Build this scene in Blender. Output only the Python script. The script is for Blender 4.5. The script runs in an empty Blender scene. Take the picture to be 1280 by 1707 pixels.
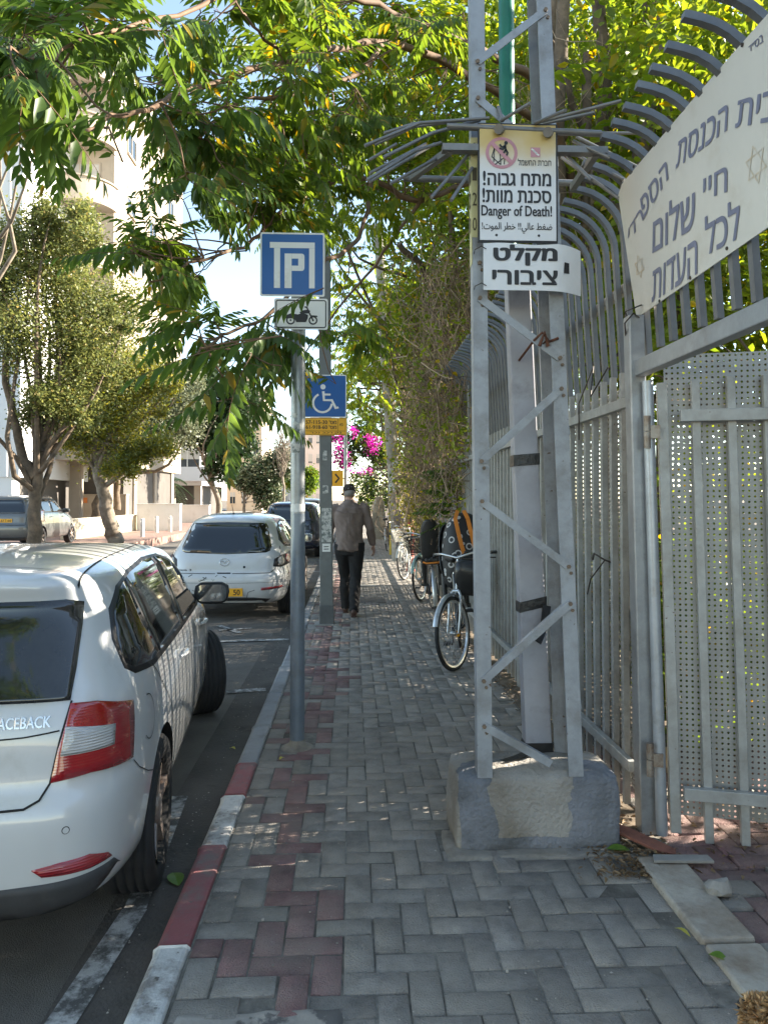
import bpy, bmesh, math, random
import numpy as np
from mathutils import Vector, Matrix
from mathutils.bvhtree import BVHTree
from mathutils.geometry import delaunay_2d_cdt
random.seed(7); rng = np.random.default_rng(7)
SC = bpy.context.scene
COL = SC.collection
PI = math.pi
rad = math.radians

# ------------------------------------------------------------------ camera
EYE, PITCH, YAW, FPX = 1.55, rad(1.5), math.atan(52/1233.0), 1233.0
cam_d = bpy.data.cameras.new('camera'); cam = bpy.data.objects.new('camera', cam_d); COL.objects.link(cam)
cam.location = (0, 0, EYE)
cam.rotation_euler = (PI/2 + PITCH, 0, -YAW)
cam_d.sensor_fit = 'AUTO'; cam_d.sensor_width = 36.0; cam_d.lens = 36.0*FPX/1707.0
cam_d.shift_y = -(853.5 - (832 - FPX*math.tan(PITCH)))/1707.0
cam_d.clip_start = 0.05; cam_d.clip_end = 2000
SC.camera = cam
# ------------------------------------------------------------------ light
SUN_V = Vector((1.0, 0.20, 0.47)).normalized()
SUN_EL = math.asin(SUN_V.z); SUN_AZ = math.atan2(SUN_V.x, SUN_V.y)
wd = bpy.data.worlds.new("World"); SC.world = wd; wd.use_nodes = True
nt = wd.node_tree; nt.nodes.clear()
sky = nt.nodes.new('ShaderNodeTexSky'); sky.sky_type = 'NISHITA'; sky.sun_disc = False
sky.sun_elevation = SUN_EL; sky.sun_rotation = SUN_AZ
sky.air_density = 1.0; sky.dust_density = 0.5; sky.ozone_density = 1.6; sky.altitude = 2200
bg = nt.nodes.new('ShaderNodeBackground'); bg.inputs[1].default_value = 0.135
ow = nt.nodes.new('ShaderNodeOutputWorld')
tint = nt.nodes.new('ShaderNodeMix'); tint.data_type = 'RGBA'; tint.blend_type = 'MULTIPLY'; tint.inputs[0].default_value = 1
tint.inputs[7].default_value = (1.16, 1.0, .79, 1)   # white balance of the picture: set for the open shade
nt.links.new(sky.outputs[0], tint.inputs[6]); nt.links.new(tint.outputs[2], bg.inputs[0]); nt.links.new(bg.outputs[0], ow.inputs[0])
sun_d = bpy.data.lights.new('sun', 'SUN'); sun_d.energy = 5.0; sun_d.angle = rad(0.45); sun_d.color = (1.0, .9, .76)
sun = bpy.data.objects.new('sun', sun_d); COL.objects.link(sun)
sun.rotation_euler = SUN_V.to_track_quat('Z', 'Y').to_euler()
sun.location = SUN_V*60
SC.view_settings.view_transform = 'Standard'; SC.view_settings.look = 'None'
SC.view_settings.exposure = 2.3; SC.view_settings.gamma = 1.0
SC.cycles.max_bounces = 6; SC.cycles.diffuse_bounces = 4; SC.cycles.transparent_max_bounces = 8

# ------------------------------------------------------------------ helpers
_f = Vector((math.sin(YAW)*math.cos(PITCH), math.cos(YAW)*math.cos(PITCH), math.sin(PITCH)))
_r = Vector((math.cos(YAW), -math.sin(YAW), 0)); _u = _r.cross(_f)
def P(px, py, y):
    """the world point at depth y that the survey pixel (px, py) of the photograph shows"""
    d = _f + _r*((px-640)/FPX) + _u*((832 - FPX*math.tan(PITCH) - py)/FPX)
    return Vector((0, 0, EYE)) + d*(y/d.y)

MATS = {}
def nodes_of(name):
    m = bpy.data.materials.new(name); m.use_nodes = True
    return m, m.node_tree, m.node_tree.nodes['Principled BSDF'], m.node_tree.nodes['Material Output']
def mat(name, col, rough=.6, metal=0.0, var=.15, scale=6.0, bump=0.0, bscale=60.0, coat=0.0, spec=.5, dirt=None, dscale=2.0, damt=.5, island=0.0, detail=6.0, sharp=.12, speck=None, spsc=70.0, spth=.70):
    """principled paint / stone / metal with a mottled colour, optional grime of its own colour and fine relief"""
    if name in MATS: return MATS[name]
    m, t, b, o = nodes_of(name); N = t.nodes.new; L = t.links.new
    tc = N('ShaderNodeTexCoord')
    n1 = N('ShaderNodeTexNoise'); n1.inputs['Scale'].default_value = scale; n1.inputs['Detail'].default_value = detail; n1.inputs['Roughness'].default_value = .65
    L(tc.outputs['Object'], n1.inputs['Vector'])
    mr = N('ShaderNodeMapRange'); mr.inputs[1].default_value = .3; mr.inputs[2].default_value = .7
    mr.inputs[3].default_value = 1-var; mr.inputs[4].default_value = 1+var
    L(n1.outputs[0], mr.inputs[0])
    mul = N('ShaderNodeMix'); mul.data_type = 'RGBA'; mul.blend_type = 'MULTIPLY'; mul.inputs[0].default_value = 1
    mul.inputs[6].default_value = (*col, 1); L(mr.outputs[0], mul.inputs[7])
    last = mul.outputs[2]
    if island:
        g = N('ShaderNodeNewGeometry'); r2 = N('ShaderNodeMapRange'); r2.inputs[3].default_value = 1-island; r2.inputs[4].default_value = 1+island
        L(g.outputs['Random Per Island'], r2.inputs[0])
        m2 = N('ShaderNodeMix'); m2.data_type = 'RGBA'; m2.blend_type = 'MULTIPLY'; m2.inputs[0].default_value = 1
        L(last, m2.inputs[6]); L(r2.outputs[0], m2.inputs[7]); last = m2.outputs[2]
    if dirt:
        n2 = N('ShaderNodeTexNoise'); n2.inputs['Scale'].default_value = dscale; n2.inputs['Detail'].default_value = 8; n2.inputs['Roughness'].default_value = .7
        L(tc.outputs['Object'], n2.inputs['Vector'])
        r3 = N('ShaderNodeMapRange'); r3.inputs[1].default_value = 1-damt-sharp; r3.inputs[2].default_value = 1-damt+sharp
        L(n2.outputs[0], r3.inputs[0])
        m3 = N('ShaderNodeMix'); m3.data_type = 'RGBA'
        L(r3.outputs[0], m3.inputs[0]); L(last, m3.inputs[6]); m3.inputs[7].default_value = (*dirt, 1); last = m3.outputs[2]
    if speck:
        n4 = N('ShaderNodeTexNoise'); n4.inputs['Scale'].default_value = spsc; n4.inputs['Detail'].default_value = 3; L(tc.outputs['Object'], n4.inputs['Vector'])
        r4 = N('ShaderNodeMapRange'); r4.inputs[1].default_value = spth; r4.inputs[2].default_value = spth+.05; L(n4.outputs[0], r4.inputs[0])
        m4 = N('ShaderNodeMix'); m4.data_type = 'RGBA'; L(r4.outputs[0], m4.inputs[0]); L(last, m4.inputs[6]); m4.inputs[7].default_value = (*speck, 1); last = m4.outputs[2]
    L(last, b.inputs['Base Color'])
    b.inputs['Roughness'].default_value = rough; b.inputs['Metallic'].default_value = metal
    b.inputs['Coat Weight'].default_value = coat; b.inputs['Coat Roughness'].default_value = .04
    b.inputs['Specular IOR Level'].default_value = spec
    if bump:
        n3 = N('ShaderNodeTexNoise'); n3.inputs['Scale'].default_value = bscale; n3.inputs['Detail'].default_value = 5
        L(tc.outputs['Object'], n3.inputs['Vector'])
        bp = N('ShaderNodeBump'); bp.inputs['Strength'].default_value = bump; bp.inputs['Distance'].default_value = .01
        L(n3.outputs[0], bp.inputs['Height']); L(bp.outputs[0], b.inputs['Normal'])
    MATS[name] = m; return m
def leafmat(name, c0, c1, c2=None, trans=.45, rough=.45):
    """leaf: colour differs leaf by leaf, light passes through"""
    if name in MATS: return MATS[name]
    m, t, b, o = nodes_of(name); N = t.nodes.new; L = t.links.new
    g = N('ShaderNodeNewGeometry'); cr = N('ShaderNodeValToRGB')
    cr.color_ramp.elements[0].color = (*c0, 1); cr.color_ramp.elements[1].color = (*c1, 1); cr.color_ramp.elements[1].position = .93 if c2 else 1.0
    if c2:
        e = cr.color_ramp.elements.new(.97); e.color = (*c2, 1)
    L(g.outputs['Random Per Island'], cr.inputs[0])
    L(cr.outputs[0], b.inputs['Base Color']); b.inputs['Roughness'].default_value = rough; b.inputs['Specular IOR Level'].default_value = .35
    tr = N('ShaderNodeBsdfTranslucent')
    hs = N('ShaderNodeHueSaturation'); hs.inputs['Hue'].default_value = .482; hs.inputs['Saturation'].default_value = 1.1; hs.inputs['Value'].default_value = 2.2
    L(cr.outputs[0], hs.inputs['Color']); L(hs.outputs[0], tr.inputs['Color'])
    mx = N('ShaderNodeMixShader'); mx.inputs[0].default_value = trans
    L(b.outputs[0], mx.inputs[1]); L(tr.outputs[0], mx.inputs[2]); L(mx.outputs[0], o.inputs['Surface'])
    MATS[name] = m; return m

def tag(o, label=None, cat=None, group=None, kind=None):
    if label: o['label'] = label
    if cat: o['category'] = cat
    if group: o['group'] = group
    if kind: o['kind'] = kind
    return o
def thing(name, label, cat, loc=(0, 0, 0), rz=0.0, group=None):
    o = bpy.data.objects.new(name, None); COL.objects.link(o); o.empty_display_size = .2
    o.location = loc; o.rotation_euler = (0, 0, rz)
    return tag(o, label, cat, group)
def copy_tree(o, parent=None):
    c = o.copy(); COL.objects.link(c)
    if parent: c.parent = parent
    for ch in list(o.children): copy_tree(ch, c)
    return c

def frame_of(d):
    d = Vector(d).normalized()
    a = Vector((0, 0, 1)) if abs(d.z) < .9 else Vector((1, 0, 0))
    x = d.cross(a).normalized(); return x, x.cross(d).normalized()
class MB:
    def __init__(s): s.v = []; s.f = []; s.m = []; s.sm = []
    def add(s, vs, fs, mi=0, smooth=False):
        o = len(s.v); s.v += [tuple(p) for p in vs]
        for q in fs: s.f.append(tuple(i+o for i in q)); s.m.append(mi); s.sm.append(smooth)
        return s
    def box(s, x0, x1, y0, y1, z0, z1, mi=0, M=None):
        vs = [Vector((x, y, z)) for z in (z0, z1) for y in (y0, y1) for x in (x0, x1)]
        if M is not None: vs = [M @ p for p in vs]
        return s.add(vs, [(0, 2, 3, 1), (4, 5, 7, 6), (0, 1, 5, 4), (2, 6, 7, 3), (0, 4, 6, 2), (1, 3, 7, 5)], mi)
    def bar(s, p0, p1, w, h, up=None, mi=0):
        """square section bar from p0 to p1, w across, h along 'up'"""
        p0 = Vector(p0); p1 = Vector(p1); d = (p1-p0).normalized()
        if up is None: x, y = frame_of(d)
        else:
            y = Vector(up); y = (y - d*y.dot(d)).normalized(); x = d.cross(y)
        vs = [p + x*(sx*w/2) + y*(sy*h/2) for p in (p0, p1) for sx, sy in ((-1, -1), (1, -1), (1, 1), (-1, 1))]
        return s.add(vs, [(0, 3, 2, 1), (4, 5, 6, 7), (0, 1, 5, 4), (1, 2, 6, 5), (2, 3, 7, 6), (3, 0, 4, 7)], mi)
    def sweep(s, pts, sec, up=(0, 0, 1), mi=0, smooth=False, closed=True):
        """section (list of (a,b)) carried along pts; a across, b along 'up'"""
        pts = [Vector(p) for p in pts]; n = len(sec); vs = []
        for i, p in enumerate(pts):
            d = (pts[min(i+1, len(pts)-1)] - pts[max(i-1, 0)]).normalized()
            y = Vector(up); y = (y - d*y.dot(d)); y = y.normalized() if y.length > 1e-6 else frame_of(d)[1]
            x = d.cross(y); vs += [p + x*a + y*b for a, b in sec]
        fs = []
        for i in range(len(pts)-1):
            for k in range(n if closed else n-1):
                a = i*n+k; b = i*n+(k+1) % n; fs.append((a, b, b+n, a+n))
        if closed: fs += [tuple(range(n-1, -1, -1)), tuple((len(pts)-1)*n+k for k in range(n))]
        return s.add(vs, fs, mi, smooth)
    def tube(s, pts, r, n=8, mi=0, smooth=True, loop=False):
        pts = [Vector(p) for p in pts]; k = len(pts)
        rs = r if isinstance(r, (list, tuple)) else [r]*k
        vs = []; x = None
        for i, p in enumerate(pts):
            a = pts[(i+1) % k] if loop else pts[min(i+1, k-1)]; b = pts[i-1] if (loop or i) else pts[0]
            d = (a-b)
            d = d.normalized() if d.length > 1e-9 else Vector((0, 0, 1))
            if x is None: x, y = frame_of(d)
            else:
                x = x - d*x.dot(d); x = x.normalized() if x.length > 1e-6 else frame_of(d)[0]
                y = x.cross(d)
            vs += [p + (x*math.cos(2*PI*j/n) + y*math.sin(2*PI*j/n))*rs[i] for j in range(n)]
        fs = []
        for i in range(k if loop else k-1):
            for j in range(n):
                a = i*n+j; b = i*n+(j+1) % n; c = ((i+1) % k)*n
                fs.append((a, b, c+(j+1) % n, c+j))
        s.add(vs, fs, mi, smooth)
        if not loop: s.add(vs[:n], [tuple(range(n-1, -1, -1))], mi); s.add(vs[-n:], [tuple(range(n))], mi)
        return s
    def prism(s, poly, O, ux, uy, depth, mi=0):
        """polygon in the plane (O, ux, uy), given thickness along ux x uy"""
        O = Vector(O); ux = Vector(ux); uy = Vector(uy); nn = ux.cross(uy).normalized()*depth; n = len(poly)
        vs = [O+ux*a+uy*b for a, b in poly] + [O+ux*a+uy*b+nn for a, b in poly]
        return s.add(vs, [tuple(range(n-1, -1, -1)), tuple(range(n, 2*n))] + [(i, (i+1) % n, n+(i+1) % n, n+i) for i in range(n)], mi)
    def disc(s, c, ax, r, depth, n=20, mi=0):
        x, y = frame_of(ax)
        return s.prism([(r*math.cos(2*PI*i/n), r*math.sin(2*PI*i/n)) for i in range(n)], c, x, y, depth if x.cross(y).dot(Vector(ax)) > 0 else -depth, mi)
    def lathe(s, prof, c=(0, 0, 0), ax=(0, 0, 1), n=20, mi=0, smooth=True):
        c = Vector(c); ax = Vector(ax).normalized(); x, y = frame_of(ax); k = len(prof)
        vs = [c + ax*h + (x*math.cos(2*PI*j/n) + y*math.sin(2*PI*j/n))*r for r, h in prof for j in range(n)]
        fs = [(i*n+j, i*n+(j+1) % n, (i+1)*n+(j+1) % n, (i+1)*n+j) for i in range(k-1) for j in range(n)]
        return s.add(vs, fs, mi, smooth)
    def ball(s, c, rx, ry, rz, n=12, mi=0):
        vs = []; fs = []; k = n//2
        for i in range(k+1):
            for j in range(n):
                a = PI*i/k; b = 2*PI*j/n
                vs.append((c[0]+rx*math.sin(a)*math.cos(b), c[1]+ry*math.sin(a)*math.sin(b), c[2]+rz*math.cos(a)))
        for i in range(k):
            for j in range(n): fs.append((i*n+j, (i+1)*n+j, (i+1)*n+(j+1) % n, i*n+(j+1) % n))
        return s.add(vs, fs, mi, True)
    def build(s, name, mats, parent=None, bevel=0.0, fix=False, seg=2):
        me = bpy.data.meshes.new(name); me.from_pydata(s.v, [], s.f)
        ms = mats if isinstance(mats, (list, tuple)) else [mats]
        for m_ in ms: me.materials.append(m_)
        me.polygons.foreach_set('material_index', s.m); me.polygons.foreach_set('use_smooth', s.sm)
        if fix:
            bm = bmesh.new(); bm.from_mesh(me); bmesh.ops.remove_doubles(bm, verts=bm.verts, dist=1e-5)
            bmesh.ops.recalc_face_normals(bm, faces=bm.faces); bm.to_mesh(me); bm.free()
        me.update()
        o = bpy.data.objects.new(name, me); COL.objects.link(o)
        if parent: o.parent = parent
        if bevel:
            md = o.modifiers.new('bevel', 'BEVEL'); md.width = bevel; md.segments = seg; md.limit_method = 'ANGLE'; md.angle_limit = rad(40)
        return o

def fast_mesh(name, verts, faces, mats, parent=None, mi=None, smooth=False):
    """numpy arrays -> mesh object; faces (n,k) all of one size"""
    me = bpy.data.meshes.new(name); nf, k = faces.shape
    me.vertices.add(len(verts)); me.vertices.foreach_set('co', np.asarray(verts, np.float32).ravel())
    me.loops.add(nf*k); me.loops.foreach_set('vertex_index', faces.astype(np.int32).ravel())
    me.polygons.add(nf); me.polygons.foreach_set('loop_start', np.arange(0, nf*k, k, dtype=np.int32))
    if mi is not None: me.polygons.foreach_set('material_index', mi.astype(np.int32))
    if smooth: me.polygons.foreach_set('use_smooth', np.ones(nf, bool))
    me.update(calc_edges=True); me.validate()
    for m_ in (mats if isinstance(mats, (list, tuple)) else [mats]): me.materials.append(m_)
    o = bpy.data.objects.new(name, me); COL.objects.link(o)
    if parent: o.parent = parent
    return o

_tc = {}
def text2d(s, bold=0.0):
    """glyph outlines of a string in a unit box; letters run left to right as seen; bold lays shifted copies over each other"""
    if (s, bold) in _tc: return _tc[(s, bold)]
    c = bpy.data.curves.new('t', 'FONT'); c.body = s; c.resolution_u = 3; c.fill_mode = 'NONE'
    o = bpy.data.objects.new('t', c); COL.objects.link(o)
    me = bpy.data.meshes.new_from_object(o.evaluated_get(bpy.context.evaluated_depsgraph_get()))
    co = [v.co.to_2d() for v in me.vertices]; nb = {}
    for e in me.edges: a, b_ = e.vertices; nb.setdefault(a, []).append(b_); nb.setdefault(b_, []).append(a)
    loops = []; seen = set()
    for s0 in nb:
        if s0 in seen: continue
        lp = [s0]; seen.add(s0); cur = s0
        while True:
            nx = [q for q in nb[cur] if q not in seen]
            if not nx: break
            cur = nx[0]; seen.add(cur); lp.append(cur)
        if len(lp) > 2: loops.append(lp)
    r = delaunay_2d_cdt(co, [], loops, 2, 1e-7)
    vs = np.array([(*v, 0) for v in r[0]]); fs = [tuple(f) for f in r[2]]; n = len(vs)
    h = max(1e-6, np.ptp(vs[:, 1])); A_ = []; G_ = []
    sh_ = [(0, 0)] if not bold else [(0, 0), (1, 0), (-1, 0), (.5, .5), (-.5, -.5), (.5, -.5), (-.5, .5)]
    for k, (a, b_) in enumerate(sh_):
        A_.append(vs+np.array([a*bold*h, b_*bold*h, 0])*1.0); A_[-1][:, 2] = k*.00012; G_ += [tuple(i+k*n for i in f) for f in fs]
    vs = np.concatenate(A_); vs[:, :2] = (vs[:, :2]-vs[:, :2].min(0))/np.maximum(np.ptp(vs[:, :2], 0), 1e-6)
    bpy.data.objects.remove(o); bpy.data.curves.remove(c); bpy.data.meshes.remove(me)
    _tc[(s, bold)] = (vs, G_, 1); return _tc[(s, bold)]
def put_text(mb, s, O, ux, uy, x0, x1, y0, y1, lift=.0015, bold=.01, mi=0):
    vs, fs, _ = text2d(s, bold); O = Vector(O); ux = Vector(ux); uy = Vector(uy); n = ux.cross(uy).normalized()
    mb.add([O + ux*(x0+(x1-x0)*a) + uy*(y0+(y1-y0)*b) + n*(lift+c) for a, b, c in vs], fs, mi)
def stroke(mb, pts, w, O, ux, uy, lift=.0015, mi=0):
    """flat painted stroke of width w along 2-D points"""
    O = Vector(O); ux = Vector(ux); uy = Vector(uy); n = ux.cross(uy).normalized()*lift
    k = len(pts); L_ = []; R_ = []
    for i, (a, b) in enumerate(pts):
        p, q = pts[max(i-1, 0)], pts[min(i+1, k-1)]
        dx, dy = q[0]-p[0], q[1]-p[1]; l = math.hypot(dx, dy) or 1
        L_.append((a-dy/l*w/2, b+dx/l*w/2)); R_.append((a+dy/l*w/2, b-dx/l*w/2))
    vs = [O+ux*a+uy*b+n for a, b in L_] + [O+ux*a+uy*b+n for a, b in R_]
    mb.add(vs, [(i, k+i, k+i+1, i+1) for i in range(k-1)], mi)
def flat(mb, poly, O, ux, uy, lift=.0015, mi=0):
    O = Vector(O); ux = Vector(ux); uy = Vector(uy); n = ux.cross(uy).normalized()*lift
    mb.add([O+ux*a+uy*b+n for a, b in poly], [tuple(range(len(poly)))], mi)
def circ(cx, cy, r, n=24, a0=0, a1=2*PI): return [(cx+r*math.cos(a0+(a1-a0)*i/n), cy+r*math.sin(a0+(a1-a0)*i/n)) for i in range(n + (a1-a0 < 6.2))]

# common materials
M_GALV = mat('galvanised steel', (.33, .345, .36), .42, .55, .14, 14, .06, 120, dirt=(.22, .21, .19), dscale=5, damt=.36)
M_FENCE = mat('fence grey paint', (.36, .365, .352), .5, .25, .12, 12, .05, 90, dirt=(.24, .23, .205), dscale=7, damt=.41, sharp=.15, speck=(.13, .075, .05), spsc=45, spth=.71)
M_TOWER = mat('tower grey paint', (.335, .355, .38), .52, .2, .14, 9, .12, 60, dirt=(.20, .195, .185), dscale=6, damt=.40, sharp=.14, speck=(.13, .08, .055), spsc=38, spth=.71)
M_WHITE = mat('sign white', (.78, .77, .72), .45, 0, .04, 5, dirt=(.55, .50, .40), dscale=3, damt=.33)
M_BLACK = mat('black paint', (.015, .015, .017), .5, 0, .1, 5)
M_RUBBER = mat('black rubber', (.022, .022, .023), .75, 0, .2, 20, .1, 80)
M_BLKPL = mat('black plastic', (.02, .02, .021), .42, 0, .2, 14, .1, 120)
M_CHROME = mat('bright metal', (.62, .62, .61), .25, .9, .08, 20)
M_CONC = mat('weathered concrete', (.30, .285, .255), .9, 0, .2, 7, .35, 50, dirt=(.19, .175, .15), dscale=3, damt=.42)
# ================================================================== setting: ground, road, kerb, pavement
M_ASPH = mat('asphalt', (.105, .096, .085), .88, 0, .45, 3.0, .8, 190, dirt=(.145, .130, .110), dscale=.8, damt=.47, detail=12, sharp=.16, speck=(.20, .19, .175), spsc=240, spth=.66)
M_EARTH = mat('bare earth', (.17, .13, .09), .95, 0, .3, 5, .6, 30, dirt=(.10, .075, .05), dscale=7, damt=.5)
def sheet(name, x0, x1, y0, y1, z, m, kind='structure', n=1):
    mb = MB(); mb.add([(x0, y0, z), (x1, y0, z), (x1, y1, z), (x0, y1, z)], [(0, 1, 2, 3)])
    return tag(mb.build(name, m), kind=kind)
sheet('ground', -400, 400, -300, 900, -.30, M_EARTH)
sheet('road', -7.0, -.62, -6, 140, -.11, M_ASPH)
# road paint, worn
M_LINE = mat('worn road paint', (.44, .43, .41), .8, 0, .2, 9, .3, 120, dirt=(.09, .087, .08), dscale=11, damt=.50, sharp=.07)
mb = MB()
def rline(p, q, w):
    a = Vector((*p, -.099)); b = Vector((*q, -.099)); d = (b-a).normalized(); x = Vector((-d.y, d.x, 0))*(w/2)
    mb.add([a-x, b-x, b+x, a+x], [(0, 3, 2, 1)])
def g2(px, py, z=-.11):
    d = _f + _r*((px-640)/FPX) + _u*((832 - FPX*math.tan(PITCH) - py)/FPX); t = (z-EYE)/d.z
    return (d.x*t, d.y*t)
rline(g2(70, 1760), g2(225, 1520), .10); rline(g2(225, 1520), g2(300, 1330), .09)
rline(g2(378, 1155), g2(443, 1151), .11); rline(g2(345, 1071), g2(482, 1067), .11)
rline(g2(365, 1044), g2(400, 1056), .08); rline(g2(365, 1052), g2(420, 1048), .07)
for y in (17, 23, 29): rline((-2.9, y), (-.75, y), .1)
rline((-2.9, 6), (-2.9, 40), .1)
tag(mb.build('road_markings', M_LINE), kind='structure')
# kerb: cast stones with a sloped face, painted red and white near the camera
M_KG = mat('kerb concrete', (.30, .305, .31), .88, 0, .14, 8, .3, 60, dirt=(.17, .165, .16), dscale=4, damt=.40)
M_KW = mat('kerb white paint', (.58, .57, .54), .75, 0, .12, 10, .5, 70, dirt=(.23, .21, .19), dscale=5.5, damt=.44, sharp=.08, speck=(.12, .11, .10), spsc=30, spth=.66)
M_KR = mat('kerb red paint', (.27, .088, .092), .7, 0, .10, 10, .3, 70, dirt=(.19, .14, .13), dscale=6, damt=.45, sharp=.1, speck=(.13, .11, .10), spsc=34, spth=.66)
M_JOINT = mat('joint sand', (.25, .23, .195), .95, 0, .4, 30, .4, 120, dirt=(.09, .08, .065), dscale=2.5, damt=.5)
mb = MB(); ys = [0.4, 1.05, 1.65, 2.18, 2.62, 3.36, 3.92, 4.38, 5.1, 5.95, 6.9, 7.9] + [8.9+i for i in range(60)]
cm = {3: 1, 4: 2, 5: 1, 6: 2, 2: 1, 1: 2, 0: 1}
for i in range(len(ys)-1):
    a, b = ys[i]+.004, ys[i+1]-.004; dx = random.uniform(-.006, .006); dz = random.uniform(-.004, .004)
    prof = [(-.556+dx, -.2), (-.556+dx, .002+dz), (-.565+dx, .010+dz), (-.655+dx, .008+dz), (-.672+dx, -.004+dz), (-.700+dx, -.2)]
    vs = [(x, a, z) for x, z in prof] + [(x, b, z) for x, z in prof]; n = len(prof)
    mb.add(vs, [(k, k+1, n+k+1, n+k) for k in range(n-1)] + [tuple(range(n)), tuple(range(2*n-1, n-1, -1))], cm.get(i, 0))
kb = tag(mb.build('kerb', [M_KG, M_KW, M_KR]), kind='structure')
kb.modifiers.new('bevel', 'BEVEL').width = .006
# gutter dirt along the kerb
sheet('gutter', -.98, -.69, -2, 60, -.104, mat('gutter dirt', (.115, .10, .085), .95, 0, .5, 6, .7, 60, dirt=(.06, .055, .048), dscale=3, damt=.5))
# pavement: herringbone of small concrete pavers laid one by one on sand
sheet('pavement', -.56, 1.42, -3, 75, -.0055, M_JOINT)
M_PG = mat('grey paver', (.232, .214, .192), .9, 0, .42, 9, 1.0, 150, dirt=(.34, .305, .255), dscale=2.4, damt=.45, island=.28, sharp=.2, detail=10, speck=(.36, .34, .30), spsc=95, spth=.69)
M_PR = mat('red paver', (.205, .110, .106), .9, 0, .40, 9, 1.0, 150, dirt=(.26, .205, .175), dscale=2.6, damt=.46, island=.26, sharp=.2, detail=10, speck=(.34, .30, .27), spsc=95, spth=.69)
U = .1045
def pavers(name, x0, x1, y0, y1, inside, red, jit=1.0, z=0.0):
    V = []; F = []; MI = []
    ni = int((x1-x0)/U)+4; nj = int((y1-y0)/U)+4
    for i in range(-2, ni):
        for j in range(-2, nj):
            d = (i-j) % 4
            if d == 0: w, h = 2, 1
            elif d == 3: w, h = 1, 2
            else: continue
            a0, b0 = x0+i*U, y0+j*U; a1, b1 = a0+w*U, b0+h*U
            a0 = max(a0, x0); a1 = min(a1, x1); b0 = max(b0, y0); b1 = min(b1, y1)
            if a1-a0 < .02 or b1-b0 < .02: continue
            cx, cy = (a0+a1)/2, (b0+b1)/2
            if not inside(cx, cy): continue
            g = .0020 + random.random()**2*.0034; c = .004
            a0 += g; a1 -= g; b0 += g; b1 -= g
            zz = z + random.gauss(0, .0022)*jit; tx = random.gauss(0, .011)*jit; ty = random.gauss(0, .011)*jit
            hz = lambda x, y: zz + (x-cx)*tx + (y-cy)*ty
            n = len(V)
            rot = random.gauss(0, .011)*jit; cr, sr = math.cos(rot), math.sin(rot)
            for q, (ins, dz) in enumerate(((c, 0), (0, -c), (0, -.03))):
                for (x, y) in ((a0+ins, b0+ins), (a1-ins, b0+ins), (a1-ins, b1-ins), (a0+ins, b1-ins)):
                    rx = cx+(x-cx)*cr-(y-cy)*sr; ry = cy+(x-cx)*sr+(y-cy)*cr
                    V.append((rx, ry, hz(x, y)+dz))
            F.append((n, n+1, n+2, n+3))
            for k in range(4):
                k2 = (k+1) % 4
                F.append((n+4+k, n+4+k2, n+k2, n+k)); F.append((n+8+k, n+8+k2, n+4+k2, n+4+k))
            MI += [1 if red(cx, cy) else 0]*9
    return fast_mesh(name, np.array(V), np.array(F), [M_PG, M_PR], mi=np.array(MI))
def red_band(x, y):
    c = -.25 + .035*math.sin(y*1.3)
    if y < 3.0: c += (3.0-y)*.16
    if abs(x-c) < .085: return random.random() < .93
    if x < c and abs(((y+.35) % .84)-.42) < .06: return random.random() < .8
    if abs(x-c) < .22: return random.random() < .22
    return False
def walk_in(x, y):
    if .44 < x < 1.22 and 3.27 < y < 3.66: return False
    if y < 3.4 and x > 1.205: return False
    if y > 3.4 and x > 1.24+.02*math.sin(y*3): return False
    if (x+.345)**2+(y-4.69)**2 < .095**2: return False
    return True
tag(pavers('pavement_pavers', -.552, 1.42, 1.0, 34, walk_in, red_band), kind='structure')
def lump_sheet(name, x0, x1, y0, y1, z, m, nx, ny, amp, edge=.02, sc=9.0):
    V = []; F = []
    from mathutils import noise as nz
    for j in range(ny+1):
        for i in range(nx+1):
            x = x0+(x1-x0)*i/nx; y = y0+(y1-y0)*j/ny
            e = min(i, nx-i, j, ny-j)
            k = nz.fractal(Vector((x*sc, y*sc, z*3+2)), .9, 2.0, 4)
            V.append((x+(k*.02 if e == 0 else 0), y+(k*.02 if e == 0 else 0), z+amp*k - (edge if e == 0 else 0)))
    for j in range(ny):
        for i in range(nx): a = j*(nx+1)+i; F.append((a, a+1, a+nx+2, a+nx+1))
    return fast_mesh(name, np.array(V), np.array(F), m, smooth=True)
tag(lump_sheet('earth_strip', 1.22, 1.46, 3.36, 34, .004, M_EARTH, 8, 400, .012), kind='structure')
M_MORT = mat('mortar smear', (.27, .245, .205), .95, 0, .25, 7, .5, 60, dirt=(.12, .09, .065), dscale=3, damt=.42)
tag(lump_sheet('mortar_apron', .40, 1.24, 3.19, 3.50, .006, M_MORT, 40, 14, .006), kind='structure')
tag(lump_sheet('cracked_concrete_patch', -.54, -.02, 1.6, 2.30, .006, mat('cracked concrete', (.33, .30, .26), .95, 0, .2, 5, .5, 40, dirt=(.13, .12, .11), dscale=7, damt=.46, sharp=.03), 26, 40, .008), kind='structure')
# entrance: kerb strip and red pavers behind it
mb = MB()
for k in range(5):
    y1 = 3.16-.62*k; mb.box(1.21, 1.405, y1-.60, y1, -.1, .022+random.uniform(-.003, .003))
tag(mb.build('threshold_kerb', mat('worn kerb stone', (.40, .36, .30), .9, 0, .2, 6, .45, 50, dirt=(.24, .19, .14), dscale=4, damt=.48), bevel=.012), kind='structure')
sheet('forecourt_bed', 1.405, 9, -4, 5.0, -.02, M_JOINT)
tag(pavers('forecourt_pavers', 1.41, 4.4, 1.2, 4.6, lambda x, y: True, lambda x, y: random.random() < .8, 2.5, .004), kind='structure')
sheet('garden_ground', 1.42, 30, 4.9, 120, -.006, M_EARTH)
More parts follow.
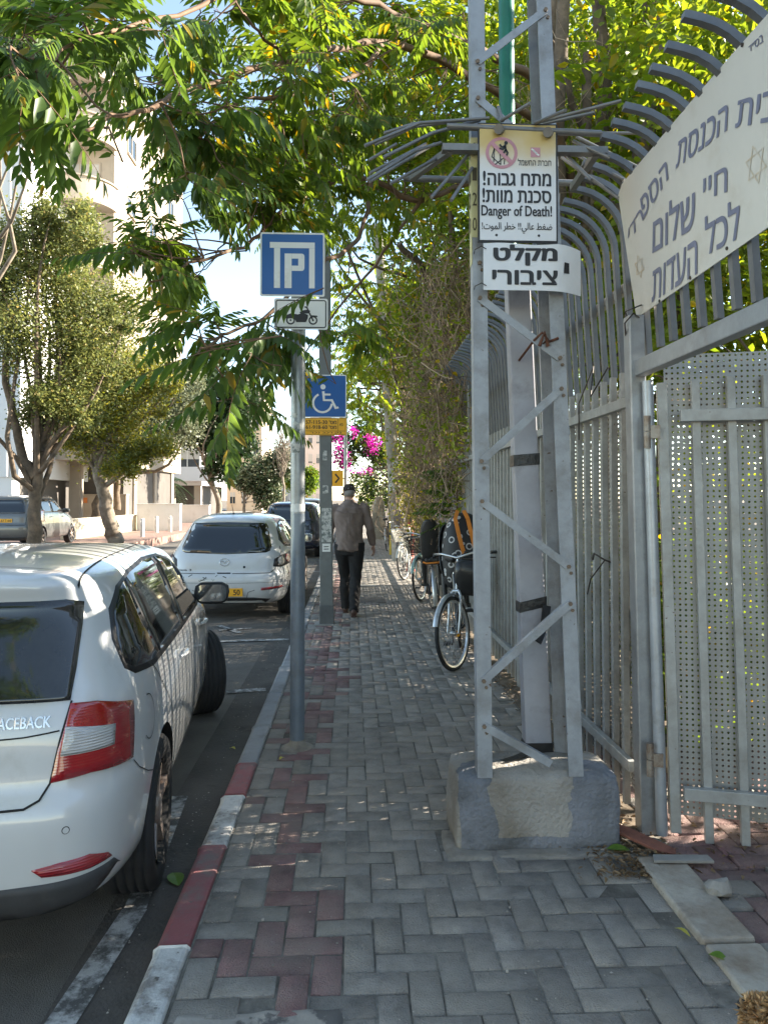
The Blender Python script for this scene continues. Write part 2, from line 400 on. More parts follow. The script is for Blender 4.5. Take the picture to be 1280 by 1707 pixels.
# opposite side: raised pavement of red pavers and its kerb
M_OPP = mat('far red pavement', (.21, .125, .10), .9, 0, .15, 5, .3, 40, dirt=(.26, .22, .18), dscale=2.5, damt=.40)
mb = MB(); mb.box(-12.5, -7.0, -4, 24, -.3, .04); mb.box(-12.5, -7.6, 24, 60, -.3, .04); tag(mb.build('far_pavement', M_OPP), kind='structure')
mb = MB()
for k in range(34): mb.box(-7.0, -6.86, -4+k*.82, -4+k*.82+.81, -.2, .045)
tag(mb.build('far_kerb', M_KG, bevel=.01), kind='structure')
sheet('far_yard', -60, -12.5, -10, 120, .02, mat('far yard paving', (.24, .22, .2), .9))
# ================================================================== buildings
M_STW = mat('white render', (.66, .66, .655), .85, 0, .03, .6, .1, 12, dirt=(.66, .64, .60), dscale=.5, damt=.34)
M_STB = mat('beige render', (.36, .305, .24), .88, 0, .06, .7, .15, 12, dirt=(.43, .36, .28), dscale=.5, damt=.4)
M_STP = mat('pale pink render', (.58, .50, .46), .88, 0, .06, .4)
M_GLS = mat('window glass', (.03, .04, .05), .08, 0, .1, 3)
M_SHUT = mat('shutter slats', (.42, .40, .37), .6, 0, .1, 4)
M_UNDERSHADE = mat('undercroft shade', (.10, .09, .08), .9, 0, .2, 1)  # dark colour stands for the shade under the raised floors
def window(t, x0, x1, z0, z1, y, frame=M_STW, face=(0, -1), shutter=.0):
    """window with proud frame, set on a face looking along -y (or +x when face=(1,0); then x0.. run along y and y is the x)"""
    fmb, gmb, smb = MB(), MB(), MB()
    def bx(mb, a0, a1, d0, d1, c0, c1):
        if face[1] == -1: mb.box(a0, a1, y-d1, y-d0, c0, c1)
        else: mb.box(y+d0, y+d1, a0, a1, c0, c1)
    w = .07
    bx(fmb, x0-w, x0, .0, .05, z0-w, z1+w); bx(fmb, x1, x1+w, .0, .05, z0-w, z1+w); bx(fmb, x0, x1, .0, .05, z1, z1+w); bx(fmb, x0-.05, x1+.05, .0, .10, z0-w-.03, z0)
    bx(fmb, (x0+x1)/2-.025, (x0+x1)/2+.025, .0, .04, z0, z1)
    fr = fmb.build('window', frame, t); bx(gmb, x0, x1, .004, .012, z0, z1); gmb.build('pane', M_GLS, fr)
    if shutter > 0: bx(smb, x0, x1, .014, .035, z1-(z1-z0)*shutter, z1); smb.build('shutter', M_SHUT, fr)
# white block at the far left
wb = thing('white_building', 'bright white rendered apartment block at the left edge, raised on pillars', 'building', (-20, 30, 0))
mb = MB(); mb.box(-14, 6.75, 0, 12, 2.42, 21); mb.build('wall', M_STW, wb)
mb = MB(); mb.box(-14, 6.4, .8, 11, 0, 2.415); mb.build('undercroft', M_UNDERSHADE, wb)
for k in range(4):
    mb = MB(); x = 5.55-4.2*k; mb.box(x, x+.9, .05, .75, 0, 2.416); mb.build('pillar', M_STW, wb)
for f_ in range(6):
    for x in (4.95, 1.2, -2.6):
        z = 3.75+3.0*f_
        window(wb, x, x+.85, z, z+1.15, 0, shutter=random.choice((0, .3, .6)))
    window(wb, 4.0, 5.3, 3.6+3*f_, 4.8+3*f_, 6.75, face=(1, 0), shutter=.4)
gr = MB()
for k in range(7): gr.box(4.97+.12*k, 4.985+.12*k, -.13, -.115, 3.72, 4.93)
for k in range(4): gr.box(4.9, 5.85, -.14, -.127, 3.75+.37*k, 3.77+.37*k)
gr.build('window_grille', M_WHITE, wb)
for x, z in ((3.2, 5.2), (3.2, 8.2), (-.4, 11.2), (3.2, 14.2)):
    mb = MB(); mb.box(x, x+.85, -.38, -.03, z, z+.6); ac = mb.build('air_conditioner', M_WHITE, wb, bevel=.02); mb = MB(); mb.disc((x+.32, -.382, z+.3), (0, -1, 0), .22, .012, 20); mb.build('fan_grille', M_SHUT, ac); mb = MB(); mb.tube([(x+.85, -.1, z+.2), (x+1.0, -.03, z+.2), (x+1.0, -.03, 2.5)], .03, 6); mb.build('drain_hose', M_SHUT, ac)
mb = MB(); mb.tube([(6.3, -.07, 2.45), (6.3, -.07, 20.8)], .055, 8); mb.build('drainpipe', M_STW, wb)
# beige tower with rounded balconies
bb = thing('balcony_building', 'tall beige apartment block with rounded balconies behind the street trees', 'building', (-13.5, 35.2, 0))
mb = MB(); mb.box(-3.6, 2.2, 0, 14, 3.2, 23.5); mb.build('wall', M_STB, bb)
mb = MB(); mb.box(-3.4, 2.0, 2.5, 13, 0, 3.19); mb.build('undercroft', M_UNDERSHADE, bb)
for x, y in ((-3.3, .1), (-1.6, .1), (.2, .1), (1.6, .1), (1.6, 4), (1.6, 8), (1.6, 12)):
    mb = MB(); mb.box(x, x+.5, y, y+.5, 0, 3.195); mb.build('pillar', M_STB, bb)
def balcony(t, cx, cy, z, a, b_, h, m):
    """rounded balcony: slab and thick curved parapet bulging to the street"""
    n = 26; mb = MB(); pts = [(cx+a*math.cos(PI+PI*k/n), cy+b_*math.sin(PI+PI*k/n)) for k in range(n+1)]
    inn = [(cx+(a-.15)*math.cos(PI+PI*k/n), cy+(b_-.15)*math.sin(PI+PI*k/n)) for k in range(n+1)]
    vs = [(x, y, z) for x, y in pts]+[(x, y, z+h) for x, y in pts]+[(x, y, z+h) for x, y in inn]+[(x, y, z+.2) for x, y in inn]
    N_ = n+1; fs = []
    for r_ in range(3): fs += [(r_*N_+k, r_*N_+k+1, (r_+1)*N_+k+1, (r_+1)*N_+k) for k in range(n)]
    fs.append(tuple(range(N_))); fs.append(tuple(range(4*N_-1, 3*N_-1, -1)))
    mb.add(vs, fs, 0, False)
    mb.sweep([(cx+(a+.03)*math.cos(PI+PI*k/n), cy+(b_+.03)*math.sin(PI+PI*k/n), z+h-.03) for k in range(n+1)], [(-.05,-.035),(.05,-.035),(.05,.035),(-.05,.035)], up=(0, 0, 1))
    mb.build('balcony', m, t)
for f_ in range(7):
    z = 3.3+2.95*f_
    balcony(bb, .6, 0, z, 1.75, 1.7, 1.15, M_STB)
    window(bb, -.3, 1.5, z+.3, z+2.3, 0, M_STB, shutter=random.choice((.2, .5, .9)))
    window(bb, -3.0, -1.9, z+.9, z+2.1, 0, M_STB, shutter=random.choice((.2, .5, .9)))
    for y in (2, 6, 10): window(bb, y, y+1.3, z+.9, z+2.1, 2.2, M_STB, face=(1, 0), shutter=random.choice((.1, .4)))
# low block with slab balconies
lb = thing('slab_balcony_building', 'low pale block with long slab balconies behind the palms', 'building', (-13.5, 57, 0))
mb = MB(); mb.box(-9, 2.0, 0, 10, 2.6, 9.0); mb.build('wall', M_STW, lb)
mb = MB(); mb.box(-8.5, 1.6, 1.2, 9, 0, 2.59); mb.build('undercroft', M_UNDERSHADE, lb)
for k in range(6): mb = MB(); mb.box(-8.6+2*k, -8.1+2*k, .1, .6, 0, 2.59); mb.build('pillar', M_STB, lb)
for z in (2.9, 5.9):
    mb = MB(); mb.box(-8.5, 3.4, -1.5, -.002, z, z+.2); mb.box(-8.5, 3.4, -1.5, -1.36, z+.203, z+1.05); mb.build('balcony', M_STW, lb)
    for x in (-7, -3.5, 0): window(lb, x, x+1.8, z+.3, z+2.3, 0, shutter=.3)
def block(name, label, x0, x1, y0, dpt, h, m, floors, cols, roof=True):
    t = thing(name, label, 'building', ((x0+x1)/2, y0, 0)); w = (x1-x0)/2
    mb = MB(); mb.box(-w, w, 0, dpt, -.2, h); mb.build('wall', m, t)
    fh = h/floors; cw = 2*w/cols
    for f_ in range(floors):
        for c in range(cols):
            window(t, -w+cw*c+cw*.28, -w+cw*c+cw*.72, fh*f_+fh*.32, fh*f_+fh*.78, 0, m, shutter=random.choice((0, .4, .8)))
    mb = MB(); mb.box(-w-.15, w+.15, -.15, dpt+.15, h+.002, h+.35); mb.build('parapet', m, t)
    mb = MB(); mb.box(-w*.3, w*.3, 2, 5, h+.353, h+2.6); mb.build('stair_head', m, t)
    return t
block('far_building', 'pale orange far apartment block left of the sign pole', -16.0, -11.6, 95, 12, 15.5, mat('sandy render', (.60, .47, .34), .9, 0, .05, .4), 5, 3)
block('far_building', 'whitish far apartment block closing the street behind the lamp post', -8.2, -3.4, 112, 12, 12.0, M_STP, 4, 4)
block('far_building', 'cream far block behind the white car and trees', -26, -17.5, 88, 12, 13, M_STB, 4, 4)
block('far_building', 'grey far block in the middle distance beyond the parked cars', -11.6, -8.6, 120, 12, 9, M_STW, 3, 2)
# unseen hall behind the gate, added out of view to shade the foreground
sb = thing('shading_hall', 'unseen cream hall added behind the gate on the right to shade the foreground', 'building', (9.5, -4, 0))
mb = MB(); mb.box(-2.5, 6, -9, 8.4, -.05, 6.2); mb.build('wall', M_STB, sb)
mb = MB(); mb.box(-2.7, 6.2, -9.2, 8.6, 6.203, 6.5); mb.build('roof', M_STW, sb)
for y in (-7, -3.5, 0, 3): 
    w_ = MB(); w_.box(-2.56, -2.502, y, y+1.2, 1.2, 3.4); f_ = w_.build('window', M_STW, sb); g_ = MB(); g_.box(-2.572, -2.562, y+.08, y+1.12, 1.28, 3.32); g_.build('pane', M_GLS, f_)
# ================================================================== lattice pole, its concrete foot and its signs
def ringloft(rings, n=48):
    """rings of (cx, cy, z, a, b, power): rounded-rectangle outlines stacked upward"""
    vs = []; fs = []
    for cx, cy, z, a, b, p in rings:
        for k in range(n):
            t = 2*PI*k/n; c, s_ = math.cos(t), math.sin(t)
            vs.append((cx+a*math.copysign(abs(c)**(2/p), c), cy+b*math.copysign(abs(s_)**(2/p), s_), z))
    for i in range(len(rings)-1):
        for k in range(n): fs.append((i*n+k, i*n+(k+1) % n, (i+1)*n+(k+1) % n, (i+1)*n+k))
    fs.append(tuple(range(n-1, -1, -1))); fs.append(tuple((len(rings)-1)*n+k for k in range(n)))
    return vs, fs
from mathutils import noise as nz
# block paint: blue-grey paint left and right, a bare mortar patch between
m, t, b, o = nodes_of('painted foot'); N = t.nodes.new; L = t.links.new
tc = N('ShaderNodeTexCoord'); sx = N('ShaderNodeSeparateXYZ'); L(tc.outputs['Object'], sx.inputs[0])
no = N('ShaderNodeTexNoise'); no.inputs['Scale'].default_value = 9; no.inputs['Detail'].default_value = 7; L(tc.outputs['Object'], no.inputs['Vector'])
def math_(op, a, b_=None):
    q = N('ShaderNodeMath'); q.operation = op
    for i, v in enumerate((a, b_)):
        if v is None: continue
        if isinstance(v, (int, float)): q.inputs[i].default_value = v
        else: L(v, q.inputs[i])
    return q.outputs[0]
nlow = N('ShaderNodeTexNoise'); nlow.inputs['Scale'].default_value = 3.2; nlow.inputs['Detail'].default_value = 9; nlow.inputs['Roughness'].default_value = .62; L(tc.outputs['Object'], nlow.inputs['Vector'])
wob = math_('ADD', math_('MULTIPLY', math_('SUBTRACT', no.outputs[0], .5), .10), math_('MULTIPLY', math_('SUBTRACT', nlow.outputs[0], .5), .26))
dx = math_('ABSOLUTE', math_('ADD', math_('SUBTRACT', sx.outputs[0], .80), wob))
painted = math_('GREATER_THAN', dx, .165)
lowband = math_('LESS_THAN', math_('ADD', sx.outputs[2], math_('MULTIPLY', wob, .3)), .055)
leftside = math_('GREATER_THAN', math_('ADD', sx.outputs[0], math_('MULTIPLY', wob, .25)), .478)
front = math_('LESS_THAN', math_('ADD', sx.outputs[1], wob), 3.43)
pm = math_('MULTIPLY', math_('MULTIPLY', math_('MAXIMUM', painted, lowband), leftside), front)
no2 = N('ShaderNodeTexNoise'); no2.inputs['Scale'].default_value = 4; no2.inputs['Detail'].default_value = 9; L(tc.outputs['Object'], no2.inputs['Vector'])
cr = N('ShaderNodeValToRGB'); cr.color_ramp.elements[0].color = (.19, .165, .13, 1); cr.color_ramp.elements[0].position = .32; cr.color_ramp.elements[1].color = (.35, .335, .305, 1); cr.color_ramp.elements[1].position = .66; L(no2.outputs[0], cr.inputs[0])
cp = N('ShaderNodeValToRGB'); cp.color_ramp.elements[0].color = (.095, .10, .105, 1); cp.color_ramp.elements[0].position = .34; cp.color_ramp.elements[1].color = (.215, .228, .255, 1); cp.color_ramp.elements[1].position = .6; L(no2.outputs[0], cp.inputs[0])
mx = N('ShaderNodeMix'); mx.data_type = 'RGBA'; L(pm, mx.inputs[0]); L(cr.outputs[0], mx.inputs[6]); L(cp.outputs[0], mx.inputs[7]); L(mx.outputs[2], b.inputs['Base Color'])
b.inputs['Roughness'].default_value = .85
n3 = N('ShaderNodeTexNoise'); n3.inputs['Scale'].default_value = 55; n3.inputs['Detail'].default_value = 6; L(tc.outputs['Object'], n3.inputs['Vector'])
bp = N('ShaderNodeBump'); bp.inputs['Strength'].default_value = .8; bp.inputs['Distance'].default_value = .016; L(math_('ADD', n3.outputs[0], math_('MULTIPLY', pm, -.35)), bp.inputs['Height']); L(bp.outputs[0], b.inputs['Normal'])
M_FOOT = m
tower = thing('lattice_pole', 'tall grey steel lattice pole with spiked climbing guard on a concrete foot', 'utility pole', (0.8, 3.5, 0))
off = Matrix.Translation((-.8, -3.5, 0))
def into(parent, o):
    """keep world coordinates when hung under a moved thing"""
    o.parent = parent; o.matrix_parent_inverse = Matrix.Translation(-Vector(parent.location)) if parent.rotation_euler.z == 0 else parent.matrix_basis.inverted()
    return o
vs, fs = ringloft([(.83, 3.47, -.03, .374, .190, 13), (.83, 3.47, .10, .372, .187, 14), (.83, 3.475, .25, .369, .184, 15), (.83, 3.475, .302, .362, .176, 12), (.83, 3.475, .322, .330, .145, 7), (.83, 3.475, .334, .27, .10, 6), (.83, 3.47, .340, .12, .04, 3)], 96)
bm = bmesh.new(); bv = [bm.verts.new(v) for v in vs]
for f in fs: bm.faces.new([bv[i] for i in f])
bmesh.ops.subdivide_edges(bm, edges=bm.edges[:], cuts=1, use_grid_fill=True)
for v in bm.verts:
    k = nz.fractal(v.co*5, .9, 2, 5); v.co += (v.co-Vector((.83, 3.47, .15))).normalized()*(k*.009+.008*nz.fractal(v.co*16, .9, 2, 3))
    if v.co.z > .3: v.co.z += nz.noise(v.co*6)*.012
for f in bm.faces: f.smooth = True
me = bpy.data.meshes.new('concrete_foot'); bm.to_mesh(me); bm.free(); me.materials.append(M_FOOT)
o = bpy.data.objects.new('concrete_foot', me); COL.objects.link(o); into(tower, o)
ZB, ZT = .31, 6.6
xl = lambda z: .555-.0055*(z-.34)
xr = lambda z: 1.03-.034*(z-.34)
yf_ = lambda z: 3.30+.006*(z-.34)
yb_ = lambda z: 3.54-.012*(z-.34)
for (fx, fy, sx_, sy_) in ((xl, yf_, 1, 1), (xr, yf_, -1, 1), (lambda z: xl(z)+.03, yb_, 1, -1), (xr, yb_, -1, -1)):
    mb = MB(); w, tk = .066, .008
    prof = [(0, 0), (w, 0), (w, tk), (tk, tk), (tk, w), (0, w)]
    vs = [(fx(z)+sx_*a, fy(z)+sy_*b_, z) for z in (ZB, ZT) for a, b_ in prof]
    mb.add(vs, [(k, (k+1) % 6, 6+(k+1) % 6, 6+k) for k in range(6)] + [(5, 4, 3, 2, 1, 0), (6, 7, 8, 9, 10, 11)])
    into(tower, mb.build('leg', M_TOWER, fix=True))
mb = MB()
fz = [(2.46, 2.19), (1.72, 2.05), (1.54, 1.247), (.74, 1.08), (.54, .36), (3.55, 3.80), (3.38, 3.10), (4.1, 4.4), (4.9, 4.6), (2.62, 2.95)]
for zl, zr in fz:
    a = Vector((xl(zl)+.03, yf_(zl)-.006, zl)); c = Vector((xr(zr)-.03, yf_(zr)-.006, zr))
    if zr == .36: c = a.lerp(c, .72); c.z = .37
    d = (c-a).normalized(); mb.bar(a, c, .034, .007, up=(0, 1, 0)); mb.bar(a+Vector((0, .02, .016)), c+Vector((0, .02, .016)), .006, .034, up=(0, 1, 0))
for i, z in enumerate(np.arange(.6, 5.6, .62)):
    za, zc = (z, z+.5) if i % 2 else (z+.5, z)
    mb.bar((xl(za)+.012, yf_(za)+.05, za), (xl(zc)+.035, yb_(zc)-.03, zc), .034, .007, up=(1, 0, 0))
    mb.bar((xr(zc)+.005, yf_(zc)+.03, zc), (xr(za)+.005, yb_(za)-.03, za), .034, .007, up=(1, 0, 0))
into(tower, mb.build('lacing', M_TOWER))
mb = MB()
for zl, zr in fz:
    for x, z in ((xl(zl)+.03, zl), (xr(zr)-.03, zr)):
        if z < .4: continue
        mb.disc((x, yf_(z)-.009, z), (0, -1, 0), .010, .008, 6); mb.disc((x+.012, yf_(z)-.001, z-.030), (0, -1, 0), .008, .007, 6)
into(tower, mb.build('bolts', mat('rusty bolt', (.20, .15, .11), .7, .4, .3, 30)))
mb = MB()
dl = lambda z: .826-.0358*(z-.36)
vs = []
for z in (.335, 2.66):
    w = .127-.006*(z-.36); vs += [(dl(z), 3.53, z), (dl(z)+w, 3.53, z), (dl(z)+w, 3.61, z), (dl(z), 3.61, z)]
mb.add(vs, [(3, 2, 1, 0), (4, 5, 6, 7)] + [(k, (k+1) % 4, 4+(k+1) % 4, 4+k) for k in range(4)])
into(tower, mb.build('cable_duct', mat('duct paint', (.36, .37, .41), .5, .2, .12, 5, .06, 40, dirt=(.22, .22, .23), dscale=6, damt=.36), bevel=.006))
M_TAPE = mat('black tape', (.018, .018, .019), .35, 0, .2, 20, .3, 60)
for z, h, tl in ((1.735, .055, .01), (1.03, .05, .03), (.355, .06, 0)):
    w = .127-.006*(z-.36); mb = MB()
    mb.add([(dl(z)-.004, 3.526, z-h/2), (dl(z)+w+.004, 3.526, z-h/2+tl), (dl(z)+w+.004, 3.526, z+h/2+tl), (dl(z)-.004, 3.526, z+h/2),
            (dl(z)-.004, 3.616, z-h/2), (dl(z)+w+.004, 3.616, z-h/2), (dl(z)+w+.004, 3.616, z+h/2), (dl(z)-.004, 3.616, z+h/2)],
           [(0, 1, 2, 3), (4, 7, 6, 5), (0, 4, 5, 1), (3, 2, 6, 7), (0, 3, 7, 4), (1, 5, 6, 2)])
    into(tower, mb.build('duct_tape', M_TAPE))
for pts, s_, up in (([(dl(1.0)+.125, 3.522, 1.04), (dl(.95)+.105, 3.50, .95), (dl(.85)+.055, 3.45, .88)], .02, (0, 1, 0)), ([(dl(.38)+.04, 3.52, .360), (.77, 3.45, .348), (.66, 3.40, .338)], .022, (0, 0, 1))):
    mb = MB(); mb.sweep(pts, [(-s_, -.002), (s_, -.002), (s_, .002), (-s_, .002)], up=up); into(tower, mb.build('loose_tape', M_TAPE))
mb = MB(); mb.tube([(.76, 3.55, 2.64), (.752, 3.55, 3.6), (.745, 3.55, 6.6)], .038, 14)
into(tower, mb.build('cable_pipe', mat('green pipe', (.012, .19, .135), .4, 0, .12, 8)))
mb = MB()   # rusty wire knot on the upper brace
mb.tube([(.80, 3.52, 2.22), (.82, 3.30, 2.27), (.85, 3.28, 2.30), (.88, 3.29, 2.27), (.85, 3.31, 2.25), (.93, 3.3, 2.28)], .006, 6)
mb.tube([(.84, 3.29, 2.24), (.86, 3.275, 2.30), (.88, 3.29, 2.24)], .009, 6)
into(tower, mb.build('rusty_wire', mat('rust', (.11, .045, .025), .9, 0, .4, 30, .3, 90)))
# climbing guard
mb = MB(); M_SP = mat('guard steel', (.20, .195, .185), .45, .4, .2, 12, dirt=(.20, .17, .13), dscale=8, damt=.34)
mb.tube([(.42, 3.265, 3.225), (1.12, 3.265, 3.205)], .015, 10); mb.tube([(.26, 3.80, 3.22), (1.18, 3.80, 3.21)], .017, 10)
mb.bar((.40, 3.28, 3.13), (.56, 3.28, 3.13), .045, .03); mb.bar((.92, 3.28, 3.13), (1.15, 3.28, 3.13), .045, .03); mb.bar((.44, 3.28, 3.125), (.30, 3.75, 3.2), .03, .03); mb.bar((1.10, 3.28, 3.12), (1.12, 3.7, 3.14), .03, .03)
SPK = [((661, 240, 3.75), (615, 267, 3.7)), ((710, 240, 3.65), (616, 289, 3.55)), ((724, 240, 3.55), (616, 303, 3.4)), ((759, 247, 3.45), (651, 306, 3.3)), ((785, 252, 3.35), (719, 329, 3.15)), ((787, 280, 3.3), (752, 334, 3.1)),
       ((815, 197, 3.27), (700, 205, 3.25), (608, 243, 3.2)), ((805, 196, 3.4), (690, 211, 3.4), (625, 241, 3.4)), ((790, 200, 3.6), (690, 206, 3.6), (640, 222, 3.6)), ((800, 200, 3.3), (720, 222, 3.25), (640, 262, 3.15)), ((735, 238, 3.3), (690, 252, 3.25), (612, 300, 3.1)),
       ((892, 205, 3.25), (1035, 168, 3.1)), ((905, 206, 3.3), (990, 188, 3.2)), ((930, 245, 3.35), (985, 300, 3.2)), ((935, 262, 3.4), (1030, 330, 3.3)), ((960, 228, 3.5), (1090, 292, 3.5)), ((960, 222, 3.6), (1085, 222, 3.6)), ((955, 235, 3.3), (1015, 262, 3.2)), ((945, 250, 3.5), (1040, 300, 3.4)),
       ((835, 201, 3.25), (884, 172, 3.0)), ((892, 205, 3.25), (942, 184, 3.0)), ((838, 202, 3.27), (830, 178, 3.3))]
for s_ in SPK: mb.tube([P(*q) for q in s_], .0078, 7)
mb.tube([(.66, 3.26, 3.21), (.645, 3.22, 3.195)], .022, 10); mb.tube([(.88, 3.26, 3.20), (.865, 3.22, 3.185)], .022, 10)
into(tower, mb.build('climbing_guard', M_SP))
mb = MB()   # old yellow band with painted digits on the side of the left leg
vs = [(xl(z)-.0025, yf_(z)+a, z) for z in (2.62, 3.21) for a in (-.002, .064)]
mb.add(vs, [(0, 1, 3, 2)])
vs = [(xl(z)+a, yf_(z)-.003, z) for z in (2.74, 3.2) for a in (-.003, .03)]
mb.add(vs, [(0, 1, 3, 2)])
yb = mb.build('number_band', mat('old yellow paint', (.62, .58, .30), .7, 0, .12, 12, dirt=(.44, .42, .36), dscale=9, damt=.38)); into(tower, yb)
mb = MB()
for k, ch in enumerate('9120'): put_text(mb, ch, (xl(3)-.0035, yf_(3), 3.115-.115*k), (0, -1, 0), (0, 0, 1), -.058, -.008, 0, .07)
for k, ch in enumerate('9120'): put_text(mb, ch, (xl(3.1)+.0, yf_(3)-.0035, 3.115-.115*k), (1, 0, 0), (0, 0, 1), .002, .022, 0, .06)
into(tower, mb.build('digits', mat('faded digit paint', (.10, .085, .05), .8)))

# danger plate
def plate_mat(name, base, stain, zlo, zhi):
    m, t, b, o = nodes_of(name); N = t.nodes.new; L = t.links.new
    tc = N('ShaderNodeTexCoord'); s_ = N('ShaderNodeSeparateXYZ'); L(tc.outputs['Object'], s_.inputs[0])
    n_ = N('ShaderNodeTexNoise'); n_.inputs['Scale'].default_value = 7; n_.inputs['Detail'].default_value = 5; L(tc.outputs['Object'], n_.inputs['Vector'])
    a = N('ShaderNodeMath'); a.operation = 'MULTIPLY_ADD'; a.inputs[1].default_value = .22; L(n_.outputs[0], a.inputs[0]); L(s_.outputs[2], a.inputs[2])
    r = N('ShaderNodeMapRange'); r.inputs[1].default_value = zlo; r.inputs[2].default_value = zhi; r.interpolation_type = 'SMOOTHSTEP'; L(a.outputs[0], r.inputs[0])
    mx = N('ShaderNodeMix'); mx.data_type = 'RGBA'; L(r.outputs[0], mx.inputs[0]); mx.inputs[6].default_value = (*base, 1); mx.inputs[7].default_value = (*stain, 1)
    L(mx.outputs[2], b.inputs['Base Color']); b.inputs['Roughness'].default_value = .4; return m
ds = thing('danger_sign', 'white high voltage danger sign with yellowed top edge on the lattice pole', 'warning sign', (.738, 3.262, 2.97))
X0, X1, Z0, Z1 = -.172, .172, -.262, .262
mb = MB(); mb.box(X0-.008, X1+.008, -.004, .004, Z0-.008, Z1+.008, 0); ds_b = mb.build('black_border', M_BLACK, ds)
mb = MB(); mb.box(X0, X1, -.008, -.0045, Z0, Z1, 0); mb.build('panel', plate_mat('yellowed enamel', (.74, .745, .75), (.62, .44, .14), .10, .34), ds)
O, UX, UZ = (X0, -.008, Z0), (1, 0, 0), (0, 0, 1)
W_, H_ = X1-X0, Z1-Z0
fx = lambda px: (px-798)/(924-798)*W_
fz_ = lambda py: (402-py)/(402-212)*H_
mb = MB()
for s, a, b_, c, d, bo in (('למשחה תרבח', 861, 916, 279, 268, .006), ('!הובג חתמ', 803, 916, 313, 289, .03), ('!תוומ תנכס', 802, 916, 341, 317, .03), ('Danger of Death!', 800, 917, 368, 345, .022), ('!ﺕﻮﻤﻟﺍ ﺮﻄﺧ !!ﻲﻟﺎﻋ ﻂﻐﺿ', 801, 917, 391, 373, .008)):
    put_text(mb, s, O, UX, UZ, fx(a), fx(b_), fz_(c), fz_(d), bold=bo*1.3)
for q in (825, 895): flat(mb, circ(fx(q), fz_(394), .006, 14), O, UX, UZ)
mb.build('lettering', M_BLACK, ds)
mb = MB(); cx, cy, R_ = fx(834), fz_(259), .072
for k in range(40):
    a0, a1 = 2*PI*k/40, 2*PI*(k+1)/40
    flat(mb, [(cx+r*math.cos(a), cy+r*math.sin(a)) for r, a in ((R_*.80, a0), (R_, a0), (R_, a1), (R_*.80, a1))], O, UX, UZ)
flat(mb, [(fx(882), fz_(265)), (fx(898), fz_(265)), (fx(898), fz_(249)), (fx(882), fz_(249))], O, UX, UZ)
stroke(mb, [(cx-R_*.6, cy+R_*.6), (cx+R_*.6, cy-R_*.6)], R_*.26, O, UX, UZ, .0030)
mb.build('prohibition_ring', mat('faded red', (.52, .25, .28), .5, 0, .1, 8), ds)
mb = MB()
for pts in ([(-.62, -.25), (-.45, .3)], [(-.45, .3), (-.1, -.05)], [(-.62, -.25), (-.05, -.75)], [(-.42, -.75), (.2, -.25)], [(-.1, -.05), (-.05, -.75)], [(.2, -.25), (.15, -.72)], [(-.45, .3), (-.5, -.6)]):
    stroke(mb, [(cx+a*R_, cy+b_*R_) for a, b_ in pts], .004, O, UX, UZ, .002)
for pts in ([(.22, .52), (.25, .18), (.12, -.02)], [(.25, .2), (.38, .0), (.3, -.18)], [(.22, .42), (.0, .35), (-.12, .52)], [(.22, .38), (.05, .2), (-.15, .28)]):
    stroke(mb, [(cx+a*R_, cy+b_*R_) for a, b_ in pts], .009, O, UX, UZ, .0042)
flat(mb, circ(cx+.27*R_, cy+.62*R_, .0085, 12), O, UX, UZ, .0042)
mb.build('pictogram', M_BLACK, ds)
mb = MB(); lx0, lz0 = fx(882), fz_(265); lw = fx(898)-lx0
for k in range(3): stroke(mb, [(lx0+lw*(.08+.22*k), lz0+lw*(.85-.22*k)), (lx0+lw*(.42+.22*k), lz0+lw*(.62-.22*k))], lw*.17, O, UX, UZ, .0025)
mb.build('logo_flash', M_WHITE, ds)
# shelter plate: thin sheet bending back at its right end
ss = thing('shelter_sign', 'white bent metal plate with two words in bold black below the danger sign', 'sign', (.58, 3.262, 2.585))
def bend(u):   # u along width 0..1.02 -> x, y
    return (u*.455, (-.012 + .055*max(0, (u-.72)/.28)**1.6) if True else 0)
mb = MB(); k = 24; vs = []; fs = []
for i in range(k+1):
    u = i/k; x, y = bend(u)
    dzt = .004*math.sin(u*9) - .012*max(0, (u-.75)/.25); dzb = -.008*max(0, (u-.6)/.4)
    for (yy, z) in ((y, -.103+dzb), (y, .106+dzt), (y+.003, .106+dzt), (y+.003, -.103+dzb)): vs.append((x, yy, z))
for i in range(k):
    for q in range(4): fs.append((i*4+q, (i+1)*4+q, (i+1)*4+(q+1) % 4, i*4+(q+1) % 4))
fs += [(0, 1, 2, 3), (k*4+3, k*4+2, k*4+1, k*4)]
mb.add(vs, fs, 0, False); mb.build('panel', mat('dented white plate', (.74, .75, .76), .4, 0, .06, 6, .25, 14), ss, fix=True)
mb = MB(); sx2 = lambda px: (px-803)/(968-803)*.455; sz2 = lambda py: (445-py)/82*.209
put_text(mb, 'טלקמ', (0, -.0125, 0), UX, UZ, sx2(819), sx2(924), sz2(442), sz2(405), bold=.05)
put_text(mb, 'ירוביצ', (0, -.0125, 0), UX, UZ, sx2(817), sx2(924), sz2(476), sz2(450), bold=.055)
bx, by = bend(.80); bx2, by2 = bend(.86)
mb.add([(bx, by-.002, -.022), (bx2, by2-.002, -.022), (bx2, by2-.002, .026), (bx+.003, by-.002, .028)], [(0, 1, 2, 3)])
mb.build('lettering', M_BLACK, ss)
mb = MB()
for z in (.08, -.085): mb.tube([(.012, -.016, z), (-.01, -.022, z+.01), (-.035, .01, z+.004), (-.03, .07, z)], .0022, 5)
mb.build('tie_wire', mat('dark wire', (.06, .05, .045), .6, .5), ss)

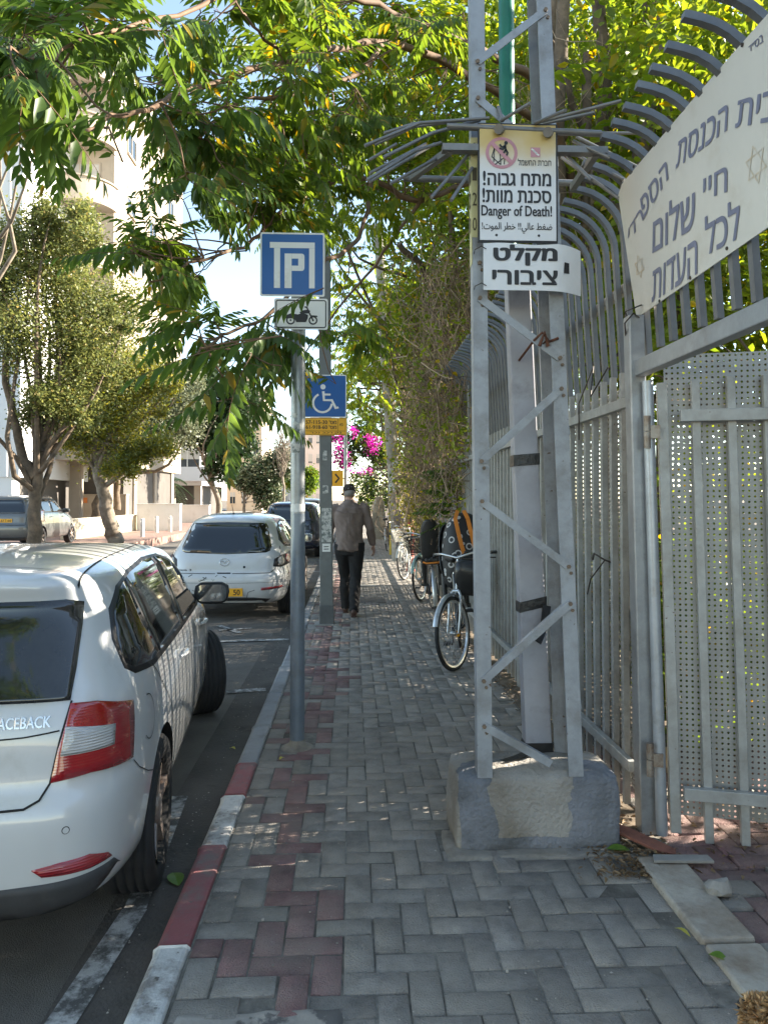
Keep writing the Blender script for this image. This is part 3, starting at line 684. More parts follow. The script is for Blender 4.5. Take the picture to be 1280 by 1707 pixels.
# ================================================================== fence, gate, gate sign
FX = 1.37
fence = thing('metal_fence', 'long grey picket fence with perforated backing and outward bent top bars along the pavement', 'fence', (FX, 3.5, 0))
ymax = 19.0
def boxsec(w, h): return [(-w/2, -h/2), (w/2, -h/2), (w/2, h/2), (-w/2, h/2)]
mb = MB(); y = 3.69
while y < ymax:
    mb.bar((FX, y, .03), (FX, y, 2.19), .03, .03, up=(1, 0, 0)); y += .146
into(fence, mb.build('picket_row', M_FENCE))
for z in (.27, 2.02):
    mb = MB(); mb.bar((FX-.035, 3.52, z), (FX-.035, ymax, z), .035, .05, up=(0, 0, 1)); into(fence, mb.build('rail', M_FENCE, bevel=.003))
for y in (6.1, 8.7, 11.3, 13.9, 16.5, 19.0):
    mb = MB(); mb.box(FX-.01, FX+.07, y-.04, y+.04, -.02, 2.9); into(fence, mb.build('post', M_FENCE, bevel=.004))
mb = MB(); mb.add([Vector(p) for p in ((1.335, 3.41, -.02), (1.415, 3.41, -.02), (1.415, 3.49, -.02), (1.335, 3.49, -.02), (1.297, 3.41, 2.42), (1.372, 3.41, 2.42), (1.372, 3.49, 2.42), (1.297, 3.49, 2.42))],
    [(3, 2, 1, 0), (4, 5, 6, 7), (0, 1, 5, 4), (1, 2, 6, 5), (2, 3, 7, 6), (3, 0, 4, 7)])
into(fence, mb.build('gate_post', M_GALV, bevel=.006))
def perforated(name, m, O, ux, uz, w, h, pitch, hole, octo, holes_ok=lambda u, v: True):
    """sheet with real holes; one square cell per hole"""
    nu, nv = int(round(w/pitch)), int(round(h/pitch)); pu, pv = w/nu, h/nv
    if octo: ro = np.array([(-1, -1), (0, -1), (1, -1), (1, 0), (1, 1), (0, 1), (-1, 1), (-1, 0)], float); ri = np.array([(math.cos(rad(225+45*k)), math.sin(rad(225+45*k))) for k in range(8)])*hole/2
    else: ro = np.array([(-1, -1), (1, -1), (1, 1), (-1, 1)], float); ri = ro*hole*.44
    k = len(ro); cell = np.concatenate([ro*np.array([pu/2, pv/2]), ri]); cu, cv = np.meshgrid((np.arange(nu)+.5)*pu, (np.arange(nv)+.5)*pv, indexing='ij')
    uv = cell[None]+np.stack([cu.ravel(), cv.ravel()], 1)[:, None]; uv = uv.reshape(-1, 2)
    V = np.array(O)[None]+uv[:, :1]*np.array(ux)[None]+uv[:, 1:]*np.array(uz)[None]
    f0 = np.array([(q, (q+1) % k, k+(q+1) % k, k+q) for q in range(k)]); F = (f0[None]+(np.arange(nu*nv)*2*k)[:, None, None]).reshape(-1, 4)
    return fast_mesh(name, V, F, m)
M_PERF = mat('perforated steel', (.36, .365, .355), .5, .3, .14, 3, dirt=(.24, .235, .21), dscale=3, damt=.42, sharp=.2)
into(fence, perforated('perforated_sheet', M_PERF, (FX+.022, 3.56, .12), (0, 1, 0), (0, 0, 1), 9.9, 2.0, .025, .0115, False))
mb = MB(); y = 2.09
def bent(y, x0, z0, zb, r, lean=.0):
    pts = [(x0, y, z0), (x0-.02, y, (z0+zb)/2), (x0-.04, y, zb)]
    for k in range(1, 8):
        a = k/7*rad(78); pts.append((x0-.04-r*(1-math.cos(a)), y, zb+r*math.sin(a)))
    q = Vector(pts[-1]); pts.append(tuple(q+Vector((-.06, 0, .012)))); return pts
while y < 18.5:
    z0 = 2.24 if y < 3.4 else 2.20
    xo = FX+.03 if y < 3.45 else FX+.055
    mb.sweep(bent(y, xo, z0+random.uniform(-.01, .01), 2.86+random.uniform(-.01, .01), .27), boxsec(.027, .030), up=(0, 1, 0)); y += .134
into(fence, mb.build('bent_bar_row', mat('dark bar paint', (.155, .16, .165), .45, .4, .14, 10, dirt=(.14, .135, .125), dscale=7, damt=.36)))
mb = MB(); mb.bar((FX+.065, 2.0, 2.66), (FX+.065, 18.6, 2.66), .03, .05, up=(0, 0, 1)); into(fence, mb.build('top_rail', M_FENCE))
mb = MB(); mb.bar((FX-.02, 3.47, 2.165), (FX-.02, .9, 2.155), .055, .075, up=(0, 0, 1)); into(fence, mb.build('gate_beam', M_GALV, bevel=.005))
mb = MB()
mb.tube([(1.30, 3.46, 2.33), (1.28, 3.42, 2.38), (1.31, 3.39, 2.42), (1.36, 3.42, 2.40), (1.34, 3.47, 2.35), (1.29, 3.44, 2.44), (1.35, 3.39, 2.46)], .004, 5)
mb.tube([(1.33, 4.3, 1.9), (1.30, 4.2, 2.1), (1.36, 4.12, 2.3), (1.32, 4.05, 2.12), (1.35, 3.85, 2.25)], .004, 5)
mb.tube([(1.31, 4.0, 1.22), (1.29, 3.92, 1.26), (1.32, 3.84, 1.23), (1.38, 3.88, 1.21)], .005, 5); mb.tube([(1.31, 4.1, 1.02), (1.28, 3.95, 1.12), (1.32, 3.84, 1.23)], .004, 5)
into(fence, mb.build('loose_wire', mat('dark wire', (.06, .05, .045), .6, .5)))

GA = rad(-15.5)   # open leaf
gate = thing('gate_leaf', 'open grey gate leaf of square bars with a perforated steel sheet behind', 'gate', (1.425, 3.37, 0), GA)
GW = 1.02
mb = MB(); mb.tube([(-.01, 0, .015), (-.055, 0, 2.1)], .026, 14); mb.build('hinge_tube', mat('light galvanised pipe', (.40, .43, .46), .4, .5, .12, 8, dirt=(.27, .26, .25), dscale=7, damt=.36), gate)
mb = MB(); mb.bar((.05, .01, .03), (.008, .01, 2.09), .045, .045, up=(0, 1, 0)); mb.bar((GW, 0, .03), (GW, 0, 2.09), .045, .045, up=(0, 1, 0)); mb.build('stile', M_FENCE, gate, bevel=.003)
for z in (.225, 1.93):
    mb = MB(); mb.bar((.08, -.04, z), (GW, -.04, z), .035, .055, up=(0, 0, 1)); mb.build('rail', M_FENCE, gate, bevel=.003)
for k in range(6):
    mb = MB(); x = .172+.151*k; mb.bar((x+.018, -.005, .0+random.uniform(0, .01)), (x-.022, -.005, 2.10+random.uniform(-.01, .02)), .037, .037, up=(0, 1, 0)); mb.build('picket', M_FENCE, gate, bevel=.003)
o = perforated('perforated_sheet', M_PERF, (.02, .03, .10), (1, 0, 0), (0, 0, 1), 1.0, 2.125, .025, .0108, True); o.parent = gate
for z in (.36, 1.86):
    mb = MB(); mb.tube([(-.062, -.03, z-.075), (-.062, -.03, z)], .016, 12); mb.tube([(-.062, -.03, z+.004), (-.062, -.03, z+.075)], .016, 12); mb.box(-.06, -.005, -.036, -.026, z-.03, z+.03)
    mb.build('hinge', mat('worn hinge steel', (.33, .30, .26), .5, .6, .2, 20, dirt=(.16, .09, .05), dscale=14, damt=.42), gate)

# gate sign: sheet leaning out over the gate, lettered in the plane of the sheet
gs = thing('synagogue_sign', 'long off white name board with grey blue hebrew lettering fixed over the gate', 'sign', (1.36, 3.48, 2.42))
SUY = Vector((-.141, 0, .99)).normalized(); SUX = Vector((0, -1, 0)); SO = Vector((1.36, 3.48, 2.42)); SN = SUX.cross(SUY)
def sp(cx, cy):
    px, py = 1000+cx/2.846, cy/2.846
    d = _f + _r*((px-640)/FPX) + _u*((832 - FPX*math.tan(PITCH) - py)/FPX); e = Vector((0, 0, EYE))
    q = e + d*((SO-e).dot(SN)/d.dot(SN)) - SO
    return (q.dot(SUX), q.dot(SUY))
mb = MB(); out = [(0, 0), (1.62, .03), (1.62, .62), (1.2, .63), (.8, .635), (.4, .632), (.06, .63), (.0, .60)]
mb.prism(out, (0, 0, 0), SUX, SUY, -.006); mb.build('board', mat('aged white board', (.60, .575, .52), .5, 0, .05, 3, dirt=(.50, .45, .37), dscale=2.5, damt=.36), gs)
def quad_text(mb, s, BL, BR, TR, TL, bold=.02, lift=.002):
    vs, fs, _ = text2d(s, bold); q = [Vector(sp(*c)) for c in (BL, BR, TR, TL)]
    pts = []
    for a, b_, c_ in vs:
        w = q[0]*(1-a)*(1-b_)+q[1]*a*(1-b_)+q[2]*a*b_+q[3]*(1-a)*b_
        pts.append(SUX*w.x+SUY*w.y+SN*(lift+c_))
    mb.add(pts, fs)
mb = MB()
for s, *q in (('תיב', (640, 607), (838, 572), (850, 415), (655, 478)), ('תסנכה', (358, 805), (602, 622), (610, 487), (372, 672)),
              ('רדי', (0, 0), (0, 0), (0, 0), (0, 0)),
              ('ייח', (488, 950), (604, 910), (605, 783), (490, 850)), ('םולש', (248, 1203), (455, 1078), (450, 862), (252, 1015)),
              ('לכל', (500, 1215), (668, 1125), (662, 930), (497, 1030)), ('תודעה', (245, 1435), (462, 1298), (462, 1128), (250, 1288)), ('ד״סב', (705, 250), (775, 200), (772, 158), (705, 222))):
    if s == 'רדי': continue
    quad_text(mb, s, *q, bold=.028 if s != 'ד״סב' else .01)
quad_text(mb, 'ידר', (130, 1160), (212, 1035), (192, 985), (135, 1085), .028); quad_text(mb, 'פסה', (203, 1048), (325, 850), (316, 755), (190, 945), .028)
mb.build('lettering', mat('grey blue lettering', (.165, .175, .25), .6, 0, .1, 10), gs)
mb = MB()
def star2(cx, cy, r, w, mb):
    a, b_ = sp(cx, cy)
    for h in (0, 1):
        tri = [(a+r*math.cos(rad(90+180*h+120*k)), b_+r*math.sin(rad(90+180*h+120*k))) for k in range(4)]
        for k in range(3): stroke(mb, [tri[k], tri[k+1]], w, (0, 0, 0), SUX, SUY, .002)
star2(187, 1265, .052, .006, mb); star2(738, 780, .062, .005, mb)
mb.build('faded_star', mat('faded gold paint', (.56, .43, .26), .6, 0, .1, 10, dirt=(.59, .56, .50), dscale=18, damt=.5), gs)
mb = MB()
for c in ((100, 858), (160, 790), (300, 627), (468, 433), (282, 1428), (428, 1318), (602, 1178), (675, 212)):
    a, b_ = sp(*c); mb.disc(SUX*a+SUY*b_-SN*.0, SN, .007, .004, 10)
mb.build('screw', mat('dark wire', (.06, .05, .045), .6, .5), gs)
# ================================================================== poles and signs on the pavement
M_BLUE = mat('sign blue', (.008, .10, .33), .35, 0, .06, 6)
M_YEL = mat('sign orange yellow', (.85, .42, .02), .45, 0, .05, 6)
M_POLE = mat('sign pole zinc', (.27, .29, .30), .38, .5, .16, 7, .05, 60, dirt=(.20, .20, .19), dscale=5, damt=.38)
M_PAPER = mat('old sticker', (.55, .54, .50), .7, 0, .2, 25, dirt=(.14, .16, .15), dscale=22, damt=.48, sharp=.05)
def roundrect(x0, x1, z0, z1, r, n=5):
    return [(cx+r*math.cos(rad(a0+90*k/n)), cz+r*math.sin(rad(a0+90*k/n))) for cx, cz, a0 in ((x1-r, z1-r, 0), (x0+r, z1-r, 90), (x0+r, z0+r, 180), (x1-r, z0+r, 270)) for k in range(n+1)]
XZ = ((1, 0, 0), (0, 0, 1))
def wrapband(mb, r, z0, z1, a0, a1, n=10, rag=0.0):
    vs = []
    for k in range(n+1):
        a = a0+(a1-a0)*k/n; vs += [(r*math.cos(a), r*math.sin(a), z0+random.uniform(-rag, rag)), (r*math.cos(a), r*math.sin(a), z1+random.uniform(-rag, rag))]
    mb.add(vs, [(2*k, 2*k+2, 2*k+3, 2*k+1) for k in range(n)])
sp_ = thing('sign_pole', 'round grey zinc sign pole standing beside the kerb, nearest to the camera', 'pole', (-.345, 4.69, 0))
mb = MB(); mb.tube([(0, 0, -.05), (-.002, 0, 3.16)], .0455, 24); mb.build('pole', M_POLE, sp_)
mb = MB(); wrapband(mb, .0459, .03, 1.46, 0, 2*PI, 32); mb.build('painted_sleeve', mat('blue grey pole paint', (.17, .205, .245), .4, .3, .15, 6, .06, 60, dirt=(.13, .14, .15), dscale=5, damt=.4), sp_)
mb = MB(); mb.lathe([(.0457, .05), (.052, .012), (.085, .008), (.105, -.004), (.11, -.02)], n=26)
mb.build('mortar_collar', M_MORT, sp_)
mb = MB(); wrapband(mb, .0462, 1.92, 2.03, rad(200), rad(300), 8, .01); wrapband(mb, .0464, 1.84, 1.90, rad(215), rad(290), 8, .008); wrapband(mb, .0462, 2.06, 2.09, rad(220), rad(270), 6, .006)
mb.build('sticker', M_PAPER, sp_)
mb = MB(); wrapband(mb, .0465, 1.47, 1.52, rad(170), rad(370), 14, .003); mb.build('tape_band', mat('clear tape', (.55, .57, .57), .25), sp_)
mb = MB()
for z in (3.0, 2.72): mb.tube([(.048*math.cos(2*PI*k/16), .048*math.sin(2*PI*k/16), z) for k in range(16)], .006, 6, loop=True)
mb.build('clamp', M_GALV, sp_)

# blue covered-parking sign
ps = thing('parking_sign', 'square blue parking sign with a white P under a white frame', 'road sign', (-.38, 4.635, 3.025))
A = .202
mb = MB(); mb.prism(roundrect(-A, A, -A, A, .012), (0, 0, 0), *XZ, -.004); mb.build('plate', M_WHITE, ps)
mb = MB(); flat(mb, roundrect(-A+.011, A-.011, -A+.011, A-.011, .008), (0, 0, 0), *XZ, .001); mb.build('blue_field', M_BLUE, ps)
cxp = lambda x: (x-266)/166*A; czp = lambda y: (244-y)/164*A
mb = MB()
def rect(mb, x0, y0, x1, y1, lift=.002): flat(mb, [(cxp(x0), czp(y1)), (cxp(x1), czp(y1)), (cxp(x1), czp(y0)), (cxp(x0), czp(y0))], (0, 0, 0), *XZ, lift)
rect(mb, 150, 130, 381, 160); rect(mb, 172, 160.5, 203, 366); rect(mb, 352, 160.5, 381, 366)
rect(mb, 226, 188, 262, 366); rect(mb, 262.5, 188, 316, 214); rect(mb, 262.5, 250, 316, 277)
flat(mb, [(cxp(x), czp(y)) for x, y in ((316.5, 188), (316.5, 214), (296, 214), (296, 250), (316.5, 250), (316.5, 277), (324, 273), (328, 264), (328, 200), (324, 192))][::-1], (0, 0, 0), *XZ, .0024)
mb.build('white_symbol', M_WHITE, ps)
# motorcycle plate
mp = thing('motorcycle_plate', 'small white plate with a black motorcycle under the parking sign', 'road sign', (-.325, 4.632, 2.712))
mb = MB(); mb.prism(roundrect(-.168, .168, -.098, .098, .014), (0, 0, 0), *XZ, -.004); mb.build('plate', M_WHITE, mp)
mb = MB()
pts = roundrect(-.155, .155, -.085, .085, .012); pts.append(pts[0]); stroke(mb, pts, .007, (0, 0, 0), *XZ, .001)
for c in (.075, -.065):
    for k in range(24):
        a0, a1 = 2*PI*k/24, 2*PI*(k+1)/24
        flat(mb, [(c+r*math.cos(a), -.040+r*math.sin(a)) for r, a in ((.019, a0), (.028, a0), (.028, a1), (.019, a1))], (0, 0, 0), *XZ, .001)
    flat(mb, circ(c, -.040, .006, 10), (0, 0, 0), *XZ, .001)
flat(mb, [(-.105, -.012), (-.10, -.03), (-.04, -.028), (-.03, -.052), (.03, -.052), (.042, -.03), (.045, -.008), (.03, .0), (.0, .004), (-.02, -.004), (-.06, .004)], (0, 0, 0), *XZ, .0018)
flat(mb, [(.0, .0), (.05, .004), (.058, .018), (.045, .028), (.01, .022), (-.01, .01)], (0, 0, 0), *XZ, .0022)
stroke(mb, [(.075, -.040), (.05, .01), (.036, .042), (.022, .044)], .009, (0, 0, 0), *XZ, .0026)
flat(mb, [(.06, -.008), (.10, -.01), (.104, -.02), (.075, -.016)], (0, 0, 0), *XZ, .0026)
mb.build('motorcycle_symbol', M_BLACK, mp)

# square lamp post with the disabled-parking sign
lp = thing('lamp_post', 'square grey steel lamp post behind the parking sign pole, covered in old stickers', 'street lamp', (-.32, 9.26, 0))
M_LP = mat('lamp post paint', (.165, .175, .17), .5, .2, .12, 6, .05, 40, dirt=(.12, .12, .11), dscale=4, damt=.38)
mb = MB(); mb.add([(-.08, -.08, .0), (.08, -.08, .0), (.08, .08, 0), (-.08, .08, 0), (-.13, -.065, 8), (-.00, -.065, 8), (0, .065, 8), (-.13, .065, 8)],
    [(3, 2, 1, 0), (4, 5, 6, 7), (0, 1, 5, 4), (1, 2, 6, 5), (2, 3, 7, 6), (3, 0, 4, 7)]); mb.build('post', M_LP, lp, bevel=.008)
mb = MB(); mb.box(-.088, .088, -.088, .088, -.01, .24); mb.build('base_sleeve', mat('dark post foot', (.11, .115, .115), .6, .1, .2, 8), lp, bevel=.006)
mb = MB(); mb.box(-.15, .15, -.15, .15, -.02, .012); mb.build('base_plate', M_CONC, lp, bevel=.004)
mb = MB(); mb.tube([(-.065, 0, 7.9), (-.4, 0, 8.3), (-1.3, 0, 8.5)], .035, 10); mb.build('arm', M_LP, lp)
mb = MB(); mb.box(-1.9, -1.25, -.14, .14, 8.44, 8.56); mb.build('lamp_head', M_LP, lp, bevel=.03)
mb = MB(); mb.box(-.062, .058, -.0835, -.0825, 1.02, 1.44); mb.box(-.05, .0, -.0835, -.0825, 2.03, 2.15); mb.box(-.05, .02, -.083, -.082, 1.62, 1.72); mb.build('sticker', M_PAPER, lp)
mb = MB(); mb.box(-.055, .045, -.086, -.0845, .90, 1.00); mb.build('notice', M_WHITE, lp)
mb = MB()
for k in range(2): stroke(mb, [(-.035, .962-.03*k), (.025, .964-.03*k)], .010, (0, -.0865, 0), *XZ, .001)
mb.build('notice_text', M_BLACK, lp)
dsb = thing('disabled_parking_sign', 'square blue sign with a white wheelchair symbol on the lamp post', 'road sign', (-.345, 9.155, 2.825), rad(0))
A = .266
mb = MB(); mb.prism(roundrect(-A, A, -A, A, .02), (0, 0, 0), *XZ, -.004); mb.build('plate', M_WHITE, dsb)
mb = MB(); flat(mb, roundrect(-A+.012, A-.012, -A+.012, A-.012, .012), (0, 0, 0), *XZ, .001); mb.build('blue_field', M_BLUE, dsb)
mb = MB(); S_ = 1.0
stroke(mb, [(-.02, .06), (-.012, -.05), (.085, -.05), (.135, -.15), (.165, -.135)], .032, (0, 0, 0), *XZ, .003)
stroke(mb, [(-.016, .02), (.07, .02)], .024, (0, 0, 0), *XZ, .0036); flat(mb, circ(-.024, .115, .032, 18), (0, 0, 0), *XZ, .003)
stroke(mb, [(-.03+.115*math.cos(rad(a)), -.085+.115*math.sin(rad(a))) for a in range(115, 356, 10)], .026, (0, 0, 0), *XZ, .0042)
mb.build('wheelchair_symbol', M_WHITE, dsb)
yp = thing('permit_plate', 'orange yellow plate with black numbers below the wheelchair sign', 'road sign', (-.345, 9.155, 2.448))
mb = MB(); mb.prism(roundrect(-A, A, -.108, .108, .012), (0, 0, 0), *XZ, -.004); mb.build('plate', M_YEL, yp)
mb = MB(); O = (0, 0, 0)
put_text(mb, "57-115-30 'סמ", O, *XZ, -.235, .145, .030, .078, bold=.03); put_text(mb, "61-918-60 'סמ", O, *XZ, -.235, .145, -.032, .016, bold=.03)
put_text(mb, 'אס', O, *XZ, .18, .225, .005, .04, bold=.01); put_text(mb, 'רכנ בכר קנ', O, *XZ, -.18, .20, -.094, -.066, bold=.01)
for pts in ([(-.25, -.055), (.25, -.055)], [(.162, -.055), (.162, .098)], [(-.25, .098), (.25, .098), (.25, -.098), (-.25, -.098), (-.25, .098)]): stroke(mb, pts, .004, O, *XZ, .001)
mb.build('lettering', M_BLACK, yp)

# further poles
cp = thing('concrete_pole', 'tall leaning weathered concrete utility pole beside the bicycles', 'utility pole', (1.16, 18.58, 0))
mb = MB(); mb.tube([(0, 0, -.1), (-.07, 0, 1.5), (-.18, 0, 3), (-.33, 0, 5.2), (-.52, 0, 8.5)], [.175, .165, .155, .14, .12], 16)
mb.build('shaft', mat('old concrete pole', (.32, .295, .25), .9, 0, .2, 5, .4, 30, dirt=(.18, .16, .13), dscale=3, damt=.44), cp)
mb = MB(); wrapband(mb, .169, 1.75, 2.5, rad(190), rad(330), 10, .02)
for v in range(len(mb.v)): mb.v[v] = (mb.v[v][0]-.10, mb.v[v][1], mb.v[v][2])
mb.build('poster_scrap', M_PAPER, cp)
tp = thing('thin_sign_pole', 'thin pale steel pole rising behind the walking man', 'pole', (-.20, 20.5, 0))
mb = MB(); mb.tube([(0, 0, -.1), (0, 0, 3.9)], .05, 12); mb.build('pole', M_GALV, tp)
og = thing('orange_sign', 'small orange yellow sign with a black arrow, partly hidden by the lamp post', 'road sign', (-.46, 20.4, 2.12))
mb = MB(); mb.prism(roundrect(-.2, .2, -.22, .22, .02), (0, 0, 0), *XZ, -.006); mb.build('plate', M_YEL, og)
mb = MB(); stroke(mb, [(-.02, -.12), (.08, .0), (-.02, .12)], .05, (0, 0, 0), *XZ, .002); mb.build('arrow', M_BLACK, og)
mb = MB(); mb.bar((.0, .03, 0), (.27, .06, 0), .03, .03); mb.build('bracket', M_GALV, og)
yl_ = thing('yellow_post', 'slim yellow painted post at the left of the concrete pole', 'post', (1.06, 20.6, 0))
mb = MB(); mb.tube([(0, 0, -.05), (0, 0, 1.62), (0, 0, 1.72), (0, 0, 1.74)], [.045, .045, .04, .01], 14); mb.build('shaft', mat('yellow post paint', (.52, .36, .03), .5, 0, .2, 9, dirt=(.3, .22, .05), dscale=5, damt=.4), yl_)
mb = MB(); mb.lathe([(.047, 0), (.047, .09)], (0, 0, 1.2), n=14); mb.lathe([(.047, 0), (.047, .09)], (0, 0, .55), n=14); mb.build('black_band', M_BLACK, yl_)
hy = thing('standpipe', 'red painted fire standpipe between the parked bicycles and the fence', 'hydrant', (1.24, 15.9, 0))
M_RED = mat('hydrant red', (.36, .045, .03), .5, 0, .2, 8, dirt=(.22, .05, .04), dscale=6, damt=.4)
mb = MB(); mb.lathe([(.0, 0), (.10, 0), (.10, .04), (.075, .06), (.075, .85), (.10, .87), (.10, .93), (.07, .96), (.07, 1.08), (.04, 1.14), (.0, 1.15)], n=16); mb.build('barrel', M_RED, hy)
mb = MB(); mb.tube([(-.06, 0, .93), (-.2, -.02, .93)], .045, 12); mb.tube([(-.2, -.02, .93), (-.24, -.025, .93)], .055, 12); mb.build('outlet', M_RED, hy)
sp2 = thing('stone_pillar', 'pale rough stone gate pillar at the far end of the pavement', 'pillar', (1.02, 29, 0))
mb = MB(); mb.box(-.32, .32, -.3, .3, -.1, .42); mb.box(-.25, .25, -.24, .24, .42, 1.05); mb.lathe([(.24, 1.05), (.22, 1.4), (.14, 1.62), (.0, 1.68)], n=14)
mb.build('shaft', mat('rough stone', (.36, .32, .25), .9, 0, .25, 5, .5, 25, dirt=(.2, .17, .13), dscale=3, damt=.45), sp2, bevel=.03)
# sheet-metal fence further along
mf = thing('sheet_fence', 'pale grey sheet metal fence behind the red standpipe, overgrown at the top', 'fence', (1.40, 19.2, 0))
M_SHT = mat('pale sheet fence', (.34, .34, .315), .55, .2, .1, 3, dirt=(.24, .22, .19), dscale=2, damt=.42)
for k in range(7):
    mb = MB(); y = 1.4*k
    for q in range(7): mb.box(-.015+.012*(q % 2), .015+.012*(q % 2), y+.2*q, y+.2*q+.2-.004, .08, 2.55)
    mb.build('panel', M_SHT, mf)
    mb = MB(); mb.box(-.03, .05, y-.04, y+.0, -.02, 2.7); mb.build('post', M_FENCE, mf)

# ================================================================== opposite side: bollards and walls
for k, (px, pyt, pyb) in enumerate(((243, 864, 894), (266, 862, 887), (288, 861, 886))):
    d = 1.51*FPX/(pyb-832.0); x = (px-588)*d/FPX
    if k == 0:
        bo_ = thing('bollard', 'pale grey round bollard, leftmost of the three before the white wall', 'bollard', (x, d, .04), 0, 'bollards on the far pavement')
        mb = MB(); mb.lathe([(.0, .74), (.06, .735), (.085, .70), (.085, .56), (.088, .55), (.088, .0)], n=16); mb.build('shaft', mat('pale bollard', (.52, .50, .46), .7, 0, .15, 6), bo_)
        mb = MB(); mb.lathe([(.0865, 0), (.0865, .05)], (0, 0, .6), n=16); mb.build('reflective_band', M_WHITE, bo_); b0 = bo_
    else:
        c = copy_tree(b0); c.location = (x, d, .04)
        c['label'] = ['', 'pale grey bollard in the middle of the three before the white wall', 'pale grey round bollard, rightmost of three, nearest the white car'][k]
M_WW = mat('white garden wall', (.72, .70, .66), .85, 0, .06, 1.2, .2, 20, dirt=(.5, .46, .40), dscale=.8, damt=.36)
M_BW = mat('beige garden wall', (.44, .38, .30), .9, 0, .1, 1.5, .25, 20, dirt=(.33, .28, .22), dscale=1, damt=.4)
def wall(name, label, x0, x1, y0, y1, z1, m, cap=.06):
    t_ = thing(name, label, 'wall', ((x0+x1)/2, (y0+y1)/2, 0)); cx, cy = (x0+x1)/2, (y0+y1)/2
    mb = MB(); mb.box(x0-cx, x1-cx, y0-cy, y1-cy, -.2, z1); mb.build('wall', m, t_, bevel=.01)
    mb = MB(); mb.box(x0-cx-.03, x1-cx+.03, y0-cy-.03, y1-cy+.03, z1+.002, z1+cap); mb.build('coping', m, t_, bevel=.01)
    return t_
wall('low_wall', 'low cream wall beside the leaning tree trunk, nearest of the far side walls', -10.75, -10.45, 27.8, 37, .74, mat('cream low wall', (.62, .55, .40), .88, 0, .1, 2, .3, 20, dirt=(.45, .37, .26), dscale=2, damt=.42))
wall('garden_wall', 'white garden wall behind the three bollards', -10.35, -8.3, 36.0, 36.35, 1.28, M_WW)
wall('garden_wall', 'white garden wall farther back, in front of the palms', -12.2, -9.2, 48, 48.4, 1.12, M_WW)
bwl = wall('beige_wall', 'beige wall carrying an orange notice behind the silver car', -15.0, -11.3, 37.5, 37.9, 1.74, M_BW)
no_ = tag(MB().box(-13.75, -13.2, 37.44, 37.47, 1.36, 1.62).build('notice_board', mat('orange notice', (.62, .20, .05), .6)), 'small orange notice fixed to the beige wall', 'notice')
# ================================================================== cars
M_CARW = mat('white car paint', (.60, .61, .61), .28, 0, .025, 1.5, .02, 30, coat=1.0, dirt=(.46, .455, .43), dscale=3, damt=.33)
M_CARW2 = mat('white car paint dusty', (.60, .61, .61), .30, 0, .03, 2, .02, 30, coat=.8, dirt=(.52, .51, .48), dscale=3, damt=.34)
M_CARN = mat('navy car paint', (.012, .016, .035), .25, .2, .05, 3, coat=1.0)
M_CARS = mat('silver car paint', (.115, .118, .115), .32, .45, .04, 3, coat=.7)
M_CGLASS = mat('dark car glass', (.006, .008, .009), .035, 0, .1, 3, spec=.9, coat=.3)
M_CTINT = mat('car rear glass', (.010, .012, .014), .06, 0, .3, 2.2, spec=.8, dirt=(.035, .036, .036), dscale=4, damt=.42, sharp=.2)
M_TRIM = mat('car black trim', (.018, .018, .019), .5, 0, .15, 12)
M_DKGR = mat('dark grey valance', (.05, .05, .052), .6, 0, .15, 12, .05, 100, dirt=(.10, .095, .085), dscale=5, damt=.38)
M_SEAM = mat('panel gap', (.012, .012, .012), .8)
def lampmat(name, col, ref=.5):
    """tail-lamp lens: ribbed coloured plastic under clear gloss"""
    m, t, b, o = nodes_of(name); N = t.nodes.new; L = t.links.new
    tc = N('ShaderNodeTexCoord'); wv = N('ShaderNodeTexWave'); wv.inputs['Scale'].default_value = 34; wv.bands_direction = 'Z'; L(tc.outputs['Object'], wv.inputs['Vector'])
    no = N('ShaderNodeTexNoise'); no.inputs['Scale'].default_value = 5; L(tc.outputs['Object'], no.inputs['Vector'])
    r = N('ShaderNodeMapRange'); r.inputs[3].default_value = .55; r.inputs[4].default_value = 1.35; L(no.outputs[0], r.inputs[0])
    mx = N('ShaderNodeMix'); mx.data_type = 'RGBA'; mx.blend_type = 'MULTIPLY'; mx.inputs[0].default_value = 1; mx.inputs[6].default_value = (*col, 1); L(r.outputs[0], mx.inputs[7]); L(mx.outputs[2], b.inputs['Base Color'])
    bp = N('ShaderNodeBump'); bp.inputs['Strength'].default_value = ref; bp.inputs['Distance'].default_value = .004; L(wv.outputs[0], bp.inputs['Height']); L(bp.outputs[0], b.inputs['Normal'])
    b.inputs['Roughness'].default_value = .16; b.inputs['Coat Weight'].default_value = 1; b.inputs['Coat Roughness'].default_value = .03; b.inputs['Specular IOR Level'].default_value = .8
    return m
M_LRED = lampmat('tail lamp red', (.33, .004, .010), .12); M_LDRED = lampmat('reflector red', (.34, .012, .02)); M_LCLR = lampmat('clear lamp', (.50, .49, .48), .7)

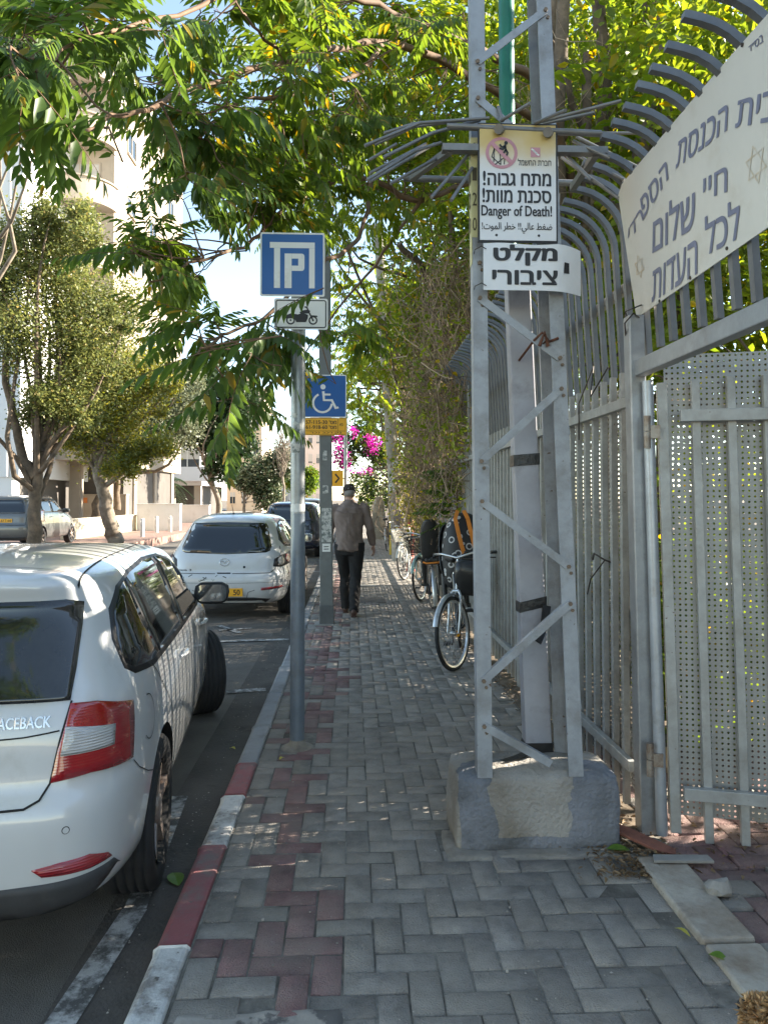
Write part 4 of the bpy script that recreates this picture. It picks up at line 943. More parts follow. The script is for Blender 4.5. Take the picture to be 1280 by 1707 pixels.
class Car:
    def __init__(s, name, label, loc, rz, rows, paint, wb, wr=.315, tw=.745, N=64, sub=2):
        s.t = thing(name, label, 'car', loc, rz); s.paint = paint; s.wb = wb; s.wr = wr; s.tw = tw
        s.M = Matrix.Translation(loc) @ Matrix.Rotation(rz, 4, 'Z'); s.Mi = s.M.inverted()
        vs = []; fs = []; ym = wb/2
        for z, yr, yf, hw, nr, nf in rows:
            yc = min(max(ym, yr+.3), yf-.05) if yf-yr > .5 else (yr+yf)/2
            for k in range(N):
                t = 2*PI*k/N; c, q = math.cos(t), math.sin(t); p = nr if q < 0 else nf
                b_ = (yc-yr) if q < 0 else (yf-yc)
                yy = yc+b_*math.copysign(abs(q)**(2/p), q)
                vs.append((hw*math.copysign(abs(c)**(2/p), c), yy, z))
        R_ = len(rows)
        for i in range(R_-1):
            for k in range(N): fs.append((i*N+k, i*N+(k+1) % N, (i+1)*N+(k+1) % N, (i+1)*N+k))
        fs += [tuple(range(N-1, -1, -1)), tuple((R_-1)*N+k for k in range(N))]
        mb = MB(); mb.add(vs, fs, 0, True); o = mb.build('tmp_body', [paint, M_SEAM], fix=True)
        md = o.modifiers.new('s', 'SUBSURF'); md.levels = sub
        cut = MB()
        for y in (0, wb):
            for sx_ in (-1, 1): cut.tube([(sx_*(tw+.25), y, wr), (sx_*(tw-.21), y, wr)], wr+.045, 40, 1, True)
        co = cut.build('tmp_cut', [paint, M_SEAM], fix=True)
        bo = o.modifiers.new('b', 'BOOLEAN'); bo.object = co; bo.operation = 'DIFFERENCE'; bo.solver = 'MANIFOLD'; bo.material_mode = 'INDEX'
        dg = bpy.context.evaluated_depsgraph_get(); dg.update()
        me = bpy.data.meshes.new_from_object(o.evaluated_get(dg)); me.name = 'body'
        bpy.data.objects.remove(o); bpy.data.objects.remove(co)
        me.polygons.foreach_set('use_smooth', [True]*len(me.polygons)); me.set_sharp_from_angle(angle=rad(38))
        s.body = bpy.data.objects.new('body', me); COL.objects.link(s.body); s.body.parent = s.t
        bm = bmesh.new(); bm.from_mesh(me); s.bvh = BVHTree.FromBMesh(bm); bm.free()
    def axes(s, a, el=0):
        a = rad(a); el = rad(el); n = Vector((math.sin(a)*math.cos(el), -math.cos(a)*math.cos(el), math.sin(el))); u = Vector((math.cos(a), math.sin(a), 0)); return n, u, n.cross(u)
    def uv(s, px, py, a, el, ref):
        """where the survey pixel falls in the (a, el) view plane through ref, in the car's own coordinates"""
        n, u, v = s.axes(a, el); d = _f + _r*((px-640)/FPX) + _u*((832 - FPX*math.tan(PITCH) - py)/FPX)
        e = s.Mi @ Vector((0, 0, EYE)); d = s.Mi.to_3x3() @ d; h = s.bvh.ray_cast(e, d.normalized())[0]; q = e + d*((Vector(ref)-e).dot(n)/d.dot(n)); q = h if h is not None else q; return (q.dot(u), q.dot(v))
    def hit(s, U_, V_, n, u, v):
        p = u*U_+v*V_+n*6; h, nn, i, d = s.bvh.ray_cast(p, -n)
        if h is None or d > 8: h, nn, i, d = s.bvh.find_nearest(u*U_+v*V_+n*.6)
        if nn.dot(n) < 0: nn = -nn
        return h, nn
    def patch(s, mb, poly, a, el=0, off=.004, res=.06, mi=0, skirt=.012):
        n, u, v = s.axes(a, el); B = []
        k = len(poly)
        for i in range(k):
            p, q = Vector(poly[i]), Vector(poly[(i+1) % k]); m_ = max(1, int((q-p).length/res*1.6))
            B += [p.lerp(q, j/m_) for j in range(m_)]
        nb = len(B); xs = [p.x for p in B]; ys = [p.y for p in B]; I = []
        x = min(xs)+res/2
        while x < max(xs):
            y = min(ys)+res/2
            while y < max(ys):
                ins = False; j = nb-1
                for i in range(nb):
                    if (B[i].y > y) != (B[j].y > y) and x < (B[j].x-B[i].x)*(y-B[i].y)/(B[j].y-B[i].y)+B[i].x: ins = not ins
                    j = i
                if ins and min((p.x-x)**2+(p.y-y)**2 for p in B) > (res*.4)**2: I.append(Vector((x, y)))
                y += res
            x += res
        r = delaunay_2d_cdt(B+I, [(i, (i+1) % nb) for i in range(nb)], [list(range(nb))], 1, 1e-6)
        vs = []; nrm = []
        for p in r[0]:
            h, nn = s.hit(p.x, p.y, n, u, v); vs.append(h+nn*off); nrm.append(nn)
        fs = [tuple(f) for f in r[2]]
        o = len(vs); em = {}
        for f in fs:
            for i in range(len(f)):
                e = (f[i], f[(i+1) % len(f)]); em[(min(e), max(e))] = em.get((min(e), max(e)), []) + [e]
        sk = {}
        for e in [q[0] for q in em.values() if len(q) == 1]:
            for w in e:
                if w not in sk: sk[w] = len(vs); vs.append(vs[w]-nrm[w]*skirt)
            fs.append((e[1], e[0], sk[e[0]], sk[e[1]]))
        mb.add(vs, fs, mi, True); return mb
    def strip(s, mb, line, w, a, el=0, off=.0032, res=.03, mi=0):
        n, u, v = s.axes(a, el); pts = []
        for i in range(len(line)-1):
            p, q = Vector(line[i]), Vector(line[i+1]); m_ = max(1, int((q-p).length/res)); pts += [p.lerp(q, j/m_) for j in range(m_)]
        pts.append(Vector(line[-1])); vs = []
        for i, p in enumerate(pts):
            d = pts[min(i+1, len(pts)-1)]-pts[max(i-1, 0)]; d = d.normalized() if d.length > 1e-9 else Vector((1, 0)); x = Vector((-d.y, d.x))*(w/2)
            for q in (p+x, p-x): h, nn = s.hit(q.x, q.y, n, u, v); vs.append(h+nn*off)
        mb.add(vs, [(2*i, 2*i+1, 2*i+3, 2*i+2) for i in range(len(pts)-1)], mi, True); return mb
    def part(s, name, m, poly, a, el=0, parent=None, **k):
        mb = MB(); s.patch(mb, poly, a, el, **k); return mb.build(name, m, parent or s.t)
    def wheel(s, x, y, steer=0.0, rim=None, spokes=5, w=.205):
        sg = 1 if x > 0 else -1; r = s.wr
        root = bpy.data.objects.new('wheel', None); COL.objects.link(root); root.parent = s.t; root.location = (x, y, r); root.rotation_euler = (0, 0, steer); root.empty_display_size = .1
        mb = MB(); prof = [(r*.66, -w*.44), (r*.80, -w*.52), (r*.94, -w*.5), (r*.99, -w*.43)]
        for k in (-.27, -.09, .09, .27):
            prof += [(r, w*(k-.07)), (r, w*(k+.05)), (r-.007, w*(k+.06)), (r-.007, w*(k+.085))]
        prof += [(r, w*.38), (r*.99, w*.43), (r*.94, w*.5), (r*.80, w*.52), (r*.66, w*.44), (r*.62, 0)]
        mb.lathe(prof, (0, 0, 0), (1, 0, 0), 48); mb.build('tyre', M_RUBBER, root, fix=True)
        mb = MB(); q = sg*w*.5
        mb.lathe([(r*.665, q*.98), (r*.63, q*.9), (r*.60, q*.35), (r*.2, q*.30), (.0, q*.3)], (0, 0, 0), (1, 0, 0), 40, 1)
        for k in range(spokes):
            a = 2*PI*k/spokes+.3; d = Vector((0, math.cos(a), math.sin(a))); e = Vector((0, -math.sin(a), math.cos(a)))
            A_ = Vector((q*.82, 0, 0))
            vs = []
            for rr, ww, xx in ((.035, .040, .80), (r*.35, .030, .86), (r*.64, .052, .92)):
                for sx_, dd in ((-1, 0), (1, 0), (1, .35), (-1, .35)): vs.append(Vector((q*(xx-dd), 0, 0))+d*rr+e*(sx_*ww*.5*(1 if not dd else 1.2)))
            fs = []
            for i in range(2):
                for j in range(4): fs.append((i*4+j, i*4+(j+1) % 4, i*4+4+(j+1) % 4, i*4+4+j))
            fs.append((8, 9, 10, 11)); mb.add(vs, fs, 0)
        mb.lathe([(r*.21, q*.6), (r*.2, q*.86), (r*.12, q*.92), (.0, q*.92)], (0, 0, 0), (1, 0, 0), 20)
        mb.build('rim', [rim or mat('dusty alloy', (.38, .33, .30), .42, .5, .25, 9, dirt=(.22, .15, .11), dscale=6, damt=.45), M_SEAM], root, fix=True)
    def mirror(s, x, y, z, sg, glass=True):
        mb = MB(); vs, fs = ringloft([(0, 0, -.075, .07, .04, 3), (0, 0, -.055, .105, .075, 4), (0, 0, .0, .118, .085, 4), (0, 0, .045, .11, .075, 4), (0, 0, .07, .07, .04, 3)], 28)
        vs = [(sg*(a)+x+sg*.10, b_+y, c+z) for a, b_, c in vs]
        for v in range(len(vs)):
            if vs[v][1] < y-.028: vs[v] = (vs[v][0], y-.028, vs[v][2])
        mb.add(vs, fs, 0, True); hd = mb.build('mirror', [s.paint if s.paint is not M_CARW else M_TRIM], s.t, fix=True)
        mb = MB(); mb.prism(roundrect(-.095, .098, -.058, .055, .035), (x+sg*.10, y-.029, z), (1, 0, 0), (0, 0, 1), -.003); mb.build('mirror_glass', mat('mirror glass', (.30, .32, .33), .05, .9, .1, 6), hd)
        mb = MB(); mb.tube([(x-sg*.06, y+.02, z-.045), (x+sg*.03, y+.01, z-.03)], .03, 10); mb.build('mirror_arm', M_TRIM, hd)
    def handle(s, y, z, sg, m=None):
        n, u, v = s.axes(90*sg); h, nn = s.hit(sg*y, z, n, u, v)
        mb = MB(); k = 10; pts = []
        for i in range(k+1):
            q = i/k; pts.append(h+Vector((sg*.008+sg*.022*math.sin(PI*q)**.5, -.09+.18*q, .006*math.sin(PI*q))))
        mb.tube(pts, [.009+.006*math.sin(PI*i/k) for i in range(k+1)], 8); mb.build('door_handle', m or s.paint, s.t)

# --- nearest car
SK = [(0.235, -0.62, 3.25, 0.7, 6, 3.6), (0.262, -0.735, 3.4, 0.79, 6, 3.6), (0.32, -0.785, 3.46, 0.832, 8.5, 3.6), (0.42, -0.8, 3.48, 0.845, 8.5, 3.6), (0.55, -0.805, 3.48, 0.853, 8.5, 3.6), (0.63, -0.8, 3.46, 0.853, 8.5, 3.6), (0.672, -0.775, 3.42, 0.852, 8.5, 3.6), (0.7, -0.755, 3.38, 0.85, 8.5, 3.6), (0.8, -0.745, 3.26, 0.846, 8.5, 3.6), (0.88, -0.735, 3.02, 0.838, 8.5, 3.6), (0.945, -0.715, 2.55, 0.828, 8.5, 3.6), (0.985, -0.695, 2.3, 0.815, 8.5, 3.6), (1.03, -0.672, 2.16, 0.798, 8, 3.6), (1.12, -0.622, 1.96, 0.768, 8, 3.6), (1.21, -0.572, 1.74, 0.735, 8, 3.6), (1.29, -0.548, 1.52, 0.702, 8, 3.6), (1.335, -0.575, 1.38, 0.678, 8, 3.6), (1.375, -0.57, 1.22, 0.645, 8, 3.6), (1.408, -0.46, 1.0, 0.585, 5, 3.6), (1.432, -0.22, 0.74, 0.47, 3.8, 3.6), (1.445, 0.05, 0.48, 0.26, 3, 3.6)]
near = Car('parked_car', 'white hatchback with large red tail lamp, nearest to the camera beside the kerb', (-1.665, 3.20, -.11), rad(6.0), SK, M_CARW, 2.602)
c = near; RW = (.5, -.70, 1.1); TL = (.78, -.72, .85)
gl = lambda pts, a, el, ref: [c.uv(x, y, a, el, ref) for x, y in pts]
wx = lambda p: [(x, y) for x, y in p]
rwin = gl([(-14, 1172), (118, 1167), (128, 1110), (137, 1040), (139, 1003), (110, 999), (-14, 1001)], 0, 0, (.45, -.66, 1.15))
u0 = rwin[0][0]; mir = [(-x, y) for x, y in rwin[1:-1]][::-1]
c.part('rear_window', M_CTINT, rwin[1:-1][::1]+[(-x, y) for x, y in rwin[1:-1]][::-1], 0, off=.0075, res=.028)
tl = gl([(118, 1173), (160, 1169), (219, 1167), (221, 1200), (219, 1262), (150, 1287), (85, 1305), (97, 1250)], 32, 0, TL)
rev = gl([(110, 1211), (189, 1206), (187, 1240), (101, 1260)], 32, 0, TL)
lampR = c.part('tail_light', M_LRED, tl, 32, off=.010, res=.03, skirt=.02); c.part('reversing_lamp', M_LCLR, rev, 32, parent=lampR, off=.0125, res=.03)
lampL = c.part('tail_light', M_LRED, [(-x, y) for x, y in tl], -32, off=.010, res=.03, skirt=.02); c.part('reversing_lamp', M_LCLR, [(-x, y) for x, y in rev], -32, parent=lampL, off=.0125, res=.03)
VB = (.6, -.79, .4)
val = gl([(-20, 1552), (60, 1545), (150, 1510), (194, 1465), (199, 1434), (190, 1429), (120, 1464), (40, 1479), (-20, 1487)], 12, 0, VB)
c.part('bumper_valance', M_DKGR, val+[], 12, off=.006, res=.028)
c.part('bumper_valance', M_DKGR, [(-x, y) for x, y in val], -12, off=.006, res=.028)
rf = gl([(53, 1451), (100, 1438), (150, 1423), (180, 1420), (186, 1425), (150, 1446), (105, 1458), (70, 1462)], 12, 0, VB)
c.part('bumper_reflector', M_LDRED, rf, 12, off=.005, res=.03); c.part('bumper_reflector', M_LDRED, [(-x, y) for x, y in rf], -12, off=.005, res=.03)
mb = MB()
hl = gl([(120, 1168), (100, 1236), (84, 1306), (66, 1335), (40, 1350), (-20, 1356)], 10, 0, (.6, -.73, .9))
for sg in (1, -1):
    c.strip(mb, [(sg*x, y) for x, y in hl], .007, 10*sg)
    c.strip(mb, [(sg*x, y) for x, y in gl([(-20, 1236), (40, 1230), (100, 1218)], 10, 0, (.6, -.74, .9))], .005, 10*sg)  # crease below the lettering, its shade line drawn as a dark strip
    # doors seen from the side (u = along the car)
    S = lambda p: [(sg*y, z) for y, z in p]
    c.strip(mb, S([(.84, .98), (.86, .7), (.85, .40), (.84, .25)]), .006, 90*sg)
    c.strip(mb, S([(-.12, .97), (.02, .86), (.22, .72), (.36, .5), (.42, .28)]), .006, 90*sg)
    c.strip(mb, S([(1.92, .97), (1.97, .7), (1.98, .40), (1.95, .25)]), .006, 90*sg)
    c.strip(mb, S([(.40, .25), (1.95, .25)]), .006, 90*sg)
    c.strip(mb, [(sg*x, y) for x, y in gl([(222, 1266), (232, 1278), (246, 1284), (268, 1274)], 60, 0, (.85, -.5, .7))], .004, 60*sg)
c.strip(mb, [(-.29+.085*math.cos(a), .80+.085*math.sin(a)) for a in np.linspace(-2.4, 1.7, 24)], .004, 90)
for sg in (1, -1): c.strip(mb, [(sg*.60, -.46), (sg*.585, .0), (sg*.575, .6), (sg*.565, 1.1)], .006, 0, 90)
c.strip(mb, [(-.55, -.42), (0, -.44), (.55, -.42)], .004, 0, 90)
mb.build('panel_line', M_SEAM, c.t)
for sg in (1, -1):
    S = lambda p: [(sg*y, z) for y, z in p]
    W = S([(-.36, .985), (-.425, 1.02), (-.415, 1.13), (-.34, 1.235), (-.18, 1.305), (.1, 1.345), (.55, 1.365), (.95, 1.355), (1.25, 1.30), (1.55, 1.165), (1.80, 1.015), (1.83, .965), (.8, .955), (-.1, .958)])
    fr = c.part('side_window_frame', M_TRIM, W, 90*sg, off=.003)
    for P_ in ([(-.345, 1.005), (-.40, 1.035), (-.385, 1.12), (-.32, 1.215), (-.17, 1.285), (-.06, 1.31), (-.02, 1.20), (.05, .985), (-.1, .982)],
               [(.08, .983), (.02, 1.19), (-.02, 1.315), (.1, 1.33), (.55, 1.348), (.74, 1.347), (.80, 1.2), (.82, .98)],
               [(.90, .98), (.87, 1.2), (.82, 1.345), (.95, 1.338), (1.22, 1.285), (1.50, 1.155), (1.74, 1.01), (1.76, .985)]):
        c.part('side_window', M_CGLASS, S(P_), 90*sg, parent=fr, off=.0055, skirt=.004)
    for y in (.70, 1.78): c.handle(y-.02, .84+.01*(y < 1), sg)
ws = [(-.66, 1.05), (.66, 1.05), (.60, 1.30), (-.60, 1.30)]
c.part('windscreen', M_CGLASS, ws, 180, off=.004)
for sg in (1, -1): c.part('headlight', M_LCLR, [(sg*a, b_) for a, b_ in ((.55, .62), (.80, .68), (.80, .76), (.5, .70))], 180-25*sg, off=.006)
mb = MB(); n_, u_, v_ = c.axes(0)
tx = gl([(-12, 1219), (86, 1203)], 0, 0, (.5, -.74, .93))
vs, fs, _ = text2d('SPACEBACK', .04); pts = []
x1 = tx[1][0]; x0 = x1-.20; zt = tx[1][1]
for a, b_, _z in vs:
    h, nn = c.hit(x0+(x1-x0)*a, zt-.017+.036*b_, n_, u_, v_); pts.append(h+nn*(.004+_z))
mb.add(pts, fs); mb.build('lettering', M_CHROME, c.t)
mb = MB(); h, nn = c.hit(*gl([(110, 1384)], 12, 0, VB)[0], *c.axes(12)); mb.disc(h-nn*.002, nn, .010, .005, 18); mb.disc(h-nn*.002, nn, .0125, .003, 18, 1); mb.build('parking_sensor', [M_CARW, M_SEAM], c.t)
c.mirror(.80, 1.86, 1.02, 1); c.mirror(-.80, 1.86, 1.02, -1)
c.wheel(.745, 0); c.wheel(-.745, 0); c.wheel(.755, 2.602, rad(24)); c.wheel(-.745, 2.602, rad(24))
mb = MB(); mb.tube([(.15, -.5, .22), (.15, -.80, .21)], .032, 12); mb.build('exhaust', M_CHROME, c.t)

# --- second car
MZ = [(0.19, -0.6, 3.35, 0.66, 6, 3.6), (0.235, -0.74, 3.46, 0.79, 6, 3.6), (0.34, -0.82, 3.52, 0.845, 6, 3.6), (0.46, -0.855, 3.54, 0.868, 6, 3.6), (0.57, -0.86, 3.53, 0.876, 6, 3.6), (0.625, -0.84, 3.5, 0.877, 6, 3.6), (0.66, -0.8, 3.46, 0.874, 6, 3.6), (0.76, -0.785, 3.3, 0.865, 6, 3.6), (0.86, -0.755, 3.02, 0.852, 6, 3.6), (0.92, -0.715, 2.62, 0.835, 6, 3.6), (0.965, -0.675, 2.36, 0.805, 6, 3.6), (1.03, -0.63, 2.16, 0.765, 6, 3.6), (1.13, -0.555, 1.92, 0.715, 6, 3.6), (1.22, -0.49, 1.7, 0.67, 6, 3.6), (1.3, -0.45, 1.5, 0.625, 6, 3.6), (1.345, -0.48, 1.34, 0.59, 6, 3.6), (1.39, -0.46, 1.14, 0.545, 4, 3.6), (1.425, -0.3, 0.9, 0.47, 3.6, 3.6), (1.445, -0.05, 0.6, 0.36, 3.2, 3.6), (1.455, 0.1, 0.4, 0.2, 3, 3.6)]
c = Car('parked_car', 'white hatchback with dark lamp clusters and a scuffed bumper, second along the kerb', (-1.735, 10.95, -.11), rad(-.5), MZ, M_CARW2, 2.64)
gw = [(-.60, .945), (-.55, .925), (0, .905), (.55, .925), (.60, .945), (.615, 1.0), (.535, 1.28), (.50, 1.325), (0, 1.335), (-.50, 1.325), (-.535, 1.28), (-.615, 1.0)]
c.part('rear_window', M_CGLASS, gw, 0, off=.003)
for sg in (1, -1):
    hs = [(sg*x, z) for x, z in ((.335, .74), (.365, .84), (.50, .885), (.78, .915), (.80, .88), (.78, .79), (.60, .745), (.45, .725))]
    lm = c.part('tail_light', M_TRIM, hs, 22*sg, off=.008, res=.04)
    for x, z, r_, m_ in ((.47, .805, .055, M_LCLR), (.625, .83, .062, M_LRED), (.715, .845, .05, M_LRED)):
        c.part('lamp', m_, [(sg*x+r_*math.cos(a), z+r_*math.sin(a)) for a in np.linspace(0, 2*PI, 18)[:-1]], 22*sg, parent=lm, off=.013, res=.03, skirt=.008)
    c.part('bumper_reflector', M_LDRED, [(sg*.35, .425), (sg*.66, .445), (sg*.66, .475), (sg*.35, .462)], 10*sg, off=.005)
    S = lambda p: [(sg*y, z) for y, z in p]
    fr = c.part('side_window_frame', M_TRIM, S([(-.30, 1.08), (-.22, .985), (.1, .965), (.9, .935), (1.86, .93), (1.84, .985), (1.45, 1.19), (1.05, 1.315), (.6, 1.345), (.2, 1.32), (-.1, 1.24)]), 90*sg, off=.003)
    for P_ in ([(-.24, 1.08), (-.19, 1.01), (.1, .99), (.68, .965), (.70, 1.31), (.55, 1.32), (.2, 1.295), (-.08, 1.22)], [(.78, .962), (.80, 1.31), (1.03, 1.29), (1.42, 1.17), (1.76, .99), (1.76, .955)]):
        c.part('side_window', M_CGLASS, S(P_), 90*sg, parent=fr, off=.0055, skirt=.004)
    for y in (.60, 1.66): c.handle(y, .83, sg)
c.part('windscreen', M_CGLASS, ws, 180, off=.004)
for sg in (1, -1): c.part('headlight', M_LCLR, [(sg*a, b_) for a, b_ in ((.55, .60), (.80, .66), (.80, .74), (.5, .68))], 180-25*sg, off=.006)
mb = MB()
for sg in (1, -1):
    c.strip(mb, [(sg*x, z) for x, z in ((.64, 1.0), (.655, .92), (.63, .80), (.57, .70), (.50, .655), (0, .648))], .008, 8*sg)
    S = lambda p: [(sg*y, z) for y, z in p]
    for ln in ([(.74, .95), (.76, .6), (.74, .3)], [(-.05, .96), (.12, .8), (.33, .6), (.40, .3)], [(1.86, .93), (1.9, .6), (1.88, .3)]): c.strip(mb, S(ln), .007, 90*sg)
    c.strip(mb, [(sg*.30, .30), (sg*.33, .40), (sg*.42, .43)], .006, 0)
c.strip(mb, [(-.75, .535), (0, .520), (.75, .535)], .003, 0)
mb.build('panel_line', M_SEAM, c.t)
mb = MB(); c.patch(mb, [(-.48, .20), (.48, .20), (.62, .30), (.40, .325), (-.40, .325), (-.62, .30)], 0, off=.004); mb.build('bumper_valance', M_TRIM, c.t)
mb = MB()
for k in range(12):
    x = random.choice((random.uniform(-.62, .0), random.uniform(.60, .74))); z = random.uniform(.56, .615); c.strip(mb, [(x, z), (x+random.uniform(.01, .05), z+random.uniform(-.03, .03)), (x+random.uniform(.02, .05), z+random.uniform(-.03, .03))], random.uniform(.004, .012), 10 if x > .4 else 0, off=.002)
mb.build('scuff_marks', M_SEAM, c.t)
pl = MB(); n_, u_, v_ = c.axes(0); hy_ = c.hit(0, .40, n_, u_, v_)[0].y-.012
pl.box(-.26, .26, hy_-.004, hy_, .345, .455); plo = pl.build('number_plate', M_YEL, c.t)
mb = MB(); put_text(mb, '50', (0, hy_-.004, 0), *XZ, .135, .225, .362, .438, bold=.03); mb.build('plate_digits', M_BLACK, plo)
mb = MB(); flat(mb, [(-.258, .347), (-.215, .347), (-.215, .453), (-.258, .453)], (0, hy_-.004, 0), *XZ); mb.build('plate_band', M_BLUE, plo)
mb = MB(); h, nn = c.hit(0, .80, n_, u_, v_)
ring = [h+nn*.008+Vector((.062*math.cos(a), 0, .048*math.sin(a))) for a in np.linspace(0, 2*PI, 25)[:-1]]
for p in ring: p.y = c.hit(p.x, p.z, n_, u_, v_)[0].y-.006
mb.tube(ring, .006, 6, loop=True)
for sg in (1, -1): mb.tube([h+Vector((sg*.055, -.006, .018)), h+Vector((sg*.028, -.008, .020)), h+Vector((0, -.008, -.012))], .0055, 6)
mb.build('badge', M_CHROME, c.t)
mb = MB()
for k, (x0, x1) in enumerate(((-.62, -.50), (-.475, -.44))):
    vs, fs, _ = text2d(('mazda', '3')[k], .02); pts = []
    for a, b_, _z in vs: h, nn = c.hit(x0+(x1-x0)*a, .685+.026*b_, n_, u_, v_); pts.append(h+nn*.003)
    mb.add(pts, fs)
mb.build('lettering', M_SEAM, c.t)
mb = MB(); h, nn = c.hit(.27, .735, n_, u_, v_); mb.disc(h-nn*.002, nn, .016, .006, 16); h, nn = c.hit(0, .66, n_, u_, v_); mb.box(-.09, .09, h.y-.008, h.y+.02, .642, .664); mb.build('lock_and_handle', M_SEAM, c.t)
mb = MB(); mb.tube([(.0, -.66, .955), (.12, -.67, .965), (.30, -.65, .985)], .010, 6); mb.tube([(.02, -.67, .945), (.36, -.66, .965)], .007, 6); mb.build('wiper', M_TRIM, c.t)
mb = MB(); mb.tube([(0, -.05, 1.44), (0, -.20, 1.58)], [.006, .003], 6); mb.lathe([(.02, 1.435), (.016, 1.455), (.0, 1.465)], (0, -.05, 0), n=10); mb.build('aerial', M_TRIM, c.t)
c.mirror(.81, 1.88, 1.0, 1); c.mirror(-.81, 1.88, 1.0, -1)
for x in (.765, -.765): c.wheel(x, 0); c.wheel(x, 2.64)

# --- dark car beyond and silver car across the street
def tall(rows, s_, wid): return [(z if z < .3 else .3+(z-.3)*s_, yr, yf, hw*wid, a, b_) for z, yr, yf, hw, a, b_ in rows]
def plain(c, k, lamps=((.56, .74), (.60, 1.02), (.83, 1.05), (.83, .74)), plate=None):
    Z = lambda z: z if z < .3 else .3+(z-.3)*k
    c.part('rear_window', M_CGLASS, [(x, Z(z)) for x, z in ((-.60, .97), (.60, .97), (.60, 1.03), (.50, 1.32), (-.50, 1.32), (-.60, 1.03))], 0, off=.004)
    for sg in (1, -1):
        c.part('tail_light', M_LRED, [(sg*x, Z(z)) for x, z in lamps], 26*sg, off=.010, res=.05, skirt=.02)
        S = lambda p: [(sg*y, Z(z)) for y, z in p]
        fr = c.part('side_window_frame', M_TRIM, S([(-.36, .985), (-.41, 1.13), (-.18, 1.305), (.55, 1.355), (.95, 1.345), (1.25, 1.29), (1.80, 1.01), (1.83, .965)]), 90*sg, off=.003)
        for P_ in ([(-.32, 1.0), (-.36, 1.12), (-.15, 1.28), (-.02, 1.30), (.0, .985)], [(.07, .985), (.05, 1.30), (.55, 1.335), (.76, 1.335), (.80, .985)], [(.90, .985), (.87, 1.33), (1.22, 1.27), (1.72, 1.0)]):
            c.part('side_window', M_CGLASS, S(P_), 90*sg, parent=fr, off=.006, skirt=.004)
        for y in (.66, 1.7): c.handle(y, Z(.85), sg)
    c.part('windscreen', M_CGLASS, [(x, Z(z)) for x, z in ws], 180, off=.004)
    mb = MB()
    for sg in (1, -1):
        for ln in ([(.84, .96), (.85, .3)], [(-.1, .96), (.2, .72), (.42, .3)], [(1.92, .95), (1.96, .3)]): c.strip(mb, [(sg*y, Z(z)) for y, z in ln], .008, 90*sg)
        c.strip(mb, [(sg*x, Z(z)) for x, z in ((.62, 1.0), (.58, .8), (.56, .66), (0, .655))], .010, 6*sg)
    mb.build('panel_line', M_SEAM, c.t)
    n_, u_, v_ = c.axes(0); z = Z(.78); hy_ = min(c.hit(0, z-.06, n_, u_, v_)[0].y, c.hit(0, z+.06, n_, u_, v_)[0].y)-.008
    mb = MB(); mb.box(-.26, .26, hy_-.004, hy_, z-.055, z+.055); p = mb.build('number_plate', M_YEL, c.t)
    if plate: mb = MB(); put_text(mb, plate, (0, hy_-.004, 0), *XZ, -.2, .23, z-.035, z+.035, bold=.02); mb.build('plate_digits', M_BLACK, p)
    c.mirror(.80, 1.86, Z(1.02), 1); c.mirror(-.80, 1.86, Z(1.02), -1)
    for x in (.75, -.75): c.wheel(x, 0, spokes=7); c.wheel(x, 2.6, spokes=7)
    c.part('bumper_valance', M_TRIM, [(-.6, .24), (.6, .24), (.66, .36), (-.66, .36)], 0, off=.004)
c = Car('parked_car', 'dark navy car with a red tail lamp, third along the kerb', (-1.74, 21.6, -.11), rad(-.5), tall(SK, 1.13, 1.0), M_CARN, 2.6, sub=1); plain(c, 1.13)
c = Car('parked_car', 'light silver car beyond the dark navy one, roof just showing over it', (-1.78, 28.2, -.11), 0, tall(SK, 1.22, 1.02), M_CARS, 2.6, sub=1); plain(c, 1.22)
c = Car('parked_car', 'silver grey people carrier parked across the street', (-10.55, 23.6, .04), rad(1.0), tall(SK, 1.16, 1.03), M_CARS, 2.6, sub=1); plain(c, 1.16, plate='70-617-60')
# ================================================================== vegetation
M_BARK = mat('brown bark', (.17, .125, .085), .95, 0, .3, 6, .9, 22, dirt=(.08, .062, .045), dscale=5, damt=.48)
M_BARKG = mat('grey bark', (.24, .20, .155), .95, 0, .3, 5, .8, 18, dirt=(.12, .095, .07), dscale=4, damt=.46)
M_TWIG = mat('reddish twig', (.16, .095, .055), .8, 0, .25, 10)
M_VINE = mat('dry vine stems', (.25, .18, .115), .95, 0, .4, 3, island=.55)
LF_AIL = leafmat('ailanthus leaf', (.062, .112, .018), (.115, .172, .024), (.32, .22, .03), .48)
LF_AIL_SHADE = leafmat('ailanthus leaf shade tone', (.048, .092, .020), (.085, .140, .026), (.20, .16, .025), .42)  # darker copy of the leaf, stands for foliage in shade
LF_AIL_SUN = leafmat('ailanthus leaf sunlit tone', (.085, .140, .018), (.168, .212, .026), (.34, .26, .03), .52)  # lighter, yellower copy of the leaf, stands for sunlit foliage
LF_CAR = leafmat('olive green leaf', (.085, .112, .036), (.175, .188, .062), (.27, .22, .08), .36)
LF_YEL = leafmat('yellow green leaf', (.13, .15, .022), (.25, .23, .030), None, .42)
LF_GRY = leafmat('grey green leaf', (.075, .095, .055), (.155, .165, .095), None, .22)
LF_DRK = leafmat('dark green leaf', (.018, .038, .016), (.040, .070, .024), None, .18)
LF_MAG = leafmat('magenta bract', (.36, .03, .20), (.52, .07, .32), None, .45)

